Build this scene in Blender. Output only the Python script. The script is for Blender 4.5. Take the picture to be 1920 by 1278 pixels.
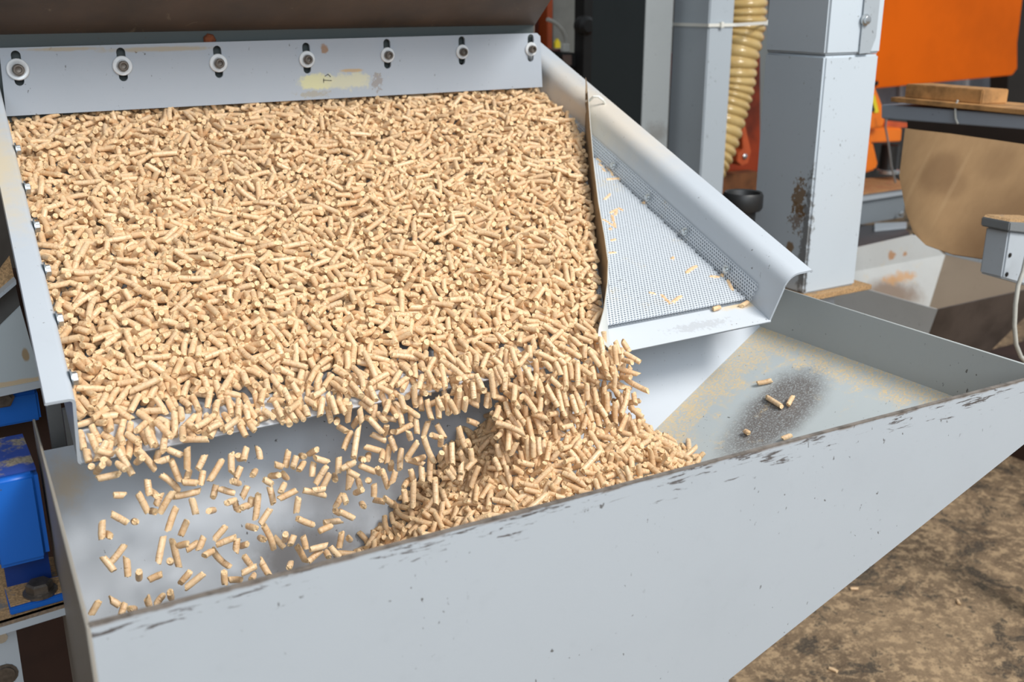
import bpy, bmesh, math, random
import numpy as np
from mathutils import Vector, Matrix

# ------------------------------------------------------------------ scene
for o in list(bpy.data.objects): bpy.data.objects.remove(o)
scene = bpy.context.scene
COL = scene.collection
random.seed(7)

# camera frame: lens 36.6 mm, looking down 18 degrees and 31 degrees to the right of the machine's depth axis
EYE = np.array([0.0, 0.0, 1.3])
F, CX, CY = 1950.0, 960.0, 639.0
PITCH = math.atan(F / 5930.0)
YAW = math.atan(1236.0 / (F / math.cos(PITCH)))
FW = np.array([math.sin(YAW)*math.cos(PITCH), math.cos(YAW)*math.cos(PITCH), -math.sin(PITCH)])
RT = np.array([math.cos(YAW), -math.sin(YAW), 0.0])
UP = np.cross(RT, FW)
cam_data = bpy.data.cameras.new('camera'); cam = bpy.data.objects.new('camera', cam_data); COL.objects.link(cam)
cam_data.sensor_width = 36.0; cam_data.lens = 36.0 * F / 1920.0
cam_data.clip_start = 0.02; cam_data.clip_end = 60
cam.matrix_world = Matrix((( RT[0], UP[0], -FW[0], EYE[0]), (RT[1], UP[1], -FW[1], EYE[1]), (RT[2], UP[2], -FW[2], EYE[2]), (0,0,0,1)))
cam_data.dof.use_dof = True; cam_data.dof.focus_distance = 1.22; cam_data.dof.aperture_fstop = 7.1
scene.camera = cam

# world: dim even daylight of a big hall
world = bpy.data.worlds.new('world'); scene.world = world; world.use_nodes = True
bg = world.node_tree.nodes['Background']; bg.inputs[0].default_value = (0.88, 0.94, 1.0, 1); bg.inputs[1].default_value = 0.50

def area(name, loc, target, size, sizey, power, color):
    l = bpy.data.lights.new(name, 'AREA'); l.shape = 'RECTANGLE'; l.size = size; l.size_y = sizey; l.energy = power; l.color = color
    o = bpy.data.objects.new(name, l); COL.objects.link(o); o.location = loc
    o.rotation_euler = (Vector(target) - Vector(loc)).to_track_quat('-Z', 'Y').to_euler()
    return o
# the hall's open gate / high window behind and right of the photographer
area('window_light', (1.9, -1.3, 3.7), (0.6, 1.1, 0.9), 1.2, 1.1, 155, (1.0, 0.97, 0.93))
area('fill_light', (-0.5, -2.4, 2.7), (0.5, 1.2, 0.8), 3.0, 1.8, 78, (0.86, 0.93, 1.0))  # added soft fill behind the camera, set low to brighten the front wall

scene.view_settings.view_transform = 'Standard'; scene.view_settings.look = 'None'
scene.view_settings.gamma = 1.0; scene.view_settings.exposure = 0.0; scene.view_settings.use_curve_mapping = False

# ------------------------------------------------------------------ geometry helpers (points are relative to the eye height: z=0 is eye level, floor z=-1.3)
FLOOR = -1.3
def V3(*a): return np.array(a, float)
def ray(u, v): return FW*F + RT*(u-CX) - UP*(v-CY)
def onplane(u, v, n, d):
    r = ray(u, v); n = np.array(n, float); return r * (d/(n@r))
def atZ(u, v, z): return onplane(u, v, (0,0,1), z)
def atY(u, v, y): return onplane(u, v, (0,1,0), y)
def atX(u, v, x): return onplane(u, v, (1,0,0), x)
# sieve deck frame: x across, s up the slope, n off the deck
AL = math.radians(19.7)
O = V3(0, .987, -.42); S = V3(0, math.cos(AL), math.sin(AL)); N = V3(0, -math.sin(AL), math.cos(AL))
SK = .055
def W(x, s, n): return O + V3(x, 0, 0) + S*s + N*n
def onD(u, v, n=0.0):
    r = ray(u, v); return r*((O@N+n)/(r@N))

class M:
    """collects polygons (eye-relative points)"""
    def __init__(s): s.v = []; s.f = []
    def add(s, vs, fs):
        k = len(s.v); s.v += [tuple(map(float, p)) for p in vs]; s.f += [tuple(k+i for i in f) for f in fs]; return s
    def prism(s, pts, off):
        """outline extruded by vector off"""
        n = len(pts); pts = [np.array(p, float) for p in pts]; off = np.array(off, float)
        f = [tuple(range(n)), tuple(range(2*n-1, n-1, -1))] + [(i, i+n, (i+1) % n+n, (i+1) % n) for i in range(n)]
        return s.add(pts + [p+off for p in pts], f)
    def box(s, x0, x1, y0, y1, z0, z1):
        return s.prism([(x0,y0,z0),(x1,y0,z0),(x1,y1,z0),(x0,y1,z0)], (0,0,z1-z0))
    def lathe(s, c, axis, prof, seg=24):
        """prof: list of (r, h) along axis"""
        a = Vector(axis).normalized(); q = a.to_track_quat('Z', 'Y'); c = Vector(c)
        vs = []; fs = []
        for r, h in prof:
            for i in range(seg):
                t = 2*math.pi*i/seg; vs.append(c + q @ Vector((r*math.cos(t), r*math.sin(t), h)))
        for j in range(len(prof)-1):
            for i in range(seg): fs.append((j*seg+i, j*seg+(i+1) % seg, (j+1)*seg+(i+1) % seg, (j+1)*seg+i))
        if prof[0][0] > 1e-5: fs.append(tuple(range(seg-1, -1, -1)))
        if prof[-1][0] > 1e-5: fs.append(tuple(range((len(prof)-1)*seg, len(prof)*seg)))
        return s.add(vs, fs)
    def tube(s, pts, r, seg=10, rf=None):
        pts = [Vector(p) for p in pts]; n = len(pts); vs = []; fs = []; up = None
        for i, p in enumerate(pts):
            t = (pts[min(i+1, n-1)] - pts[max(i-1, 0)]).normalized()
            if up is None: up = t.orthogonal().normalized()
            up = (up - t*up.dot(t)).normalized(); b = t.cross(up); rr = rf(i, r) if rf else r
            for k in range(seg):
                a = 2*math.pi*k/seg; vs.append(p + up*math.cos(a)*rr + b*math.sin(a)*rr)
        for i in range(n-1):
            for k in range(seg): fs.append((i*seg+k, i*seg+(k+1) % seg, (i+1)*seg+(k+1) % seg, (i+1)*seg+k))
        fs += [tuple(range(seg-1, -1, -1)), tuple(range((n-1)*seg, n*seg))]
        return s.add(vs, fs)
    def sheet(s, rows, t):
        """grid of points -> sheet thickened by t along averaged normals"""
        R = len(rows); C = len(rows[0]); P = np.array(rows, float)
        du = np.gradient(P, axis=1) if C > 1 else None; dv = np.gradient(P, axis=0)
        nn = np.cross(du, dv); nn /= np.linalg.norm(nn, axis=2, keepdims=True)+1e-12
        Q = P + nn*t
        vs = list(P.reshape(-1, 3)) + list(Q.reshape(-1, 3)); k = R*C; fs = []
        for i in range(R-1):
            for j in range(C-1):
                a, b, c, d = i*C+j, i*C+j+1, (i+1)*C+j+1, (i+1)*C+j
                fs += [(a, b, c, d), (k+d, k+c, k+b, k+a)]
        for i in range(R-1): fs += [(i*C, (i+1)*C, k+(i+1)*C, k+i*C), ((i+1)*C-1, k+(i+1)*C-1, k+(i+2)*C-1, (i+2)*C-1)]
        for j in range(C-1): fs += [(j, k+j, k+j+1, j+1), ((R-1)*C+j, (R-1)*C+j+1, k+(R-1)*C+j+1, k+(R-1)*C+j)]
        return s.add(vs, fs)

def origin_of(o):
    return np.array(o['_w']) if o is not None and '_w' in o else np.zeros(3)
def finish(me, mat, smooth):
    if mat: me.materials.append(mat)
    if smooth:
        me.shade_smooth()
        try: me.set_sharp_from_angle(angle=math.radians(38))
        except Exception: pass
def obj(name, m, mat, parent=None, smooth=False, bevel=0.0, seg=2, at=None, fix=True):
    """links one mesh object; its origin is its parent's (children) or `at`/the base of its box (top level)"""
    P = np.array(m.v, float) + V3(0, 0, 1.3)
    if parent is not None: org = origin_of(parent)
    elif at is not None: org = np.array(at, float) + V3(0, 0, 1.3)
    else: org = V3((P[:,0].min()+P[:,0].max())/2, (P[:,1].min()+P[:,1].max())/2, P[:,2].min())
    me = bpy.data.meshes.new(name); me.from_pydata((P-org).tolist(), [], m.f)
    if fix:
        bm = bmesh.new(); bm.from_mesh(me); bmesh.ops.recalc_face_normals(bm, faces=bm.faces)
        if bevel > 0:
            es = [e for e in bm.edges if len(e.link_faces) == 2 and e.calc_face_angle(0) > 0.5]
            bmesh.ops.bevel(bm, geom=es, offset=bevel, segments=seg, affect='EDGES', clamp_overlap=True)
        bm.to_mesh(me); bm.free()
    finish(me, mat, smooth or bevel > 0)
    o = bpy.data.objects.new(name, me); COL.objects.link(o)
    if parent is not None: o.parent = parent; o['_w'] = org.tolist()
    else: o.location = org; o['_w'] = org.tolist()
    return o
def thing(name, label, cat, at, group=None):
    o = bpy.data.objects.new(name, None); COL.objects.link(o); o.empty_display_size = .02
    w = np.array(at, float) + V3(0, 0, 1.3); o.location = w; o['_w'] = w.tolist()
    o['label'] = label; o['category'] = cat
    if group: o['group'] = group
    return o
def tag(o, label, cat, group=None):
    o['label'] = label; o['category'] = cat
    if group: o['group'] = group
    return o
def struct(o): o['kind'] = 'structure'; return o

# ------------------------------------------------------------------ materials
def srgb(r, g, b):
    f = lambda c: (c/255/12.92) if c/255 <= .04045 else ((c/255+.055)/1.055)**2.4
    return (f(r), f(g), f(b), 1)
class Mat:
    def __init__(s, name, rough=.5, metal=0.0, spec=.5):
        s.m = bpy.data.materials.new(name); s.m.use_nodes = True; s.t = s.m.node_tree; s.b = s.t.nodes['Principled BSDF']
        s.b.inputs['Roughness'].default_value = rough; s.b.inputs['Metallic'].default_value = metal
        s.b.inputs['Specular IOR Level'].default_value = spec
        s.geo = s.t.nodes.new('ShaderNodeNewGeometry').outputs['Position']
    def n(s, t, **k):
        x = s.t.nodes.new(t)
        for a, b in k.items(): setattr(x, a, b)
        return x
    def link(s, a, b): s.t.links.new(a, b)
    def vec(s, src, scale=(1,1,1), loc=(0,0,0), rot=(0,0,0)):
        x = s.n('ShaderNodeMapping'); s.link(src, x.inputs[0]); x.inputs['Scale'].default_value = scale; x.inputs['Location'].default_value = loc; x.inputs['Rotation'].default_value = rot
        return x.outputs[0]
    def noise(s, src, scale, detail=4, rough=.5, dist=0.0):
        x = s.n('ShaderNodeTexNoise'); s.link(src, x.inputs['Vector']); x.inputs['Scale'].default_value = scale
        x.inputs['Detail'].default_value = detail; x.inputs['Roughness'].default_value = rough; x.inputs['Distortion'].default_value = dist
        return x.outputs[0]
    def math(s, op, a, b=None, clamp=False):
        x = s.n('ShaderNodeMath', operation=op); x.use_clamp = clamp
        for i, q in enumerate((a, b)):
            if q is None: continue
            if isinstance(q, (int, float)): x.inputs[i].default_value = q
            else: s.link(q, x.inputs[i])
        return x.outputs[0]
    def ramp(s, f, lo, hi):
        x = s.n('ShaderNodeMapRange'); s.link(f, x.inputs[0]); x.inputs[1].default_value = lo; x.inputs[2].default_value = hi
        x.interpolation_type = 'SMOOTHSTEP'
        return x.outputs[0]
    def mix(s, f, a, b):
        x = s.n('ShaderNodeMix', data_type='RGBA')
        for i, q in ((0, f), (6, a), (7, b)):
            if isinstance(q, (int, float, tuple)): x.inputs[i].default_value = q
            else: s.link(q, x.inputs[i])
        return x.outputs[2]
    def color(s, c):
        if isinstance(c, tuple): s.b.inputs['Base Color'].default_value = c
        else: s.link(c, s.b.inputs['Base Color'])
        return s
    def rough(s, r): s.link(r, s.b.inputs['Roughness'])
    def bump(s, h, strength=.3, dist=.001):
        x = s.n('ShaderNodeBump'); x.inputs['Strength'].default_value = strength; x.inputs['Distance'].default_value = dist
        s.link(h, x.inputs['Height']); s.link(x.outputs[0], s.b.inputs['Normal'])
    def blob(s, centre, radius, soft=.35, warp=.25, wscale=18, rot=(0,0,0)):
        """mask of one stain: a warped ellipsoid at a fixed place on the thing"""
        c = (centre[0], centre[1], centre[2]+1.3)
        sub = s.n('ShaderNodeVectorMath', operation='SUBTRACT'); s.link(s.geo, sub.inputs[0]); sub.inputs[1].default_value = c
        r = s.n('ShaderNodeMapping'); s.link(sub.outputs[0], r.inputs[0]); r.vector_type = 'TEXTURE'; r.inputs['Rotation'].default_value = rot; r.inputs['Scale'].default_value = radius
        ln = s.n('ShaderNodeVectorMath', operation='LENGTH'); s.link(r.outputs[0], ln.inputs[0])
        w = s.math('MULTIPLY', s.math('SUBTRACT', s.noise(s.geo, wscale, 5, .65), .5), warp*2)
        d = s.math('ADD', ln.outputs['Value'], w)
        return s.ramp(d, 1.0+soft*.5, 1.0-soft)
def plain(name, c, rough=.5, metal=0, var=.08, scale=12, bump=.0):
    m = Mat(name, rough, metal); n = m.noise(m.geo, scale, 5, .6)
    d = tuple(x*(1-var*3) for x in c[:3])+(1,)
    m.color(m.mix(m.ramp(n, .35, .75), c, d))
    if bump: m.bump(m.noise(m.geo, scale*20, 3), bump, .0008)
    return m.m

def paint(name, base=(183, 190, 197), rough=.42, dust=0.0, dustcol=(222, 190, 130), stains=(), chips=0.0, dirt=.25, extra=None):
    m = Mat(name, rough, 0, .4); b = srgb(*base)
    n1 = m.noise(m.geo, 5, 6, .6); n2 = m.noise(m.geo, 60, 4, .6)
    col = m.mix(m.math('MULTIPLY', m.ramp(n1, .45, .8), dirt), b, tuple(x*.72 for x in b[:3])+(1,))
    col = m.mix(m.math('MULTIPLY', m.ramp(n2, .55, .8), dirt*.35), col, tuple(x*.6 for x in b[:3])+(1,))
    # small dark nicks
    v = m.noise(m.vec(m.geo, (1, 1, .6)), 210, 2, .5, .4)
    big = m.noise(m.geo, 9, 2)
    nick = m.math('MULTIPLY', m.ramp(v, .70, .74), m.ramp(big, .46, .58))
    col = m.mix(m.math('MULTIPLY', nick, .8), col, srgb(70, 66, 62))
    if chips:
        r = m.noise(m.geo, 130, 6, .75, .6); g = m.noise(m.geo, 14, 3)
        ch = m.math('MULTIPLY', m.ramp(r, .60, .66), m.ramp(g, .60-chips*.2, .72-chips*.2))
        col = m.mix(ch, col, srgb(74, 58, 48))
    if dust:
        d1 = m.noise(m.geo, 260, 4, .7); d2 = m.noise(m.geo, 16, 4, .6)
        dm = m.math('MULTIPLY', m.ramp(d1, .48, .60), m.ramp(d2, .62-dust*.35, .80-dust*.35))
        col = m.mix(m.math('MULTIPLY', dm, .85), col, srgb(*dustcol))
    for (mask, c, a) in [f(m) for f in stains]:
        col = m.mix(m.math('MULTIPLY', mask, a), col, srgb(*c))
    if extra: col = extra(m, col)
    m.color(col)
    m.bump(m.noise(m.geo, 420, 2), .10, .0004)
    return m.m

GREY = paint('grey_paint')
GREY2 = paint('grey_paint_worn', (176, 184, 191), .45, dirt=.35)
def along(m, f):  # streaky noise stretched along x
    return m.noise(m.vec(m.geo, (9, 9, 60)), 4, 6, .7, .3)
Z0 = 1.3
def zmask(m, lo, hi):
    sep = m.n('ShaderNodeSeparateXYZ'); m.link(m.geo, sep.inputs[0]); return m.ramp(sep.outputs[2], lo, hi), sep
# front wall: paint scuffed through along the rim
def rim_wear(m, col):
    zm, sep = zmask(m, Z0-.40-.040, Z0-.40+.002)
    n = m.noise(m.vec(m.geo, (14, 14, 110)), 1.6, 7, .72, .5)
    n3 = m.noise(m.vec(m.geo, (3, 3, 3)), 2.0, 3, .5)
    th = m.math('ADD', m.math('ADD', n, m.math('MULTIPLY', zm, .13)), m.math('MULTIPLY', n3, .10))
    mask = m.math('MULTIPLY', m.ramp(th, .715, .76), m.ramp(zm, .02, .10))
    col = m.mix(m.math('MULTIPLY', mask, .9), col, srgb(72, 64, 60))
    e, _ = zmask(m, Z0-.4035, Z0-.4010)
    col = m.mix(m.math('MULTIPLY', e, m.ramp(m.noise(m.geo, 30, 4), .40, .6)), col, srgb(128, 118, 110))
    sc = m.noise(m.vec(m.geo, (1, 1, 1)), 38, 6, .7)
    pale = m.ramp(sc, .70, .78)
    return m.mix(m.math('MULTIPLY', pale, .35), col, srgb(226, 222, 208))
FRONT = paint('hopper_front_paint', (171, 178, 184), .42, dirt=.2, extra=rim_wear)
STEEL_EDGE = plain('bare_steel_edge', srgb(140, 132, 124), .45, .3, .2, 60)
def slope_stains():
    c1 = (1.145, .98, -.447)
    return [lambda m: (m.math('MULTIPLY', m.blob(atS(1455, 768), (.100, .052, .5), .5, .35, 12, (0, 0, math.radians(17))), m.ramp(m.noise(m.geo, 420, 3, .7), .25, .55)), (96, 88, 84), .9),
            lambda m: (m.blob(atS(1330, 660), (.20, .05, .5), .9, .8, 40, (0, 0, math.radians(90))), (226, 196, 140), .0)]
SLP_N = V3(-.398, 0, 1.0); SLP_D = SLP_N@V3(1.09, 0, -.468)
def atS(u, v): return onplane(u, v, SLP_N, SLP_D)
def slope_dust(m, col):
    # sawdust clinging along the two creases, in drifts across the slope
    sep = m.n('ShaderNodeSeparateXYZ'); m.link(m.geo, sep.inputs[0]); X = sep.outputs[0]; Y = sep.outputs[1]
    bx = m.ramp(X, 1.02, 1.088)                        # near right crease
    by = m.ramp(m.math('SUBTRACT', Y, m.math('MULTIPLY', X, .20)), .765, .86)   # near back crease
    nn = m.noise(m.geo, 330, 5, .75); cl = m.noise(m.geo, 34, 5, .65); cl2 = m.noise(m.vec(m.geo, (1, .35, 1), rot=(0, 0, .5)), 60, 4, .6)
    a = m.math('MULTIPLY', m.ramp(nn, .42, .60), m.ramp(m.math('ADD', cl, m.math('MULTIPLY', m.math('MAXIMUM', bx, by), .36)), .58, .76))
    b_ = m.math('MULTIPLY', m.ramp(cl2, .56, .64), m.math('MULTIPLY', by, m.ramp(nn, .35, .55)))
    return m.mix(m.math('MAXIMUM', m.math('MULTIPLY', a, .8), m.math('MULTIPLY', b_, .8)), col, srgb(232, 200, 140))
SLOPE = paint('hopper_slope_paint', (182, 190, 192), .42, dirt=.12, stains=slope_stains(), extra=slope_dust)
BK_N = V3(0, -1.70, 1.0); BK_D = BK_N@V3(0, 1.087, -.468)
def atB(u, v): return onplane(u, v, BK_N, BK_D)
BACKP = paint('hopper_back_paint', (192, 199, 207), .40, dirt=.15, stains=[
    lambda m: (m.blob(atB(610, 915), (.055, .05, .035), .9, .35, 20), (108, 100, 98), .45),
    lambda m: (m.blob(atB(575, 1045), (.075, .05, .04), .6, .45, 20), (96, 90, 88), .8),
    lambda m: (m.blob(atB(790, 915), (.06, .05, .05), .7, .4, 20), (84, 80, 80), .7),
    lambda m: (m.blob(atB(760, 840), (.15, .05, .03), .9, .4, 20), (118, 110, 108), .35),
    lambda m: (m.blob(atB(125, 905), (.02, .02, .03), .9, .8, 60), (206, 178, 130), .6)])
RIGHTW = paint('hopper_right_wall_paint', (172, 177, 176), .5, dirt=.3)
LEFTW = paint('hopper_left_wall_paint', (150, 145, 136), .5, dirt=.6, dust=.25, dustcol=(150, 128, 96))
RAIL = paint('rail_paint', (188, 195, 202), .40, dirt=.18, stains=[
    lambda m: (m.blob(W(.10, .47, .08), (.05, .17, .1), .7, .7, 30), (214, 196, 160), .75),
    lambda m: (m.blob(W(1.05, .52, .08), (.05, .26, .1), .8, .5, 16), (226, 208, 180), .6)])
DECKP = paint('deck_pan_paint', (150, 156, 162), .45, dust=.1, dirt=.15)
SCREEN = paint('sieve_screen_metal', (206, 212, 218), .38, dirt=.4, dust=.12, dustcol=(214, 200, 170))
LIPM = paint('lip_strip_paint', (200, 206, 212), .38, dirt=.15, dust=.1, stains=[
    lambda m: (m.blob(onD(1390, 573), (.04, .008, .02), .7, .6, 90), (224, 196, 150), .8),
    lambda m: (m.blob(onD(1310, 612), (.05, .008, .02), .4, 1.9, 160), (130, 124, 120), .25)])
PLATE = paint('bolted_plate_paint', (166, 174, 183), .42, dirt=.2, stains=[
    lambda m: (m.blob(atY(592, 153, 1.615), (.030, .05, .013), .3, .8, 70), (206, 203, 158), .9),
    lambda m: (m.blob(atY(650, 151, 1.615), (.050, .05, .013), .5, 1.2, 90), (200, 197, 166), .8),
    lambda m: (m.blob(atY(660, 132, 1.615), (.02, .05, .003), .4, .5, 90), (186, 150, 90), .7),
    lambda m: (m.blob(atY(608, 92, 1.615), (.007, .05, .009), .3, .9, 90), (150, 110, 70), .8),
    lambda m: (m.blob(atY(590, 176, 1.615), (.03, .05, .005), .4, 1.8, 160), (160, 150, 126), .6),
    lambda m: (m.blob(atY(708, 152, 1.615), (.010, .05, .014), .2, 2.2, 160), (130, 110, 90), .5),
    lambda m: (m.blob(atY(300, 92, 1.615), (.08, .05, .004), .5, .7, 60), (170, 150, 110), .6),
    lambda m: (m.blob(atY(120, 92, 1.615), (.05, .05, .003), .5, .7, 60), (170, 150, 110), .6)])
def mk_hood():
    m = Mat('hood_metal', .5, .2, .4)
    n1 = m.noise(m.geo, 7, 5, .6); n2 = m.noise(m.vec(m.geo, (1, 1, 1), rot=(.3, .6, .2)), 26, 6, .7, 1.2)
    col = m.mix(m.ramp(n1, .3, .75), srgb(100, 88, 80), srgb(76, 71, 67))
    col = m.mix(m.math('MULTIPLY', m.ramp(n2, .62, .72), .35), col, srgb(168, 156, 140))
    m.color(col); m.bump(n2, .08, .001); return m.m
HOODM = mk_hood()
HOODSTRIP = paint('hood_strip_paint', (72, 80, 80), .5, chips=.25, dirt=.4)
SHADECAB = paint('cabinet_shade_tone', (74, 82, 84), .5, dirt=.4)  # shade on the cabinet is put into this dark tone
DARKMET = plain('dark_metal', srgb(52, 50, 48), .4, .6)
BLACKP = plain('black_plastic', srgb(40, 41, 42), .45, 0, .1)
WHITEP = plain('white_plastic', srgb(232, 232, 224), .4, 0, .03)
CHROME = plain('zinc_bolt_metal', srgb(205, 210, 212), .25, .9, .05, 60)
BOLTDK = plain('dark_bolt_metal', srgb(120, 112, 104), .4, .7, .15, 90)
BLUE = paint('blue_paint', (24, 98, 188), .38, dirt=.25)
BLUED = paint('dark_blue_paint', (20, 52, 118), .42, dirt=.35)
def mk_dusty(name, base, cov=.5, dc=(170, 146, 112)):
    m = Mat(name, .75); n = m.noise(m.geo, 24, 5, .65); f = m.noise(m.geo, 320, 3, .7)
    col = m.mix(m.ramp(n, .62-cov*.35, .72-cov*.35), srgb(*base), m.mix(m.ramp(f, .35, .65), srgb(*dc), srgb(*[int(x*.72) for x in dc])))
    m.color(col); m.bump(f, .3, .001); return m.m
BLUETOP = mk_dusty('blue_paint_sawdust', (30, 62, 140), .45, (150, 140, 122))
SAWTOP = mk_dusty('sawdust_covered_steel', (120, 116, 112), .8, (196, 158, 112))
ORANGE = plain('orange_paint', srgb(242, 108, 0), .6, 0, .05, 3); ORANGE.node_tree.nodes['Principled BSDF'].inputs['Specular IOR Level'].default_value = .15
ORANGE2 = plain('bright_orange_plastic', srgb(250, 128, 24), .4, 0, .05, 8)
REDOR = plain('dark_orange_paint', srgb(150, 54, 18), .5, 0, .25, 6)
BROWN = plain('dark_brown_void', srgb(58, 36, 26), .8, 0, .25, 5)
WOODM = plain('rough_plank_wood', srgb(186, 138, 84), .7, 0, .2, 22, .3)
CABLE = plain('grey_cable_rubber', srgb(196, 196, 188), .5, 0, .08, 30)
YELLOW = plain('yellow_sticker', srgb(236, 214, 40), .5, 0, .05)
def mk_card():
    m = Mat('cardboard', .8); n = m.noise(m.vec(m.geo, (1, 1, .08)), 60, 4, .6)
    col = m.mix(n, srgb(186, 150, 108), srgb(168, 132, 92))
    for (u, v, r, a) in ((1760, 325, .05, .5), (1870, 305, .045, .3), (1905, 450, .14, .55), (1790, 350, .03, .3)):
        col = m.mix(m.math('MULTIPLY', m.blob(cardpt(u, v), (r, r, r), .5, .3, 14), a), col, srgb(120, 88, 58))
    for u in (1714, 1786): col = m.mix(m.math('MULTIPLY', m.blob(cardpt(u, 350), (.05, .006, .4), .6, .1, 20), .22), col, srgb(206, 172, 130))
    m.color(col); return m.m
def mk_floor():
    m = Mat('floor_dirty_concrete', .85)
    n1 = m.noise(m.geo, 3.2, 8, .72, .3); n2 = m.noise(m.geo, 34, 8, .75); n3 = m.noise(m.geo, 170, 6, .8); n4 = m.noise(m.geo, 7, 9, .75, .4)
    col = m.mix(m.ramp(n1, .38, .62), srgb(150, 126, 98), srgb(98, 80, 62))
    col = m.mix(m.math('MULTIPLY', m.ramp(n2, .47, .58), .75), col, srgb(204, 174, 136))
    col = m.mix(m.math('MULTIPLY', m.ramp(m.math('ADD', n4, m.math('MULTIPLY', n2, .5)), .77, .84), .85), col, srgb(52, 48, 44))
    col = m.mix(m.math('MULTIPLY', m.ramp(n3, .52, .66), .55), col, srgb(198, 172, 132))
    col = m.mix(m.math('MULTIPLY', m.ramp(m.noise(m.geo, 200, 3, .6), .60, .68), .6), col, srgb(50, 44, 38))
    m.color(col); m.bump(m.math('ADD', n3, n2), .6, .004); return m.m
def mk_hose():
    m = Mat('translucent_hose_plastic', .22, 0, .6)
    n = m.noise(m.geo, 30, 3); m.color(m.mix(n, srgb(238, 212, 150), srgb(208, 172, 104)))
    m.b.inputs['Transmission Weight'].default_value = .25; m.b.inputs['IOR'].default_value = 1.3
    m.b.inputs['Coat Weight'].default_value = .5; m.b.inputs['Coat Roughness'].default_value = .12
    return m.m

def mk_pellet(name, dirty=0.0):
    m = Mat(name, .42, 0, .5)
    at = lambda nm: m.n('ShaderNodeAttribute', attribute_name=nm)
    lc = at('lc').outputs['Vector']; tint = at('tint').outputs['Fac']; endf = at('endf').outputs['Fac']
    fib = m.noise(m.vec(lc, (1, 1, .35)), 900, 4, .65)
    crk = m.noise(m.vec(lc, (.25, .25, 1.5)), 420, 3, .6, .3)
    big = m.noise(lc, 160, 2)
    c1 = m.mix(tint, srgb(238, 208, 170), srgb(218, 178, 134))
    c1 = m.mix(m.math('MULTIPLY', m.ramp(fib, .40, .72), .55), c1, srgb(202, 160, 112))
    c1 = m.mix(m.math('MULTIPLY', m.ramp(crk, .56, .68), .6), c1, srgb(174, 122, 72))
    c1 = m.mix(m.math('MULTIPLY', m.ramp(m.noise(m.vec(lc, (.5, .5, 1)), 300, 3, .6), .5, .68), .4), c1, srgb(206, 156, 100))
    c1 = m.mix(m.math('MULTIPLY', m.ramp(big, .45, .7), .3), c1, srgb(244, 220, 180))
    ec = m.mix(m.ramp(fib, .35, .7), srgb(242, 214, 172), srgb(214, 174, 124))
    c1 = m.mix(endf, c1, ec)
    if dirty: c1 = m.mix(dirty, c1, srgb(98, 76, 54))
    m.color(c1)
    rr = m.n('ShaderNodeMapRange'); m.link(tint, rr.inputs[0]); rr.inputs[3].default_value = .26; rr.inputs[4].default_value = .55
    r2 = m.math('ADD', rr.outputs[0], m.math('MULTIPLY', endf, .3), True); m.rough(r2)
    m.b.inputs['Subsurface Weight'].default_value = 0.0
    m.bump(m.math('ADD', fib, m.math('MULTIPLY', m.ramp(crk, .6, .7), -1.2)), .5, .0006)
    return m.m
PEL = mk_pellet('wood_pellet'); PELD = mk_pellet('soiled_wood_pellet', .62)

# ================================================================== SETTING
FLOORM = mk_floor()
m = M(); m.add([(-4, -3, FLOOR), (7, -3, FLOOR), (7, 7, FLOOR), (-4, 7, FLOOR)], [(0, 1, 2, 3)]); m.prism([(-4, -3, FLOOR-.1), (7, -3, FLOOR-.1), (7, 7, FLOOR-.1), (-4, 7, FLOOR-.1)], (0, 0, .09))
struct(obj('floor', m, FLOORM))
m = M(); m.box(-4, 7, 5.2, 5.3, FLOOR, 2.6); struct(obj('wall_back', m, plain('hall_wall_dark', srgb(84, 80, 76), .8)))
m = M(); m.box(-4.1, -4, -3, 5.3, FLOOR, 2.6); struct(obj('wall_left', m, plain('hall_wall_brown', srgb(70, 58, 50), .8)))

# ================================================================== FRONT HOPPER
FLp = V3(.069, .667, -.40); FRp = V3(1.09, .633, -.40)
def fy(x): return .667 - .034*(x-.069)/1.021
hop = thing('steel_hopper', 'big light grey steel catch hopper in front, scuffed rim, filling with pellets', 'hopper', (.55, .86, FLOOR))
T = .003
# front wall: trapezoid, its lower right edge follows the sloping side
def zs(x): return -.468 - .398*(1.09-x)
m = M(); pts = [(.069, fy(.069), -.40), (1.09, fy(1.09), -.40), (1.09, fy(1.09), -.470), (.36, fy(.36), zs(.36)-.002), (.32, fy(.32), -.98), (.069, fy(.069), -.98)]
m.prism([V3(*p) for p in pts], (0, -T, 0)); fw_ = obj('front_wall', m, FRONT, hop, bevel=.0008, seg=1)
m = M(); m.prism([(.0685, fy(.069)-.0034, -.4006), (1.0905, fy(1.09)-.0034, -.4006), (1.0905, fy(1.09)+.0006, -.4006), (.0685, fy(.069)+.0006, -.4006)], (0, 0, .0014))
tag_edge = obj('rim_edge', m, STEEL_EDGE, fw_)
# left wall
m = M(); m.prism([(.069, .667-T, -.40), (.089, 1.075, -.40), (.089, 1.075, -.98), (.069, .667-T, -.98)], (-T, 0, 0)); obj('left_wall', m, LEFTW, hop, bevel=.0008, seg=1)
# right wall strip
m = M(); m.prism([(1.09, .633-T, -.40), (1.09, 1.09, -.40), (1.09, 1.09, -.469), (1.09, .633-T, -.469)], (T, 0, 0)); obj('right_wall', m, RIGHTW, hop, bevel=.0008, seg=1)
# back panel (steep slope) and side slope
yb = lambda z: 1.087 + (z+.468)/1.70
rows = []
zt = -.446; zb = -.98
m = M(); pr = [(.0885, yb(zt), zt), (1.09, yb(zt), zt), (1.09, yb(-.468), -.468)]
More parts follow.
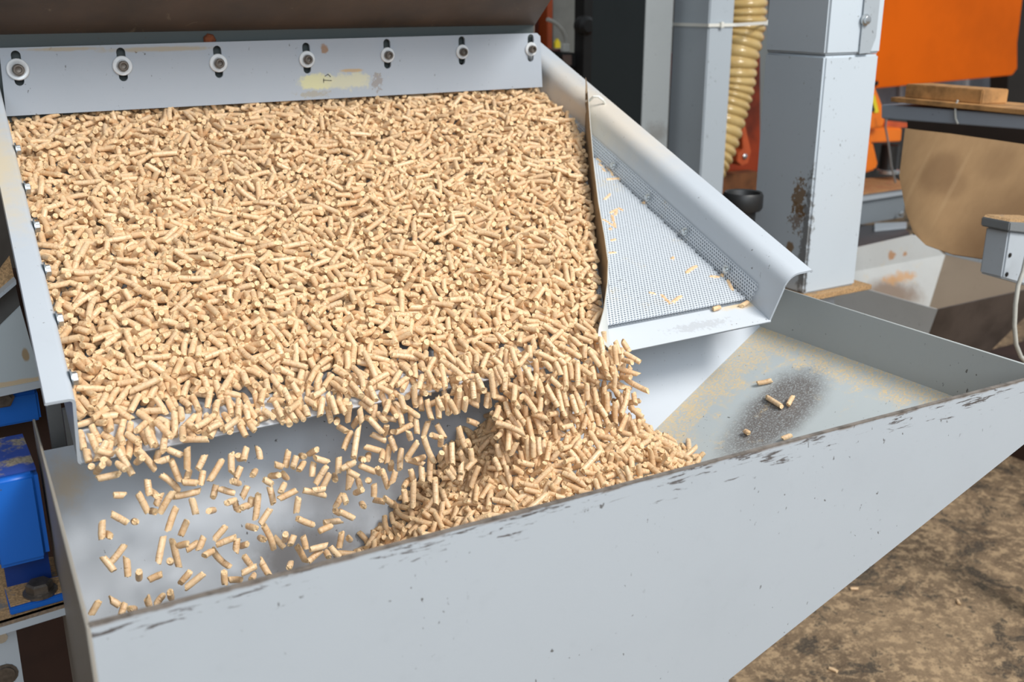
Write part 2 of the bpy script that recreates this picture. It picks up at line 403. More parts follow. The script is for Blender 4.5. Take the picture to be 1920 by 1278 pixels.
# crease with the side slope
def crease(x): z = zs(x); return V3(x, yb(z), z)
pr += [crease(1.09-i*.1) for i in range(1, 8)] + [(.32, yb(-.98), -.98), (.08, yb(-.98), -.98)]
m.prism([V3(*p) for p in pr], (0, T, -T*.3)); obj('back_panel', m, BACKP, hop)
m = M(); sl = [(1.09, fy(1.09), -.468)] + [crease(1.09-i*.1) for i in range(0, 8)] + [(.36, fy(.36)+.004, zs(.36))]
m.prism([V3(*p) for p in sl], V3(.398, 0, -1.0)*T); obj('side_slope', m, SLOPE, hop)
m = M(); m.box(.075, .34, .668, .79, -1.18, -.975); obj('outlet_spout', m, GREY2, hop, bevel=.002)
for (x, y) in ((.638, .72), (.30, .69), (1.0, 1.04), (.30, 1.0)):
    zt_ = (zs(x)-.01) if x > .4 else -1.0
    if x < .4: zt_ = -.9
    m = M(); m.box(x, x+.035, y, y+.004, FLOOR, zt_); m.box(x, x+.004, y, y+.035, FLOOR, zt_); obj('leg', m, GREY2, hop)

p = atZ(1575, 1083, FLOOR); tag(obj('steel_foot', M().box(p[0]-.022, p[0]+.014, p[1], p[1]+.03, FLOOR, FLOOR+.09), GREY2, bevel=.002), 'small grey steel foot on the floor just showing under the hopper edge', 'bracket')  # grey foot of some other object beyond the hopper
# ================================================================== SIEVE TRAY
tray = thing('sieve_tray', 'sloping light grey vibrating sieve trough carrying the bed of pellets', 'sieve', W(.56, .35, -.1))
def wx(x, s): return x + SK*s
SL = .80
m = M(); rows = [[W(wx(.115, s), s, -.001) for s in (0, SL)], [W(wx(1.01, s), s, -.001) for s in (0, SL)]]
m.prism([W(.115, 0, -.0035), W(1.01, 0, -.0035), W(wx(1.01, SL), SL, -.0035), W(wx(.115, SL), SL, -.0035)], N*.003); obj('pan', m, DECKP, tray)
m = M(); m.prism([W(.118, -.002, -.0005), W(1.008, -.002, -.0005), W(1.012, .046, -.0005), W(.121, .046, -.0005)], N*.0018); obj('lip_strip', m, LIPM, tray, bevel=.0005, seg=1)
def rail(name, prof, x0, s0, s1, parent, t=.003, mat=RAIL):
    P = []
    for s in np.linspace(s0, s1, 9): P.append([W(x + SK*s, s, n) for (x, n) in prof])
    m = M(); m.sheet(P, t); return obj(name, m, mat, parent, smooth=True)
def arc(cx, cn, r, a0, a1, k): return [(cx+r*math.cos(math.radians(a0+(a1-a0)*i/k)), cn+r*math.sin(math.radians(a0+(a1-a0)*i/k))) for i in range(k+1)]
profL = [(.160, .000), (.120, .000)] + arc(.118, .003, .003, 270, 180, 3) + [(.115, .070)] + arc(.109, .0745, .006, 0, 90, 4) + [(.0895, .0805), (.0885, .078)]
railL = rail('left_rail', profL[2:], 0, 0, SL, tray)
profR = [(1.0095, .000), (1.0095, .004), (1.012, .040)] + arc(1.030, .055, .0175, 190, 95, 7) + [(1.052, .0735), (1.0535, .0715)]
railR = rail('right_rail', profR, 0, 0, SL+.02, tray)
# support bars seen under the left rail's end
m = M()
for (ua, ub, y) in ((92, 120, 1.13), (122, 141, 1.10)):
    a = atY(ua, 800, y); b = atY(ub, 800, y); m.box(a[0], b[0], y, y+.006, -.75, -.405)
obj('support_bar', m, plain('support_bar_steel', srgb(120, 122, 122), .5, .4), tray)
# back wall of the trough so that the bed comes out of a slot
m = M(); m.prism([W(wx(.115, .79), .79, 0), W(wx(1.01, .79), .79, 0), W(wx(1.01, .79), .79, .12), W(wx(.115, .79), .79, .12)], S*.003); obj('end_wall', m, HOODSTRIP, tray)
# bolts on the inside of the left rail
for (u, v) in ((27, 288), (46, 360), (64, 432), (86, 514), (108, 607), (140, 716)):
    p = onD(u, v, .070); q = p-O; s_ = q@S
    c = W(wx(.1152, s_), s_, .0745)
    m = M(); m.lathe(c, (1, 0, 0), [(.0095, 0), (.0095, .0014), (.006, .0016), (.006, .0055), (.0048, .0065)], 12)
    m.lathe(c, (1, 0, 0), [(.0066, .0014), (.0066, .006)], 6)
    obj('rail_bolt', m, CHROME, tray, smooth=True)

# perforated screen: real holes, hexagonal cells
def perforated(name, f3, x0, x1, y0, y1, pitch, hole, inside, mat, parent, t=.0012):
    """f3 maps (a,b,depth)->point; cells on a staggered grid"""
    vs = []; fs = []; dy = pitch*.866
    nr = int((y1-y0)/dy); ang0 = [math.radians(30+60*i) for i in range(6)]
    R6 = pitch/math.sqrt(3)
    for j in range(nr):
        yy = y0+dy*(j+.5); nx = int((x1-x0)/pitch)
        for i in range(nx):
            xx = x0+pitch*(i+.5+(.5 if j % 2 else 0))
            if not inside(xx, yy): continue
            k = len(vs)
            for a in ang0: vs.append(f3(xx+R6*math.cos(a), yy+R6*math.sin(a), t))
            for a in ang0: vs.append(f3(xx+hole*math.cos(a), yy+hole*math.sin(a), t))
            for a in ang0: vs.append(f3(xx+hole*math.cos(a), yy+hole*math.sin(a), 0))
            for q in range(6):
                r = (q+1) % 6
                fs.append((k+q, k+r, k+6+r, k+6+q)); fs.append((k+6+q, k+6+r, k+12+r, k+12+q))
    m = M(); m.v = [tuple(v) for v in vs]; m.f = fs
    o = obj(name, m, mat, parent, fix=False); return o
FOOT = [(.740, .006), (.750, .023), (.765, .049), (.788, .093), (.807, .128), (.837, .182), (.883, .262), (.943, .365), (.991, .447), (1.027, .509), (1.040, .545)]
def footx(s):
    for (a, b), (c, d) in zip(FOOT, FOOT[1:]):
        if s <= d: return a+(c-a)*(s-b)/(d-b)
    return 1.04
screen = perforated('perforated_screen', lambda x, s, d: W(x, s, .006+d), .70, 1.06, .046, .60, .0050, .00175,
    lambda x, s: footx(s)-.012 < x < wx(1.006, s)-.008 and s < .56, SCREEN, tray)
side = perforated('perforated_side_strip', lambda s, n, d: W(wx(1.0015, s)+.18*n-d, s, n), .040, .60, .006, .036, .0050, .0020,
    lambda s, n: True, SCREEN, tray)
m = M(); m.sheet([[W(wx(1.0075, s)+.18*n, s, n) for n in (.003, .034)] for s in (.040, .60)], .0015); obj('shade_backing_strip', m, BLACKP, tray)  # added dark strip stands in for the shade behind the holes
# clamp screws along the strip
for (u, v) in ((1150, 312), (1214, 372), (1284, 436), (1363, 507)):
    p = onD(u, v, .018); s_ = (p-O)@S; c = W(wx(1.004, s_)-.004, s_, .020)
    m = M(); m.lathe(c, (-1, 0, .15), [(.0060, 0), (.0060, .0015), (.0040, .0017), (.0040, .0045), (.003, .005)], 10)
    obj('strip_screw', m, CHROME, tray, smooth=True)

# diverter plate
DIV = [((1143,657),(1118,645),.016),((1142,640),(1122,615),.026),((1139,615),(1132,580),.036),((1131,575),(1139,530),.045),((1126,545),(1140,490),.050),((1119,500),(1133,440),.052),((1112,440),(1122,380),.055),((1105,370),(1113,305),.060),((1099,320),(1107,240),.068),((1096,285),(1102,170),.085),((1096,272),(1098,145),.105)]
rows = []
for (Fp, Tp, h) in DIV:
    a = onD(Fp[0], Fp[1], .002); b = onD(Tp[0], Tp[1], h); rows.append([a+(b-a)*k/5+N*.004*math.sin(k/5*math.pi) for k in range(6)])
P = np.array(rows); Q = []
for i in range(len(P)-1):
    for k in range(3): Q.append(P[i]*(1-k/3)+P[i+1]*k/3)
Q.append(P[-1])
DIVIN = paint('diverter_shaded_inner', (142, 122, 96), .5, dirt=.5, dust=.1)  # dust brown, with the shade of this side put into the colour
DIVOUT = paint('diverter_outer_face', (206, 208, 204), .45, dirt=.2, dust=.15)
dv = thing('diverter_plate', 'thin bent metal diverter sheet standing diagonally between pellets and empty screen', 'plate', onD(1119, 500))
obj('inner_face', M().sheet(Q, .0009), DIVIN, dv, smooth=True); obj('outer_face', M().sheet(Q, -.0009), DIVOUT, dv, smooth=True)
# white wire hook holding it on the right rail
pts = []
for (u, v, n) in ((1099, 190, .070), (1106, 188, .078), (1113, 181, .088), (1122, 181, .090), (1130, 187, .086), (1134, 193, .078), (1134, 200, .070)):
    pts.append(onD(u, v, n))
m = M(); m.tube(pts, .0022, 8); tag(obj('wire_hook', m, WHITEP, smooth=True), 'small white wire hook looped over the right rail beside the diverter sheet', 'hook')

# ================================================================== BOLTED PLATE
YP = 1.615
def plate_with_holes(outline, holes, t):
    bm = bmesh.new(); es = []
    for loop in [outline]+holes:
        vv = [bm.verts.new(p) for p in loop]; es += [bm.edges.new((vv[i], vv[(i+1) % len(vv)])) for i in range(len(vv))]
    bmesh.ops.triangle_fill(bm, edges=es, use_beauty=True)
    r = bmesh.ops.extrude_face_region(bm, geom=list(bm.faces)); bmesh.ops.translate(bm, verts=[v for v in r['geom'] if isinstance(v, bmesh.types.BMVert)], vec=(0, t, 0))
    bm.verts.index_update(); m = M(); m.v = [tuple(v.co) for v in bm.verts]; m.f = [tuple(v.index for v in f.verts) for f in bm.faces]; bm.free(); return m
BC = [(33, 130, 20.5), (229, 123, 18.4), (409, 118, 17.2), (575, 111, 15.6), (726, 103, 14.2), (866, 97, 13.4), (995, 92, 12.8)]
holes = []
for (u, v, r) in BC:
    c = atY(u, v-2, YP); w = .0062; h = .0235; L = []
    for i in range(12):
        a = math.pi*i/11; L.append((c[0]+w*math.cos(a), YP, c[2]+h+w*math.sin(a)-w))
    for i in range(12):
        a = math.pi+math.pi*i/11; L.append((c[0]+w*math.cos(a), YP, c[2]-h+w*math.sin(a)+w))
    holes.append(L)
o1, o2, o3, o4 = atY(-2, 90, YP), atY(1009, 62, YP), atY(1017, 163, YP), atY(12, 218, YP)
cr = atY(1013, 68, YP)
out = [tuple(o1), tuple(atY(1007, 62, YP)), tuple(cr), tuple(o3), tuple(o4)]
plate = thing('slotted_plate', 'long grey steel plate with seven slotted bolts across the top of pellets', 'plate', (.6, YP, -.16))
m = plate_with_holes(out, holes, .004); obj('plate_body', m, PLATE, plate)
# faint sketch mark on the yellow smear
m = M()
for (a, b) in (((606, 150), (622, 151)), ((607, 155), (607, 147)), ((609, 143), (615, 139)), ((615, 139), (620, 144))):
    A_, B_ = atY(*a, YP-.0006), atY(*b, YP-.0006); m.tube([A_, B_], .0005, 5)
obj('pen_mark', m, DARKMET, plate)
for (u, v, r) in BC:
    c = atY(u, v, YP); rad = r*c@FW/F*.98
    b = obj('bolt', M().lathe(c+V3(0, -.002, 0), (0, -1, 0), [(rad*.52, 0), (rad*.52, .0085), (rad*.46, .0095), (rad*.30, .0095), (rad*.26, .0060), (.0002, .0055)], 20), BOLTDK, plate, smooth=True)
    obj('washer', M().lathe(c+V3(0, -.0005, 0), (0, -1, 0), [(rad*.55, .0), (rad, .0), (rad, .0018), (rad*.94, .0026), (rad*.62, .0026), (rad*.55, .0018)], 28), plain('washer_zinc', srgb(226, 230, 232), .35, .3, .05, 60) if 'washer_zinc' not in bpy.data.materials else bpy.data.materials['washer_zinc'], b, smooth=True)

# hood above
hood = thing('feed_hood', 'dark brownish metal feed hood overhanging the slotted plate at the top', 'hood', (.6, 1.65, -.16))
Y2 = YP+.012
a, b = atY(-60, 96, Y2), atY(1000, 78, Y2); c, d = atY(1000, 47, Y2), atY(-60, 66, Y2)
c2 = V3(b[0], Y2, c[2])
m = M(); m.prism([V3(a[0], Y2, a[2]-.10), V3(b[0], Y2, b[2]-.02), c2, d], (0, .003, 0)); obj('lower_strip', m, HOODSTRIP, hood)
top = c2 + V3(-.065, -.25, .125); top2 = d + V3(-.07, -.25, .125)
m = M(); m.sheet([[d, c2], [top2, top]], -.003); obj('front_panel', m, HOODM, hood)
m = M(); m.prism([top2, top, top+V3(0, 0, .5), top2+V3(0, 0, .5)], (0, .003, 0)); obj('upper_panel', m, HOODM, hood)
m = M(); m.prism([c2, top, top+V3(0, 0, .5), top+V3(0, 1.0, .5), c2+V3(0, .8, 0), c2+V3(0, .8, -.12), c2+V3(0, 0, -.05)], (.003, 0, 0)); obj('side_panel', m, HOODM, hood)
m = M()
rust = atY(393, 75, Y2-.002); m.lathe(rust, (0, -1, 0), [(.010, 0), (.008, .003), (.003, .005)], 7)
obj('rust_clump', m, plain('rust_flakes', srgb(130, 70, 40), .9, 0, .2, 90), hood)

# ================================================================== LEFT MACHINE FRAME
# blue box beam beside the hopper
yb1 = 1.00
def pY(u, v, y): return atY(u, v, y)
bb = thing('blue_beam', 'bright blue painted box beam left of the hopper with dusty top', 'beam', pY(40, 1060, yb1))
t0, t1 = atY(-40, 894, yb1), atY(95, 876, yb1); zt_ = atY(40, 886, yb1)[2]; zb_ = atY(40, 1062, yb1)[2]
m = M(); m.box(t0[0], .078, yb1, yb1+.10, zb_, zt_-.0015); obj('beam_body', m, BLUE, bb, bevel=.006, seg=3)
m = M(); m.box(t0[0], .077, yb1+.004, yb1+.098, zt_-.0015, zt_+.0008); obj('sawdust_layer', m, BLUETOP, bb)
m = M(); xa = atY(12, 1090, yb1+.03)[0]; zf = atY(60, 1130, yb1+.03)[2]; m.box(xa, .078, yb1+.030, yb1+.036, zf, zb_+.004); obj('stiffener', m, BLUED, bb)
zp = atY(60, 1140, yb1-.02)[2]
xl = atZ(15, 1150, zp)[0]
m = M(); m.prism([atZ(18, 1142, zp), atZ(125, 1112, zp), atZ(125, 1075, zp), atZ(8, 1100, zp)], (0, 0, -.007)); fp = obj('foot_plate', m, BLUE, bb, bevel=.001)
m = M(); m.prism([p+V3(0, 0, .0006) for p in (atZ(20, 1139, zp), atZ(125, 1109, zp), atZ(125, 1080, zp), atZ(9, 1103, zp))], (0, 0, .0012)); obj('sawdust_layer', m, SAWTOP, bb)
c = atZ(76, 1112, zp); m = M(); m.lathe(c, (0, 0, 1), [(.016, .001), (.016, .0035), (.0125, .004), (.0125, .005)], 20); m.lathe(c, (0, 0, 1), [(.0125, .004), (.0125, .012), (.010, .0135)], 6); obj('hex_bolt', m, BOLTDK, bb)
zq = zp-.008
ang = thing('steel_angle', 'dusty grey steel angle under the blue beam\'s foot plate', 'steel angle', atZ(40, 1150, zq))
m = M(); m.prism([atZ(-60, 1187, zq), atZ(128, 1130, zq), atZ(128, 1040, zq), atZ(-60, 1060, zq)], (0, 0, -.004)); obj('flange', m, SAWTOP, ang)
A_, B_ = atZ(-60, 1187, zq), atZ(128, 1130, zq); m = M(); m.prism([A_, B_, B_+V3(0, 0, -.012), A_+V3(0, 0, -.012)], (0, .005, 0)); obj('web', m, GREY2, ang)
m = M(); yy = 1.02; q = [atY(-40, 1180, yy), atY(28, 1168, yy), atY(48, 1300, yy), atY(-40, 1300, yy)]; m.prism(q, (0, .004, 0))
lp = tag(obj('slotted_leg_plate', m, GREY2), 'grey steel leg plate with a slot at the bottom left corner', 'plate')
c = atY(10, 1264, yy); m = M(); m.lathe(c, (0, -1, 0), [(.012, 0), (.012, .001), (.009, .0012), (.009, .003)], 14); obj('slot_bolt', m, BOLTDK, lp)
c = atY(2, 1195, yy); m = M(); m.lathe(c, (0, -1, 0), [(.006, 0), (.006, .001)], 12); obj('rivet', m, CHROME, lp)
# upper small blue beam
y3 = 1.35
zt3, zb3 = atY(40, 738, y3)[2], atY(40, 794, y3)[2]; x3 = atY(79, 790, y3)[0]
bs = thing('blue_crossbeam', 'small dark blue crossbeam under the grey guard on the far left', 'beam', V3(x3-.1, y3, zb3))
m = M(); m.box(-.35, x3, y3, y3+.05, zb3, zt3); obj('beam_body', m, BLUE, bs, bevel=.003)
c = atY(6, 746, y3); m = M(); m.lathe(c, (0, -1, 0), [(.013, 0), (.013, .002), (.009, .003), (.009, .009)], 6); obj('hex_bolt', m, BOLTDK, bs)
# guard plate
y4 = 1.30
gm = paint('guard_paint', (172, 182, 186), .45, dirt=.2, stains=[lambda m: (m.blob(atY(40, 716, y4), (.06, .05, .004), .4, .5, 60), (196, 170, 130), .8), lambda m: (m.blob(atY(48, 665, y4), (.004, .05, .009), .4, .5, 60), (150, 120, 70), .8)])
gd = thing('guard_plate', 'pale grey guard plate with a sawdust line, left of the tray rail', 'plate', atY(20, 735, y4))
m = M(); m.prism([atY(-40, 650, y4), atY(38, 574, y4), atY(78, 716, y4), atY(-40, 738, y4)], (0, .004, 0)); obj('plate_body', m, gm, gd)
m = M(); m.prism([atY(-40, 736, y4-.002), atY(78, 713, y4-.002), atY(80, 726, y4-.002), atY(-40, 752, y4-.002)], (0, .004, 0)); obj('edge_fold', m, GREY2, gd)
# diagonal channel
y5 = 1.36
br = thing('diagonal_channel', 'diagonal steel channel with dusty flange left of the tray rail', 'channel', atY(10, 640, y5))
m = M(); m.prism([atY(-30, 545, y5), atY(18, 480, y5), atY(26, 518, y5), atY(-30, 566, y5)], (0, .004, 0)); obj('upper_flange', m, SAWTOP, br)
m = M(); m.prism([atY(-30, 566, y5), atY(26, 518, y5), atY(27, 526, y5), atY(-30, 574, y5)], (0, -.02, 0)); obj('edge', m, GREY2, br)
m = M(); m.prism([atY(-30, 570, y5+.02), atY(27, 524, y5+.02), atY(38, 574, y5+.02), atY(-30, 640, y5+.02)], (0, .004, 0)); obj('web', m, plain('channel_web_grey', srgb(104, 104, 102), .5, .3), br)
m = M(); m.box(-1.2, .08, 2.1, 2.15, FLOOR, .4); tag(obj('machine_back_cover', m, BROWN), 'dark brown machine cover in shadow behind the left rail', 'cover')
m = M(); m.box(-1.2, .45, 1.43, 1.45, -1.29, -.33); tag(obj('underframe_shade_sheet', m, BROWN), 'dark brown sheet standing in for the shade behind the blue beams at left', 'sheet')  # added dark sheet covers the bright floor where there is only shade

# ================================================================== POSTS
zb = -.56
POSTC = atZ(1507, 552, zb); XP, YPp = POSTC[0], POSTC[1]
POST = paint('post_paint', (190, 200, 208), .40, dirt=.12, stains=[
    lambda m: (m.blob(atX(1498, 372, XP), (.04, .016, .035), .15, 2.2, 120), (120, 90, 48), .85),
    lambda m: (m.blob(atX(1495, 410, XP), (.04, .018, .022), .15, 2.6, 120), (112, 84, 50), .7),
    lambda m: (m.blob(atX(1481, 464, XP), (.04, .010, .014), .3, .8, 60), (128, 96, 50), .85),
    lambda m: (m.blob(POSTC+V3(0, .010, .10), (.012, .012, .13), .4, 1.9, 90), (88, 82, 74), .7)])
xr = atY(1600, 560, YPp)[0]; ybk = atX(1412, 400, XP)[1]
post = thing('main_post', 'wide light grey square steel post with rust patches behind the hopper', 'post', V3((XP+xr)/2, (YPp+ybk)/2, zb))
zseam = atX(1546, 104, XP)[2]
m = M(); m.box(XP, xr, YPp, ybk, zb, zseam-.0008); obj('post_body', m, POST, post, bevel=.004, seg=3)
m = M(); m.box(XP-.0015, xr, YPp-.0015, ybk, zseam+.0008, 1.1); obj('upper_sleeve', m, POST, post, bevel=.004, seg=3)
m = M(); x_a = atY(1612, 50, YPp)[0]; zt_ = atY(1612, 101, YPp-.003)[2]
x_b = atY(1640, 50, YPp)[0]
m.prism([V3(x_a, YPp-.004, zt_), V3(x_b-.012, YPp-.004, zt_+.002), V3(x_b, YPp-.004, zt_+.03), V3(x_b, YPp-.004, 1.1), V3(x_a, YPp-.004, 1.1)], (0, -.002, 0)); obj('side_flat', m, paint('flat_grey', (160, 168, 174), .45), post)
c = atY(1622, 37, YPp-.006); m = M(); m.lathe(c, (0, -1, 0), [(.011, 0), (.011, .002), (.008, .003), (.0078, .008), (.006, .009)], 16); obj('hex_bolt', m, CHROME, post, smooth=True)
# foot plate with sawdust
m = M(); m.box(XP-.03, atY(1632, 575, YPp-.02)[0], YPp-.018, ybk+.03, zb-.010, zb); obj('foot_plate', m, SAWTOP, post, bevel=.001)
m = M(); m.box(XP+.01, xr-.03, YPp+.02, ybk-.01, FLOOR, zb-.010); tag(obj('post_pedestal', m, GREY2, bevel=.003), 'grey pedestal below the wide post hidden behind the hopper', 'pedestal')

# narrow posts
yB = 2.15
def post_at(name, uL, uM, uR, label, mat, y=yB, vb=330):
    xM = atY(uM, 40, y)[0]; xR = atY(uR, 40, y)[0]; yk = atX(uL, 40, xM)[1]
    t = thing(name, label, 'post', V3(xM, y, FLOOR)); m = M(); m.box(xM, xR, y, yk, FLOOR, 1.1); obj('post_body', m, mat, t, bevel=.003)
    m = M(); m.box(xM-.03, xR+.03, y-.03, yk+.03, FLOOR, FLOOR+.01); obj('foot_plate', m, GREY2, t); return xM, xR, yk
NPOST = paint('narrow_post_paint', (178, 188, 196), .42, dirt=.15)
xM, xR, yk = post_at('narrow_post', 1262, 1329.5, 1376, 'narrow grey steel post tied to the yellow hose by a white strap', NPOST)
NP2 = paint('middle_post_paint', (156, 162, 164), .45, dirt=.3, stains=[lambda m: (m.blob(atY(1225, 250, yk-.02), (.05, .05, .03), .8, 1.0, 30), (110, 104, 96), .5)])
yA = yk-.03
x0 = atY(1214, 40, yA)[0]; x1 = atY(1262, 40, yA)[0]
pA = thing('channel_post', 'dull grey steel channel between the dark cabinet and the narrow post', 'post', V3(x0, yA, FLOOR))
m = M(); m.box(x0, x1, yA, yA+.03, FLOOR, 1.1); obj('post_body', m, NP2, pA, bevel=.002)
# dark cabinet
xc = atY(1208, 60, yA-.01)[0]; yc = atX(1110, 60, xc)[1]
cabd = thing('dark_cabinet', 'tall grey machine cabinet with its shade put into the colour, left of the grey channel', 'cabinet', V3(xc+.1, yA, FLOOR))
m = M(); m.box(xc, x0-.004, yA-.01, yc, FLOOR, 1.1); obj('cabinet_body', m, SHADECAB, cabd)
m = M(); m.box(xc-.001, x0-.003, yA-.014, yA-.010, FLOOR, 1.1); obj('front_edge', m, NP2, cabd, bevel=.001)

# corrugated hose
yh = yk+.0
hp = [(1399, -60), (1397, -20), (1393, 50), (1380, 110), (1374, 160), (1362, 205), (1349, 250), (1334, 290), (1312, 330), (1290, 360)]
ctr = [atY(u-2, v, yk+.045) for (u, v) in hp]
path = []
for i in range(len(ctr)-1):
    for k in range(24): t = k/24; p0_, p1_, p2_, p3_ = ctr[max(i-1, 0)], ctr[i], ctr[i+1], ctr[min(i+2, len(ctr)-1)]; path.append(.5*((2*p1_)+(-p0_+p2_)*t+(2*p0_-5*p1_+4*p2_-p3_)*t*t+(-p0_+3*p1_-3*p2_+p3_)*t**3))
L_ = [0]
for i in range(1, len(path)): L_.append(L_[-1]+float(np.linalg.norm(path[i]-path[i-1])))
hs = [atY(1395, 40, yk+.045)@FW*43/F]
n_ = int(L_[-1]/.0022); pp = [np.array([np.interp(L_[-1]*i/n_, L_, [p[k] for p in path]) for k in range(3)]) for i in range(n_)]
rng = random.Random(4); ph = [0]
for i in range(1, n_): ph.append(ph[-1] + 2*math.pi*.0022/(.0245*(1+.18*math.sin(i*.07))))
m = M(); m.tube(pp, hs[0], 28, rf=lambda i, r: r*(1.0-.15*(1-abs(math.sin(ph[i]/2))**.6)+.03)); 
HOSE = tag(obj('corrugated_hose', m, mk_hose(), smooth=False), 'translucent yellow corrugated hose hanging behind the narrow grey post', 'hose')
HOSE.data.shade_smooth()
# cable tie
zt1 = atY(1352, 47, yB-.003)[2]; hcx = atY(1393, 47, yk+.045)[0]; rr = hs[0]+.004
loop = [(xM-.004, yk-.03), (xM-.004, yB-.004), (xR+.0, yB-.004), (hcx+.6*rr, yk+.045-.8*rr), (hcx+rr+.002, yk+.04), (hcx+.6*rr, yk+.045+.85*rr), (hcx-.3*rr, yk+.045+rr), (xM-.004, yk+.02)]
m = M(); n_ = len(loop); hh = .0042; w_ = .0016
vs = []; 
for (x, y) in loop: vs += [(x, y, zt1-hh), (x, y, zt1+hh)]
cxy = np.mean(loop, axis=0)
for (x, y) in loop:
    dx, dy = x-cxy[0], y-cxy[1]; l = math.hypot(dx, dy); vs += [(x+dx/l*w_, y+dy/l*w_, zt1-hh), (x+dx/l*w_, y+dy/l*w_, zt1+hh)]
fs = []
for i in range(n_):
    j = (i+1) % n_; a, b, c, d = 2*i, 2*i+1, 2*j+1, 2*j; k = 2*n_
    fs += [(a, b, c, d), (k+a, k+d, k+c, k+b), (b, k+b, k+c, c), (a, d, k+d, k+a)]
m.add(vs, fs); tie = thing('cable_tie', 'white plastic cable tie round the narrow post and the hose', 'cable tie', V3(xM, yB, zt1)); obj('strap', m, WHITEP, tie)
p = loop[4]; m = M(); m.box(p[0]-.004, p[0]+.010, p[1]-.012, p[1]+.003, zt1-.0075, zt1+.0065); obj('lock_head', m, WHITEP, tie, bevel=.001)
q = atY(1352, 47, yB-.006); m = M(); m.box(q[0]-.004, q[0]+.006, q[1]-.006, q[1]+.002, zt1-.007, zt1+.008); obj('lock_head', m, WHITEP, tie, bevel=.001)

# black pipe socket
dp = 2.05; c = ray(1393, 372)/F*dp
sk = thing('pipe_socket', 'round black pipe socket with thick rim between narrow and wide posts', 'pipe', V3(c[0], c[1], FLOOR))
m = M(); m.lathe(c, (0, 0, 1), [(.022, -.06), (.027, -.014), (.031, .004), (.033, .011), (.0365, .013), (.0395, .007), (.0395, -.016), (.036, -.022), (.027, -.024), (.0265, -.06)], 36); obj('rim', m, BLACKP, sk, smooth=True)
m = M(); m.lathe(c, (0, 0, 1), [(.0265, FLOOR-c[2]), (.0265, -.02)], 28); obj('pipe_body', m, DARKMET, sk, smooth=True)

# ================================================================== BACKGROUND, MIDDLE
def slabY(pts, y, d=.01): return M().prism([atY(u, v, y) for (u, v) in pts], (0, d, 0))
def slabX(pts, x, d=.01): return M().prism([atX(u, v, x) for (u, v) in pts], (d, 0, 0))
def slabZ(pts, z, d=.01): return M().prism([atZ(u, v, z) for (u, v) in pts], (0, 0, -d))
cv = tag(obj('orange_machine_cover', slabY([(1362, 105), (1425, 105), (1425, 900), (1362, 900)], 2.75, .3), REDOR), 'dark orange machine cover glimpsed between hose and wide post', 'cover')
tag(obj('brown_machine_base', slabY([(1340, 330), (1425, 322), (1425, 1000), (1340, 1000)], 2.68, .06), plain('brown_base', srgb(120, 74, 40), .7, 0, .2)), 'brown machine base glimpsed above the black pipe socket', 'base')
la = obj('lever_arm', slabY([(1390, 232), (1397, 232), (1409, 284), (1403, 306), (1391, 311), (1382, 303), (1383, 288), (1393, 280)], 2.6, .16), plain('lever_orange', srgb(196, 88, 44), .45), cv, bevel=.002)
m = M(); m.lathe(atY(1396, 293, 2.598), (0, -1, 0), [(.009, 0), (.009, .004), (.005, .007)], 14); obj('screw', m, CHROME, la, smooth=True)
tag(obj('far_grey_panel', slabY([(1400, -60), (1440, -60), (1440, 800), (1400, 800)], 3.15, .05), paint('far_grey', (120, 126, 126), .5)), 'small dull grey panel glimpsed right of the hose above the orange cover', 'panel')

# left of the dark cabinet: motor corner with plug and cable
tag(obj('orange_upright', slabX([(1020, 0), (1037, 0), (1034, 140), (1018, 125)], .0, .0) if False else slabY([(1026, -30), (1037, -30), (1034, 130), (1026, 120)], 2.9, .06), plain('upright_orange', srgb(176, 76, 30), .5)), 'dark orange upright just right of the hood', 'upright')
tag(obj('rusty_red_upright', slabY([(985, 10), (1026, -30), (1026, 120), (985, 100)], 2.95, .06), plain('red_brown_upright', srgb(84, 34, 18), .6)), 'rusty red upright in shadow behind the end of the hood', 'upright')
tag(obj('motor_housing', slabY([(1037, -30), (1100, -30), (1100, 112), (1037, 112)], 3.1, .3), plain('motor_grey', srgb(112, 114, 110), .5)), 'grey motor housing behind the plug beside the dark cabinet', 'motor')
pts = [atY(u, v, 2.75) for (u, v) in ((1026, 36), (1036, 40), (1046, 47), (1055, 57), (1060, 70), (1062, 84))]
m = M(); m.tube(pts, .006, 8); cb = tag(obj('plug_cable', m, CABLE, smooth=True), 'pale cable curving down into a white plug right of the hood', 'cable')
obj('plug', slabY([(1057, 82), (1069, 82), (1069, 97), (1057, 97)], 2.74, .02), WHITEP, cb, bevel=.002)
tag(obj('yellow_tag', slabY([(1041, 80), (1046, 72), (1051, 80), (1051, 90), (1041, 90)], 3.05, .01), YELLOW), 'tiny yellow warning tag beside the white plug', 'tag')
sb = thing('switch_box', 'small black switch box below the white plug beside the dark cabinet', 'box', atY(1070, 130, 2.7))
obj('box_body', slabY([(1050, 97), (1095, 100), (1105, 128), (1055, 126)], 2.7, .08), BLACKP, sb, bevel=.004)
obj('label_plate', slabY([(1056, 103), (1072, 103), (1072, 122), (1056, 122)], 2.695, .004), plain('pale_label', srgb(120, 100, 92), .5), sb)
m = M(); m.lathe(atY(1101, 112, 2.69), (0, -1, 0), [(.012, 0), (.012, .01), (.006, .014)], 12); obj('chrome_fitting', m, CHROME, sb, smooth=True)
tag(obj('maroon_box', slabY([(1036, 94), (1052, 92), (1056, 125), (1040, 112)], 2.8, .06), plain('maroon', srgb(104, 60, 52), .6)), 'dull maroon box left of the black switch box', 'box')
m = M(); m.lathe(atY(1090, 48, 2.655), (0, -1, 0), [(.028, 0), (.028, .03), (.018, .04)], 16)
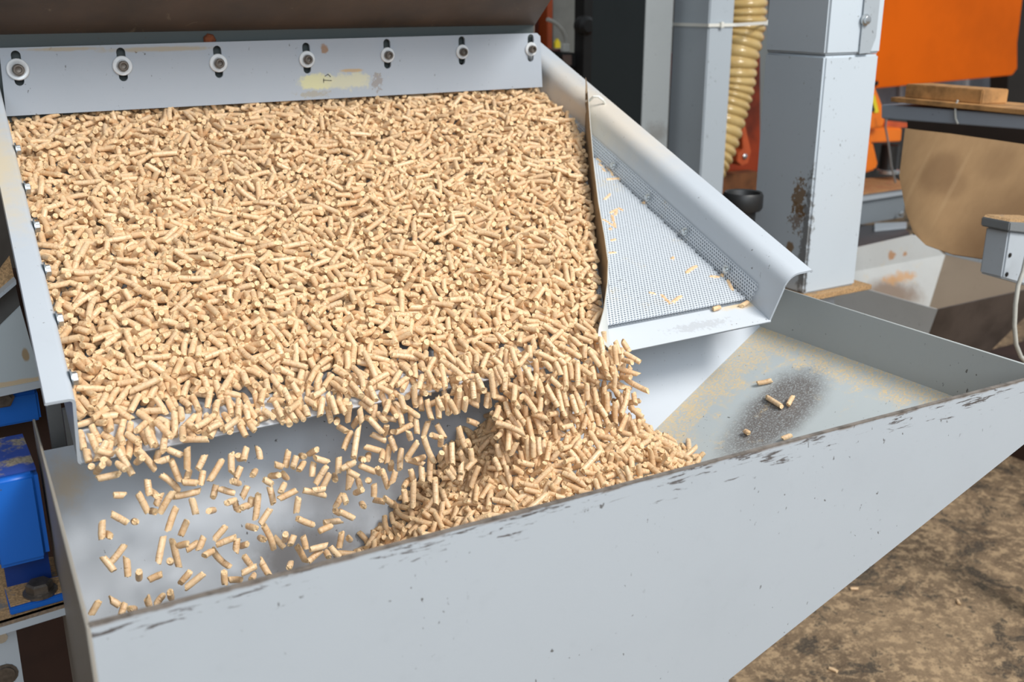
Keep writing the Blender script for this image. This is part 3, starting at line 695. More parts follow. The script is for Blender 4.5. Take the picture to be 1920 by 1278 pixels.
bu = tag(obj('black_upright', slabY([(1096, -30), (1112, -30), (1110, 300), (1092, 260)], 2.66, .05), BLACKP), 'black upright against the left side of the dark cabinet', 'upright'); obj('round_knob', m, BLACKP, bu, smooth=True)
tag(obj('brown_bracket', slabY([(1052, 128), (1106, 128), (1104, 142), (1066, 140)], 2.72, .04), plain('brown_bracket', srgb(98, 66, 50), .6)), 'reddish brown bracket under the black switch box', 'bracket')
tag(obj('grey_lower_cover', slabY([(1060, 138), (1108, 138), (1108, 260), (1060, 260)], 2.78, .1), plain('lower_cover', srgb(88, 86, 80), .6)), 'dull grey cover below the brown bracket beside the diverter', 'cover')
tag(obj('dark_machine_wall', slabY([(900, -60), (1300, -60), (1300, 330), (900, 330)], 3.6, .1), plain('machine_wall_dark', srgb(60, 56, 52), .8)), 'dark machine wall far behind the switch box', 'wall panel')

# ================================================================== BACKGROUND, RIGHT
oc = thing('orange_cabinet', 'large orange machine cabinet at the top right', 'cabinet', atY(1770, 165, 3.05))
obj('cabinet_body', slabY([(1636, -60), (1925, -60), (1908, 80), (1908, 128), (1899, 141), (1640, 166)], 3.05, .5), ORANGE, oc, bevel=.004)
m = M(); m.lathe(atY(1643, 156, 3.045), (0, -1, 0), [(.010, 0), (.010, .004)], 10); obj('screw', m, DARKMET, oc)
tag(obj('dark_upright', slabY([(1896, -60), (1960, -60), (1960, 215), (1888, 205)], 3.3, .1), plain('dark_up', srgb(44, 38, 32), .7)), 'dark upright right of the orange cabinet', 'upright')
rw = thing('ribbed_wall_panel', 'bluish grey ribbed sheet below the orange cabinet', 'wall panel', atY(1770, 215, 3.6))
obj('sheet', slabY([(1630, 120), (1895, 110), (1890, 215), (1630, 215)], 3.6, .02), plain('ribbed_sheet', srgb(150, 156, 168), .5), rw)
for u in (1690, 1743, 1814, 1880): obj('rib', slabY([(u-3, 112), (u+3, 112), (u+3, 215), (u-3, 215)], 3.585, .015), plain('rib_pale', srgb(196, 198, 202), .5) if 'rib_pale' not in bpy.data.materials else bpy.data.materials['rib_pale'], rw)
# bench beam (runs in depth) with a plank on it
XB = 1.98
zB = atX(1900, 214, XB)[2]
bm_ = thing('grey_bench_beam', 'grey steel bench beam under the plank at the right', 'beam', V3(XB, 2.4, zB-.06))
p1 = atX(1925, 216, XB); p2 = atX(1652, 196, XB); p3 = atX(1652, 222, XB); p4 = atX(1925, 243, XB)
m = M(); m.prism([p1, p2, p3, p4], (.10, 0, 0)); obj('beam_body', m, paint('beam_grey', (150, 158, 168), .5), bm_, bevel=.002)
m = M(); q1, q2 = atX(1935, 205, XB+.01), atX(1672, 184, XB+.01); zz1 = p1[2]+.001
yq1, yq2 = p1[1]+.0, atX(1675, 190, XB)[1]
m.prism([V3(XB-.01, yq1-.2, zz1), V3(XB+.12, yq1-.2, zz1), V3(XB+.12, yq2, zz1), V3(XB-.01, yq2, zz1)], (0, 0, .010)); tag(obj('wide_plank', m, WOODM, bevel=.001), 'thin wide plank lying along the grey bench beam at right', 'plank')
m = M(); m.prism([V3(XB+.02, yq1+.12, zz1+.010), V3(XB+.08, yq1+.10, zz1+.010), V3(XB+.08, yq2-.03, zz1+.010), V3(XB+.01, yq2-.02, zz1+.010)], (0, 0, .030)); tag(obj('thick_plank', m, WOODM, bevel=.002), 'thicker brown wooden batten lying on the wide plank', 'plank')
pts = [atX(u, v, XB-.006) for (u, v) in ((1796, 188), (1792, 196), (1791, 208), (1792, 222), (1796, 232))]
m = M(); m.tube(pts, .0022, 6); tag(obj('hanging_wire', m, CABLE, smooth=True), 'thin pale wire hanging over the grey bench beam', 'wire')
# dark sheet set in place of the shaded gap under the beam
tag(obj('shaded_gap_sheet', slabX([(1700, 215), (1960, 240), (1960, 470), (1712, 440)], XB+.25, .02), plain('gap_shade', srgb(46, 34, 28), .8)), 'dark sheet standing in for the shaded gap behind the cardboard under the bench beam', 'panel')
# cardboard leaning
XC = 1.86
def cardpt(u, v): return atX(u, v, XC + (v-240)*(-.0006))
CARD = mk_card()
us = [(1697, 240), (1722, 243), (1780, 250), (1860, 262), (1960, 276)]
lo = [(1712, 436), (1738, 458), (1785, 476), (1865, 489), (1960, 498)]
mid = [(1686, 330), (1716, 340), (1772, 345), (1852, 352), (1960, 360)]
mid2 = [(1698, 395), (1722, 412), (1766, 420), (1852, 428), (1960, 440)]
rows = []
for k, row in enumerate((us, mid, mid2, lo)):
    rows.append([cardpt(u, v) + V3(-.005 if i in (1,) else (.004 if i == 3 else 0), 0, 0) for i, (u, v) in enumerate(row)])
m = M(); m.sheet(rows, .004); tag(obj('cardboard_sheet', m, CARD, smooth=True), 'stained brown cardboard sheet leaning under the bench at right', 'cardboard')
# orange machine left of cardboard
om = thing('orange_grinder', 'bright orange power tool standing on the shelf behind the wide post', 'power tool', atY(1650, 335, 2.55))
obj('upper_housing', slabY([(1625, 150), (1641, 160), (1650, 182), (1662, 215), (1657, 238), (1625, 244)], 2.55, .09), ORANGE2, om, bevel=.006)
obj('sticker', slabY([(1634, 172), (1641, 180), (1648, 210), (1641, 212), (1630, 200)], 2.545, .006), YELLOW, om)
obj('sticker_print', slabY([(1630, 190), (1636, 190), (1641, 208), (1630, 210)], 2.543, .004), BLACKP, om)
obj('motor_block', slabY([(1622, 242), (1692, 240), (1690, 265), (1622, 268)], 2.6, .10), ORANGE2, om, bevel=.004)
obj('top_cover', slabY([(1658, 226), (1718, 232), (1722, 238), (1660, 240)], 2.66, .08), plain('red_orange', srgb(220, 96, 50), .5), om)
obj('lower_housing', slabY([(1620, 266), (1639, 266), (1648, 305), (1644, 318), (1620, 326)], 2.52, .09), ORANGE2, om, bevel=.008)
m = M(); cc = atY(1664, 322, 2.62); rad = .034; m.lathe(cc, (0, 0, 1), [(rad*1.0, 0), (rad*1.05, .012), (rad, .018), (rad*.95, .10)], 20); obj('steel_spindle', m, DARKMET, om, smooth=True)
m = M(); m.lathe(cc, (0, 0, 1), [(rad*1.25, -.004), (rad*1.25, .008), (rad*1.08, .012)], 20); obj('chrome_ring', m, CHROME, om, smooth=True)
m = M(); m.tube([atY(u, v, 2.50) for (u, v) in ((1659, 205), (1662, 222), (1660, 238), (1666, 270), (1671, 310), (1679, 342))], .0036, 8); tag(obj('tool_cable', m, plain('tool_cable_grey', srgb(128, 128, 126), .5), smooth=True), 'grey cable running down from the orange power tool', 'cable')
# shelves
z1 = atY(1650, 352, 2.5)[2]
sh = thing('upper_shelf_block', 'grey steel bench block with sawdusty wooden top behind the wide post', 'bench', atZ(1650, 360, z1-.12))
top1 = [(1590, 366), (1709, 349), (1672, 331), (1590, 336)]
obj('top_board', slabZ(top1, z1, .006), mk_dusty('dusty_board', (176, 120, 80), .6, (206, 150, 98)), sh)
A_, B_ = atZ(1590, 368, z1-.006), atZ(1709, 350, z1-.006); C_ = atZ(1672, 332, z1-.006)
m = M(); m.prism([A_, B_, C_, atZ(1590, 337, z1-.006)], (0, 0, -.026)); obj('steel_edge', m, GREY2, sh, bevel=.001)
A2, B2 = A_+V3(.01, .02, -.030), B_+V3(0, .02, -.030); 
m = M(); m.prism([A2, B2, B2+V3(0, 0, -.085), A2+V3(0, 0, -.085)], (.02, .03, 0)); fc = obj('front_face', m, paint('bench_face', (132, 140, 146), .5), sh)
m = M(); m.lathe(atY(1688, 400, B2[1]-.03), (0, -1, 0), [(.010, 0), (.010, .006), (.005, .008)], 6); obj('hex_bolt', m, CHROME, sh)
z2 = z1-.125
sh2 = thing('lower_shelf', 'dark steel shelf with stray pellets below the bench block', 'shelf', atZ(1650, 440, z2-.02))
obj('shelf_plate', slabZ([(1590, 470), (1706, 436), (1690, 424), (1590, 420)], z2, .014), plain('dark_shelf', srgb(92, 90, 92), .45, .4), sh2)
obj('far_side_panel', slabX([(1600, 470), (1665, 452), (1720, 440), (1720, 475), (1600, 520)], XB-.02, .01) if False else slabZ([(1640, 430), (1700, 424), (1700, 416), (1640, 418)], z2+.01, .008), GREY2, sh2)

# second hopper behind
zh = -.75
h2 = thing('second_hopper', 'second grey steel hopper with sawdust inside, below the cardboard', 'hopper', atZ(1740, 640, FLOOR))
cA = atZ(1758, 580, zh); xh, yh2 = cA[0], cA[1]
cF = atZ(1772, 478, zh); xfar, yfar = cF[0], cF[1]
NK = V3(0, 1.0, -.5); KD = yfar-.5*zh
H2 = paint('second_hopper_paint', (206, 208, 206), .5, dust=.1, stains=[
    lambda m: (m.blob(onplane(1655, 562, NK, KD), (.17, .3, .055), .45, .5, 12), (140, 118, 100), .9),
    lambda m: (m.blob(onplane(1685, 520, NK, KD), (.07, .3, .016), .7, 1.3, 40), (212, 158, 98), .75),
    lambda m: (m.blob(atY(1672, 478, yfar), (.018, .3, .012), .4, 1.3, 50), (190, 132, 76), .8),
    lambda m: (m.blob(atY(1697, 476, yfar), (.010, .3, .007), .5, 1.0, 60), (190, 132, 76), .8)])
H2B = paint('second_hopper_shaded_brown', (150, 134, 116), .5, dirt=.5)  # sawdust brown and the shade of this side in one colour
H2D = plain('second_hopper_shaded_side', srgb(98, 88, 82), .45, .3, .15, 9)  # brown metal, its colour darkened for the shade of the downward slope
# far corner's inner crease runs down through the point seen at (1742, 575)
nk = np.array([0, 1.0, -.5]); qd = onplane(1742, 575, nk, yfar-.5*zh); e_ = (qd-cF)/(cF[2]-qd[2])
D3 = cF+e_*.34; D1 = V3(xh+.03, yh2+.10, zh-.34); D2 = V3(D3[0], D1[1], D1[2]); D4 = V3(D1[0], D3[1], D1[2])
xm, ym, zm_, xm2, ym2 = D1[0], D1[1], D1[2], D3[0], D3[1]
C1, C2, C3, C4 = V3(xh, yh2, zh), V3(xfar, yh2, zh), V3(xfar, yfar, zh), V3(xh, yfar, zh)
for nm, q, mt in (('left_panel', [C4, C1, D1, D4], paint('second_hopper_lifted_left', (226, 230, 230), .45)), ('front_panel', [C1, C2, D2, D1], H2D), ('right_panel', [C2, C3, D3, D2], H2B), ('back_panel', [C3, C4, D4, D3], H2)):  # left panel's coat is lightened to make up for light it lacks
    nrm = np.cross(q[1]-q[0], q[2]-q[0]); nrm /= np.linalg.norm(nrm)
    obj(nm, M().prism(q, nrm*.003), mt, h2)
# raised back splash panels of second hopper
m = M(); m.prism([C4, C3, atY(1725, 437, yfar), atY(1590, 468, yfar)], (0, .004, 0)); obj('back_splash', m, H2, h2)
m = M(); m.prism([C2, C3, atX(1772, 464, xfar), atX(1925, 497, xfar)], (.004, 0, 0)); obj('side_splash', m, GREY2, h2)
m = M(); m.box(xm, xm2, ym, ym2, FLOOR, zm_); obj('outlet_duct', m, GREY2, h2)

# junction box with cable on the right edge
yj = 1.05
jb = thing('junction_box', 'grey steel bracket box with two screws at the right edge', 'box', atY(1900, 525, yj))
q_ = atY(1950, 500, yj); obj('support_post', M().box(2.0, 2.05, yj+.01, yj+.06, FLOOR, q_[2]+.05), GREY2, jb); obj('support_arm', M().box(q_[0]-.02, 2.05, yj+.01, yj+.04, q_[2]-.02, q_[2]+.02), GREY2, jb)
obj('box_body', slabY([(1893, 432), (1960, 440), (1960, 545), (1879, 522)], yj, .045), GREY2, jb, bevel=.003)
obj('top_edge', slabY([(1894, 416), (1960, 420), (1960, 441), (1892, 434)], yj-.006, .055), paint('jb_edge', (120, 124, 126), .5), jb, bevel=.002)
obj('sawdust_layer', slabY([(1898, 411), (1960, 412), (1960, 420), (1894, 416)], yj-.003, .05), SAWTOP, jb)
for (u, v) in ((1893, 478), (1887, 514)):
    m = M(); m.lathe(atY(u, v, yj), (0, -1, 0), [(.0040, 0), (.0040, .0015), (.002, .0025)], 10); obj('screw', m, DARKMET, jb, smooth=True)
cp = [(1925, 480), (1918, 510), (1909, 535), (1904, 570), (1902, 610), (1905, 645), (1914, 668), (1930, 685)]
m = M(); m.tube([atY(u, v, yj-.03) for (u, v) in cp], .0038, 10); tag(obj('hanging_cable', m, CABLE, smooth=True), 'thick pale grey cable looping down from the junction box', 'cable')
# added dark box standing in for the shadow under the second hopper
tag(obj('dark_shade_box', M().box(2.75, 3.9, 1.5, 1.9, FLOOR, -1.06), BROWN), 'dark brown box standing in for the floor shadow at the far right', 'dark box')

# ================================================================== PELLETS
LS = [.008,.010,.012,.013,.014,.015,.016,.017,.018,.019,.020,.021,.022,.024,.027,.031,.036]
RP = .0036
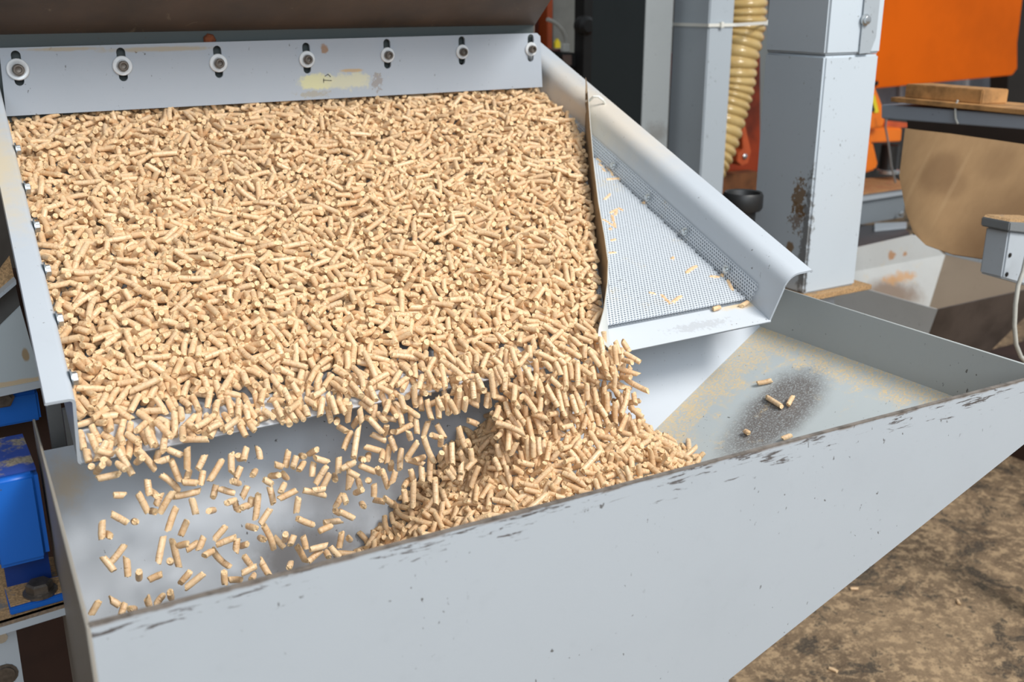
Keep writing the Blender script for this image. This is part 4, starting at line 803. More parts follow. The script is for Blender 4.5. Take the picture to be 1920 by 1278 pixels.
# settled pellets of the bed, per length class: across mm, up-slope mm, off-deck half mm, direction (azimuth step * 20 + tilt step, 5 degree steps)
BED = [
[148,70,22,1096,162,104,30,181,351,83,24,601,390,117,34,181,217,176,40,180,394,177,40,300,608,190,37,1067,613,245,40,1400,765,276,37,1347,834,268,37,1393,342,331,37,1231,436,347,37,992,682,575,37,1252,408,611,40,80,276,60,18,261,643,72,22,501,184,107,31,321,411,125,37,1096,135,152,40,338,237,143,37,923,276,159,40,118,656,136,37,289,789,142,40,898,368,236,40,320,160,265,37,1246,876,323,37,1273,386,387,37,1204,178,491,37,1093,625,656,37,1135,763,639,37,1267,491,661,40,720,272,4,8,1080,357,37,12,501,703,111,33,1096,570,132,37,382,445,155,37,1255,581,141,37,1269,596,156,40,1338,256,192,40,280,565,202,37,1204,317,267,50,810,785,263,48,282,649,321,51,1068,312,325,40,240,391,370,37,384,639,479,47,1033,731,559,37,924,807,556,37,1334,260,665,37,1164,359,677,37,1001,287,690,40,80,292,15,8,1198,524,34,11,301,351,68,21,680,388,183,40,798,207,217,40,892,279,220,40,361,653,230,51,1248,811,226,47,1169,229,293,40,158,515,302,37,1110,426,330,50,1325,246,394,39,967,520,393,40,1418,966,418,40,978,593,426,51,1427,269,453,54,992,247,477,50,1324,174,497,48,181,492,535,48,1266,985,520,40,600,535,570,47,480,434,641,50,1290,388,675,51,1112,1027,656,37,1107,298,11,8,140,268,75,22,40,577,77,23,720,165,81,24,680,613,99,30,1096,751,97,43,976,144,144,37,951,765,201,52,1210,251,266,54,267,363,269,53,560,556,277,54,1147,604,280,53,1181,731,370,47,989,893,377,43,192,281,412,37,849,175,428,37,1423,439,413,44,1129,531,435,54,375,761,443,55,652,324,461,40,1361,977,449,49,422,690,480,51,1242,219,511,48,946,689,488,52,1294,702,512,51,6,650,533,51,927,578,547,51,847,800,565,37,1104,603,618,54,1393,263,648,43,1193,403,653,50,1107,587,690,49,1105,601,53,17,322,468,71,25,1046,487,71,34,806,648,76,35,470,354,107,34,549,433,96,41,402,410,131,50,1045,426,129,47,360,232,142,55,841,454,173,50,1244,590,178,50,1345,505,190,63,452,645,199,49,931,170,223,49,1168,289,230,48,686,876,268,50,1254,141,286,48,769,209,298,40,620,692,302,54,352,598,321,40,360,140,350,40,160,449,342,51,966,576,328,47,61,201,416,52,1322,532,414,49,1427,278,454,37,1124,588,467,61,770,509,487,51,1090,277,520,50,548,522,538,53,82,811,512,51,428,247,549,44,905,1019,562,54,1401,1036,574,48,1164,632,599,53,183,585,625,52,1128,650,689,54,1000,696,677,48,907,333,65,20,181,516,65,28,1147,750,76,36,844,243,106,37,1128,271,122,45,966,302,132,48,1126,424,114,33,441,593,129,43,1070,785,132,49,1111,215,130,48,1048,255,157,51,68,398,158,45,1006,251,180,53,1209,630,162,59,947,659,171,53,1224,673,179,50,1223,260,207,56,904,664,195,53,1013,304,215,53,1169,527,235,64,1107,529,265,56,1425,739,262,40,925,441,291,53,422,419,317,54,1112,763,320,67,1009,879,311,47,1347,140,375,52,977,182,415,50,928,220,405,59,1201,520,426,60,748,821,410,60,1040,971,441,51,1124,954,455,52,1103,559,474,61,148,259,493,58,161,442,507,62,431,574,505,55,887,633,516,50,264,840,527,51,1107,543,573,46,1207,437,604,58,784,500,595,57,1051,327,660,52,1232,490,654,54,765,578,684,52,409,910,675,68,800,967,658,65,986,1010,684,52,1392,645,693,60,1087,257,98,39,1045,695,124,50,895,730,104,47,972,662,133,52,1366,268,228,58,88,296,227,57,1311,474,231,65,1225,702,262,59,832,270,326,46,49,463,321,56,1068,493,358,65,790,730,328,64,930,381,378,60,417,770,369,61,766,162,403,49,902,342,389,54,1314,208,410,52,33,671,416,49,973,768,413,60,992,946,424,56,1108,553,434,66,167,748,427,64,847,187,484,61,1289,527,477,64,9,974,472,51,1048,735,501,51,250,808,502,49,1161,215,530,64,990,614,565,54,988,1021,554,51,846,574,571,63,1002,789,573,53,107,582,589,52,932,171,635,42,442,455,646,53,1007,533,667,55,620,347,685,64,949],
[635,69,21,141,717,89,26,301,186,90,26,81,465,97,31,1096,749,94,27,660,432,118,34,362,450,108,31,561,290,147,37,1405,360,205,39,1023,695,220,40,220,290,237,40,80,795,250,40,1000,251,348,37,1152,775,428,40,680,311,455,42,1178,589,452,40,600,753,480,42,258,828,635,40,720,240,644,42,78,768,722,39,1140,473,85,25,221,623,72,21,401,337,91,27,342,534,79,27,1056,235,111,32,40,443,122,35,81,532,125,36,700,646,114,33,521,291,157,37,930,349,144,41,1082,639,150,37,1248,223,160,37,1389,721,174,40,1000,804,170,37,1325,200,204,45,1251,385,194,40,660,586,230,37,1007,632,252,42,738,235,269,52,961,500,311,41,1169,529,406,39,891,856,421,37,674,459,450,42,62,647,447,39,887,503,481,37,1270,310,519,40,1300,592,553,37,1336,515,585,40,280,179,676,40,100,302,692,40,380,645,50,16,322,332,107,31,401,314,119,46,1254,472,128,36,241,231,170,37,1005,414,165,42,1158,490,190,40,320,539,179,42,1278,348,212,40,680,149,237,39,582,144,267,39,287,574,296,44,814,387,308,43,1276,333,368,44,809,363,409,40,900,420,417,54,1260,727,485,49,1408,756,468,54,1149,765,493,54,423,308,494,50,946,193,563,37,1145,870,681,42,378,668,695,40,400,296,89,30,984,443,100,32,1096,263,132,37,948,546,139,39,401,682,149,46,427,713,154,40,1000,349,179,37,1031,312,192,37,1045,428,209,40,700,488,214,54,1080,369,214,37,1047,861,254,40,240,137,261,50,1046,778,270,51,985,485,326,47,962,514,347,53,1160,399,392,46,930,152,423,37,1225,434,399,53,571,494,403,43,316,600,447,53,1222,455,475,37,1129,987,483,44,368,481,495,37,1006,166,527,52,202,487,551,51,1127,232,585,52,444,334,624,42,1258,231,650,40,900,624,648,39,984,330,705,57,107,357,708,37,1023,283,57,22,689,539,84,38,483,608,67,25,767,665,63,19,342,207,105,30,342,127,135,38,1110,278,150,52,221,291,160,49,1226,281,188,49,536,168,229,40,80,172,326,45,53,413,339,42,218,523,350,52,323,644,367,49,1347,172,392,46,1181,198,390,39,408,166,478,48,1169,800,490,53,1181,733,507,44,374,1016,513,40,1240,267,535,39,368,317,539,42,1047,357,537,53,1251,610,549,58,641,718,556,52,1364,817,593,37,872,977,607,51,1190,699,628,62,530,934,622,44,552,285,662,49,1306,966,646,46,1192,288,677,40,460,306,671,63,642,1030,722,37,1045,305,71,21,481,284,98,32,286,690,99,39,1001,548,129,37,382,663,125,50,740,241,134,38,421,716,135,38,422,660,188,54,885,480,190,59,1385,213,215,52,1406,654,214,40,240,371,251,39,972,395,244,50,149,626,240,44,440,299,272,50,941,478,260,55,306,682,264,56,124,552,290,37,971,636,317,53,1154,873,306,50,568,204,385,39,1111,721,390,50,1348,849,438,53,265,615,532,52,141,715,531,56,982,874,531,54,1110,655,561,54,1214,167,610,45,1305,419,591,54,692,661,603,57,1102,902,595,51,1363,211,625,54,1073,311,654,52,325,195,672,42,1008,610,666,56,1425,261,689,54,1040,333,690,49,1065,848,708,51,852,363,713,38,1162,253,67,29,387,559,75,33,507,718,71,21,322,355,76,35,284,334,153,56,1294,354,146,53,421,565,127,48,1006,315,182,62,1070,373,172,37,1309,731,174,41,1191,183,197,52,1284,235,203,52,387,372,198,50,1186,483,206,50,843,680,208,50,983,356,218,49,1170,514,227,51,1115,771,222,67,45,195,253,57,1227,539,246,59,1247,138,274,45,1068,569,272,58,328,362,299,50,1272,733,292,61,154,416,325,51,1030,472,332,57,1173,533,317,51,1187,257,337,52,1122,321,353,54,1140,713,336,60,795,522,375,59,1250,623,369,54,1030,846,349,58,1169,920,402,60,1007,653,434,51,906,923,417,62,745,275,462,46,1290,758,487,54,881,583,507,54,1240,791,531,53,1143,755,517,53,82,668,579,54,1312,734,579,63,928,920,575,50,1184,529,607,54,201,160,615,54,1060,466,622,52,549,661,624,57,1065,961,623,61,1150,198,653,51,1243,490,657,66,1126,638,648,63,1143,721,646,57,1242,731,652,53,322,825,631,50,947,758,660,58,974,702,678,56,872,856,707,45,832,629,73,27,911,229,103,44,961,303,83,36,1206,327,100,39,1290,714,77,35,1411,266,239,65,1362,733,259,50,1268,602,280,65,1308,408,298,51,906,638,281,57,1285,581,297,61,1043,630,324,64,941,808,288,65,241,531,350,56,582,561,359,59,1346,696,327,52,930,746,346,64,1245,789,352,58,857,724,384,60,910,902,352,64,305,353,395,55,1047,365,412,61,1110,472,418,60,1187,602,416,51,923,811,417,60,1248,822,448,56,744,717,447,51,806,959,465,63,1285,313,483,51,263,242,515,63,402,374,518,54,248,629,538,64,1202,731,521,67,183,784,524,43,794,201,550,54,1084,269,549,54,926,289,557,52,1208,572,547,65,905,763,563,52,340,279,568,65,348,300,567,65,1301,681,569,61,1064,549,607,50,1107,1028,636,49,360,266,643,55,648,644,668,57,846,939,683,51,681],
[474,65,20,141,675,60,18,581,291,98,28,301,421,84,25,20,707,96,28,141,209,118,34,301,307,115,33,40,520,124,35,680,541,117,34,720,156,150,37,982,416,148,37,729,761,159,37,1064,574,173,37,91,413,199,37,1083,549,195,44,929,201,231,37,1096,630,220,37,768,454,248,37,296,737,254,37,964,845,248,37,1083,150,275,37,713,200,275,37,1185,414,327,37,912,671,303,40,40,198,381,37,1166,247,407,37,749,232,441,40,720,354,441,37,1226,631,434,37,1123,167,484,37,926,645,478,37,984,203,512,40,920,174,559,52,1063,173,593,37,875,293,596,37,971,410,593,37,1009,617,644,37,1108,261,673,40,740,952,723,37,947,326,80,24,161,517,73,22,80,472,109,36,1096,642,88,32,1106,402,152,40,240,535,157,43,1364,227,176,37,1366,300,177,43,1141,427,182,48,1087,446,170,43,1247,553,187,37,12,637,183,40,1420,218,193,51,887,323,194,37,1027,335,195,40,320,503,195,37,1050,526,194,37,1165,321,236,37,114,747,282,37,548,267,288,37,1263,401,296,37,1022,878,282,43,1284,238,308,44,425,261,322,37,416,803,309,37,844,305,339,37,755,327,343,45,1080,485,337,43,1127,686,363,45,38,802,364,40,300,918,382,37,1027,345,411,41,1425,481,405,37,1322,157,431,51,1124,297,455,37,1142,395,475,37,1193,579,463,37,50,720,470,37,946,209,484,45,1373,553,476,37,1187,333,514,37,843,544,496,45,636,256,533,40,920,358,530,37,1175,615,555,51,1186,156,577,37,1266,633,581,41,1067,749,586,52,609,197,606,46,1029,156,632,49,1247,412,632,40,940,463,642,44,438,625,669,40,1040,1036,714,37,826,586,74,22,201,139,98,29,461,158,121,35,461,226,105,30,601,266,98,31,862,497,88,26,501,773,104,30,0,219,139,44,1311,234,157,37,773,423,144,41,1132,436,176,51,1111,676,186,45,287,724,183,43,948,160,210,37,1029,630,195,45,341,671,194,51,1187,697,197,45,773,725,206,51,1205,404,235,49,1223,467,224,43,1168,181,238,48,1048,206,250,43,1025,597,246,40,1380,243,260,48,932,266,260,44,278,504,266,47,300,751,277,45,1035,527,279,53,963,650,284,57,1071,703,301,51,569,343,324,43,585,768,315,37,1269,886,313,53,1226,513,342,37,1086,745,371,43,1091,273,436,41,1161,393,433,54,1107,588,437,37,1105,620,439,40,967,833,441,43,1388,259,457,51,1086,450,449,52,969,954,478,46,1209,250,489,45,887,684,502,40,1103,844,502,44,516,1014,504,37,1112,624,543,46,889,736,526,46,1068,365,544,42,1002,386,552,49,1328,435,582,48,942,340,601,50,1170,248,610,49,833,441,654,43,428,245,679,43,1349,279,683,37,1004,311,671,51,727,612,659,50,1189,344,704,42,1240,355,697,37,152,593,708,37,987,542,66,29,149,714,54,27,227,165,91,27,342,743,94,38,795,666,115,44,1180,203,158,54,1292,228,147,42,1044,307,145,41,1150,390,143,41,460,433,156,45,1224,465,144,53,1269,137,186,44,385,286,184,43,1084,384,170,37,1045,591,171,45,1326,751,175,49,1144,351,204,42,1142,399,205,47,1349,723,190,56,1224,182,219,47,884,412,227,43,1084,588,217,43,1088,439,252,51,610,513,242,54,935,446,282,51,894,506,280,42,1169,872,261,37,1067,419,293,49,977,283,316,50,710,348,330,51,1323,398,318,48,752,750,321,43,888,798,316,42,1168,227,349,46,1403,702,336,51,1286,812,333,41,1313,574,356,51,1185,279,397,49,1309,319,398,49,964,565,378,43,1104,937,378,50,988,204,408,45,946,428,430,51,1432,798,412,51,1187,866,413,50,694,956,415,50,1428,246,433,49,951,616,439,52,1063,687,439,65,1223,790,421,48,870,631,466,44,1008,535,488,47,1222,788,476,44,718,961,468,50,909,317,506,45,1307,559,512,46,508,685,496,53,1270,792,504,51,1146,815,503,37,1065,885,509,60,1376,184,533,37,1183,219,521,45,1241,265,520,50,885,364,528,44,1274,845,539,50,1188,333,546,37,1328,1037,559,43,1032,514,572,40,1212,720,574,54,983,253,601,51,110,302,592,49,1066,529,591,54,949,706,594,58,1067,1030,607,47,1009,694,621,49,774,703,623,48,1211,783,622,51,790,545,645,44,735,741,637,51,1143,908,635,50,1127,941,657,53,1261,1031,647,51,835,184,657,40,920,488,669,51,1104,839,667,50,1105,860,665,44,882,263,702,43,812,454,700,50,1046,628,711,40,40,146,79,24,20,570,93,37,1085,212,120,46,864,418,124,44,1087,733,112,36,1248,586,168,52,1103,604,155,37,1023,149,165,51,905,812,181,51,1189,268,200,51,1227,367,203,37,1084,458,201,50,27,575,206,46,6,131,209,44,1089,310,219,56,525,425,230,43,990,534,218,43,1266,611,220,51,1086,827,229,40,1200,280,241,51,1103,377,247,48,1433,546,250,51,732,190,274,51,1224,227,277,57,1144,576,274,50,1313,644,269,46,1111,295,300,51,1068,432,294,54,571,590,295,47,1389,661,295,55,1265,414,310,46,1148,577,314,60,1331,386,338,40,843,500,342,51,849,590,349,43,1270,299,373,47,1170,772,361,52,1264,801,355,53,732,330,387,45,1144,534,382,58,989,887,392,54,776,361,418,52,1220,407,414,50,51,375,422,48,1031,413,434,65,176,635,443,43,1286,701,443,52,40,839,443,53,1207,360,453,53,896,625,467,57,1185,792,447,53,989,939,468,57,1001,192,479,44,1158,411,492,62,995,153,521,50,886,202,521,48,1240,624,519,46,108,979,523,51,1045,219,555,60,1142,304,551,43,1184,422,543,44,1107,535,550,55,521,563,562,48,1070,660,551,57,521,889,547,51,1246,1027,546,45,426,589,570,50,866,645,577,64,617,662,586,54,480,897,573,51,1066,289,590,42,1001,408,600,42,1187,463,604,53,987,501,591,48,784,231,628,51,1405,270,624,48,1291,341,621,50,1320,483,621,43,812,425,638,50,651,613,639,43,744,941,646,50,1148,888,675,65,1129,928,682,54,421,958,687,51,1048,290,80,30,629,523,63,26,1189,163,100,40,1029,492,89,37,1254,618,95,41,814,133,125,39,965,171,110,36,1060,225,125,46,1287,334,116,44,1227,519,113,42,1186,258,140,49,1147,647,144,51,274,249,168,61,908,269,172,54,1160,280,176,52,788,366,194,55,1031,377,163,47,302,507,153,63,1069,707,175,63,1026,150,190,43,1227,159,212,50,929,243,198,43,1141,335,205,44,1347,353,191,52,300,241,221,44,5,351,226,57,1067,473,218,51,1331,567,216,50,1062,594,221,46,973,806,216,57,971,231,244,56,1270,299,249,63,107,554,252,56,460,783,240,51,988,366,278,62,1368,427,282,58,1363,521,264,51,955,541,271,51,1124,765,277,51,87,290,290,65,987,460,299,56,54,569,294,56,1223,729,289,49,1105,775,302,53,1269,234,316,53,804,361,307,51,928,425,320,56,1043,497,317,50,842,842,316,51,1107,284,326,51,1389,316,336,58,764,334,342,65,1249,487,336,59,1406,644,342,54,1022,680,340,56,1208,787,345,51,1103,279,371,63,862,389,360,52,1125,438,365,62,1065,642,366,63,1165,922,350,44,566,188,392,55,485,534,393,51,1226,697,380,51,1144,811,407,54,989,155,443,57,191,209,433,53,901,520,435,63,925,588,437,51,934,607,428,55,167,242,451,51,1049,298,461,56,1064,378,467,50,848,493,454,63,1126,545,460,63,1407,688,455,51,1004,893,466,56,269,181,486,50,1127,287,485,54,149,387,494,57,733,439,483,54,1192,717,488,50,1044,521,509,55,363,534,505,54,580,720,507,51,1065,888,497,48,1061,473,536,62,10,592,532,50,1144,643,531,55,1085,739,533,54,634,1007,520,46,669,152,542,57,1370,275,554,55,1063,619,557,63,807,962,548,62,1141,279,576,56,1003,398,571,58,1106,455,576,63,1157,490,577,59,1152,510,580,50,690,545,567,55,1042,694,565,65,444,292,597,57,1085,303,604,53,924,812,597,43,946,813,607,53,1141,428,622,52,622,493,621,53,1049,546,624,57,1367,782,612,64,1351,1020,633,49,886,227,638,46,1086,330,638,55,351,450,654,55,893,535,658,53,865,833,648,67,987,847,639,51,1245,891,644,65,903,951,651,49,966,305,661,53,960,471,667,40,780,918,674,63,1246,179,697,57,649,305,694,49,1102,494,699,46,1344,828,693,57,864,1030,680,51,723,278,73,36,640,194,104,45,60,343,83,36,1248,510,82,42,1161,576,81,48,1121,644,109,50,6,222,116,56,911,445,140,56,823,465,125,52,847,568,100,39,996,676,114,44,121,176,168,59,1305,418,156,51,105,474,151,61,353,581,138,50,906,613,156,51,241,357,200,57,1151,456,160,51,1062,541,175,57,1214,762,160,66,1243,206,198,43,988,329,201,53,656,583,189,64,887,711,210,55,1185,194,221,49,1031,257,215,53,50,389,225,61,948,665,258,55,1007,725,240,50,1147,199,284,64,808,319,276,52,703,470,275,61,1050,635,272,51,275,768,280,65,1325,416,286,57,1184,463,292,57,948,554,297,53,949,193,301,64,1031,569,334,51,1167,642,322,57,1113,737,318,48,1033,785,319,62,923,851,316,51,1229,416,345,65,160,585,336,52,1066,253,369,59,762,323,367,59,835,490,374,59,350,514,368,59,913,635,365,67,1182,726,357,59,583,882,367,53,400,904,364,53,1008,267,386,53,1148,458,381,59,1182,655,387,50,731,301,401,57,887,438,392,59,1207,795,409,65,1386,854,404,54,1104,868,414,64,947,211,444,50,969,564,429,63,1223,635,436,64,23,387,455,51,1105,751,444,64,1187,785,459,56,772,907,458,55,1007,774,483,51,350,820,479,60,1008,189,499,50,869,214,501,63,1187,259,501,65,1229,345,504,63,887,468,497,59,747,654,497,55,1204,791,502,65,1428,818,508,64,787,189,541,51,828,498,518,63,1342,668,524,46,1194,698,529,59,626,885,531,63,129,984,536,55,1190,1019,541,51,827,376,543,55,821,415,539,50,847,477,561,65,876,512,553,55,1107,733,554,53,807,784,550,66,967,311,565,58,116,592,575,62,1232,265,603,63,1431,307,595,59,1210,592,615,37,1046,626,607,64,1135,802,606,50,1151,226,618,55,1050,449,637,57,1271,746,630,53,101,751,625,51,965,238,650,62,1145,866,654,60,1267,975,649,66,1311,417,667,63,866,656,668,56,1103,344,698,57,1024,439,697,45,66,527,699,63,571,598,694,65,1388,975,690,67,1207,1025,692,53,981,260,69,21,561,539,73,28,195,214,98,40,1166,364,77,36,322,531,93,45,366,586,83,43,1301,690,92,46,984,157,118,45,986,316,132,55,1123,489,116,50,1305,514,105,45,1151,757,114,54,1087,407,139,51,1350,515,144,44,1238,130,183,51,1125,156,182,58,1264,234,176,62,1172,308,184,72,1105,373,180,54,761,160,201,57,670,497,192,62,349,565,208,65,869,778,184,59,1388,483,219,65,989,491,224,63,1023,795,214,63,744,178,246,68,1368,621,251,65,925,411,258,58,884,563,269,65,1183,573,263,51,1288,758,278,51,808,217,297,48,1334,271,279,68,1094,376,298,67,662,782,298,65,1148,161,314,62,1207,811,326,57,250,317,347,63,1069,671,325,65,1006,174,369,54,1147,265,354,65,1286,695,344,67,383,720,376,58,1148,228,391,49,1206,242,392,57,1045,277,379,60,1007,335,367,59,1012,512,387,57,1142,817,387,63,993,241,424,52,407,579,406,54,1329,706,414,65,706,724,412,61,48,313,441,61,1047,343,426,64,564,394,443,58,981,579,440,62,1273,657,428,55,1006,697,431,63,641,842,426,62,544,324,460,55,1108,461,453,68,362,487,468,56,106,516,455,60,1105,587,453,71,567,722,465,49,927,907,463,70,913,267,467,55,670,380,484,64,1389,435,479,72,870,889,491,66,1261,560,509,61,887,845,493,58,1067,872,492,67,1205,284,532,66,944,334,522,62,964,417,527,57,927,481,523,61,1014,549,508,55,1365,768,509,57,1352,821,535,57,844,946,530,56,1142,513,545,66,582,812,552,57,1268,563,577,63,1385,738,591,63,909,301,610,64,1431,642,607,69,986,788,590,63,881,813,598,61,1296,894,600,63,1169,235,640,56,1008,418,628,51,755,556,611,59,1226,574,608,62,806,656,615,54,792,809,619,61,753,395,651,55,1085,667,653,66,945,903,649,58,1048,229,665,64,747,332,668,65,1028,549,681,54,1152,723,667,66,763,767,654,62,542,804,668,54,196,194,689,54,484,436,698,54,1168,533,697,67,620,693,704,65,1043,854,688,59,1029,918,701,67,847],
[589,63,19,561,271,89,26,720,384,156,44,982,245,169,40,1320,663,168,37,1146,467,289,37,294,556,387,40,1020,795,458,37,827,185,477,42,1225,944,576,47,829,527,597,37,1184,356,627,40,1340,460,72,22,401,278,118,34,20,337,117,34,421,267,161,51,986,570,139,36,1284,749,131,37,720,287,196,42,971,406,189,45,1066,247,231,40,840,344,236,40,420,209,279,37,907,135,290,40,340,328,303,40,460,823,284,44,744,548,318,40,1140,829,360,37,1165,265,376,40,640,668,393,40,1409,855,379,44,1043,444,422,50,668,905,404,45,1167,425,594,40,320,740,631,37,924,743,672,37,1022,329,695,37,856,609,688,45,458,503,17,8,100,181,95,34,966,367,91,27,421,502,142,40,520,557,174,46,687,296,255,37,1270,173,266,40,940,654,264,54,1001,184,305,43,369,598,291,47,1411,512,311,45,225,174,333,46,7,206,348,43,1032,469,339,44,852,897,345,43,1153,790,374,37,70,959,415,37,1085,668,440,37,1183,218,459,37,331,524,492,42,931,974,496,37,211,195,519,37,1045,246,564,43,1150,479,552,54,420,843,557,42,1094,594,626,47,872,1008,653,43,1230,485,685,46,1367,585,697,47,171,247,97,28,481,361,92,37,326,216,107,36,1004,307,126,36,401,567,112,32,121,293,139,36,961,294,204,40,1180,623,209,51,547,148,247,37,1347,267,253,52,46,735,243,56,23,167,268,43,1105,198,284,43,62,773,294,45,598,860,328,53,1026,329,355,51,155,493,364,53,422,209,395,37,1309,348,390,46,1148,819,408,46,1027,731,429,44,8,204,491,52,1025,741,490,51,1284,300,515,42,1111,383,520,48,832,597,533,45,346,806,537,46,588,777,550,51,1125,485,585,45,1378,796,587,48,1205,776,605,43,1170,955,599,46,767,268,631,51,1249,534,628,50,995,1030,622,49,1142,930,672,46,1197,169,693,40,540,537,133,38,40,191,156,37,1347,733,147,45,78,242,173,54,1080,572,186,59,1251,772,165,58,1107,217,200,48,863,310,199,37,1175,366,225,44,1071,495,222,51,360,526,267,42,1141,833,257,50,1106,224,298,43,1353,333,291,52,1202,641,288,52,82,225,318,62,284,828,311,51,1085,645,350,49,165,811,344,37,1108,813,367,48,511,501,400,45,1403,572,376,45,1038,907,418,63,871,202,453,45,1385,251,468,59,1145,555,462,42,1103,742,458,51,1204,927,452,51,972,292,485,47,1189,330,488,47,232,443,522,53,972,645,547,47,1230,262,568,51,1045,927,576,54,1010,366,603,59,140,681,605,48,868,715,590,51,948,768,598,45,246,673,617,49,143,578,651,51,768,628,638,53,1142,835,656,56,241,670,666,53,650,575,694,48,907,599,78,23,301,451,200,51,1065,595,201,52,926,191,234,60,538,501,224,57,425,202,252,57,981,463,249,63,464,362,287,51,1202,206,319,45,1104,484,353,66,1262,308,368,60,634,654,360,53,2,626,391,42,367,647,388,50,425,809,382,53,1168,898,423,58,1071,490,426,54,971,272,473,58,446,217,501,47,825,354,503,59,1233,801,509,51,1370,375,528,47,33,264,544,52,1284,291,541,51,1229,902,552,62,1226,583,570,62,351,923,560,60,1322,355,629,63,1089,809,628,59,1234,834,617,51,1026,849,625,50,1227,267,653,51,1127,562,639,51,1185,734,643,51,1350,757,643,52,1129,818,677,58,865,374,702,49,120,429,697,52,793,471,698,44,574,596,696,54,200,971,701,51,708,625,23,16,1270,268,80,38,1258,611,75,37,321,351,90,37,1164,502,105,43,1053,671,118,53,1006,710,156,53,1327,422,198,63,552,534,208,66,284,827,197,51,844,141,245,44,1128,284,304,57,504,312,327,62,1007,332,327,47,369,499,326,54,1305,677,377,62,1125,865,389,51,851,272,416,51,864,333,409,53,1143,257,434,59,90,282,443,66,1368,303,432,65,570,333,426,65,909,290,461,56,1143,373,457,59,1082,414,460,53,156,468,456,62,1264,646,455,57,1392,693,443,59,696,194,489,51,821,254,527,54,580,163,548,56,612,338,539,51,1206,502,554,57,843,218,582,59,1290,687,580,65,1125,1039,617,51,731,632,653,59,186,182,674,53,543,254,687,57,1061,366,709,51,1326,662,700,60,1310,944,695,54,468,191,67,33,201,135,96,40,693,459,92,41,922,417,130,54,988,463,111,51,684,329,139,57,45,480,157,57,813,252,153,58,1306,560,182,56,265,735,177,68,561,803,187,56,1045,244,205,61,1225,291,209,63,1161,429,201,65,1180,236,221,59,1171,498,231,68,1266,732,233,60,1012,806,259,51,1228,741,293,61,528,300,340,65,145,343,342,55,189,813,372,66,1425,270,371,68,1227,764,376,66,60,269,422,54,100,783,436,60,1344,960,439,53,4,246,441,58,1246,594,461,64,301,640,454,60,926,560,455,74,963,200,514,51,1126,308,489,61,1434,397,501,54,1420,972,499,60,910,607,530,67,861,708,531,65,961,994,522,53,948,439,553,63,32,463,566,57,1142,718,570,67,827,832,595,50,1006,918,602,63,1204,978,600,58,32,586,633,55,1148,707,691,64,1042,278,692,63,1211,613,680,51,828,765,688,65,1029,776,685,63,945,252,12,9,380,392,114,10,301,534,64,7,281,448,44,27,1200,161,193,16,340,725,72,11,1081,168,188,27,261,479,7,9,1160,547,188,7,362,148,127,8,720,490,109,8,784,190,126,29,1122,213,77,10,1020,351,70,7,1001,165,175,30,822,653,3,8,820,286,25,11,921,336,8,9,1240,726,21,13,441,380,238,23,642,394,72,11,961,575,32,16,761,579,152,21,1160,213,66,16,240,268,205,31,561,279,134,23,562,489,32,19,1142,493,2,7,441],
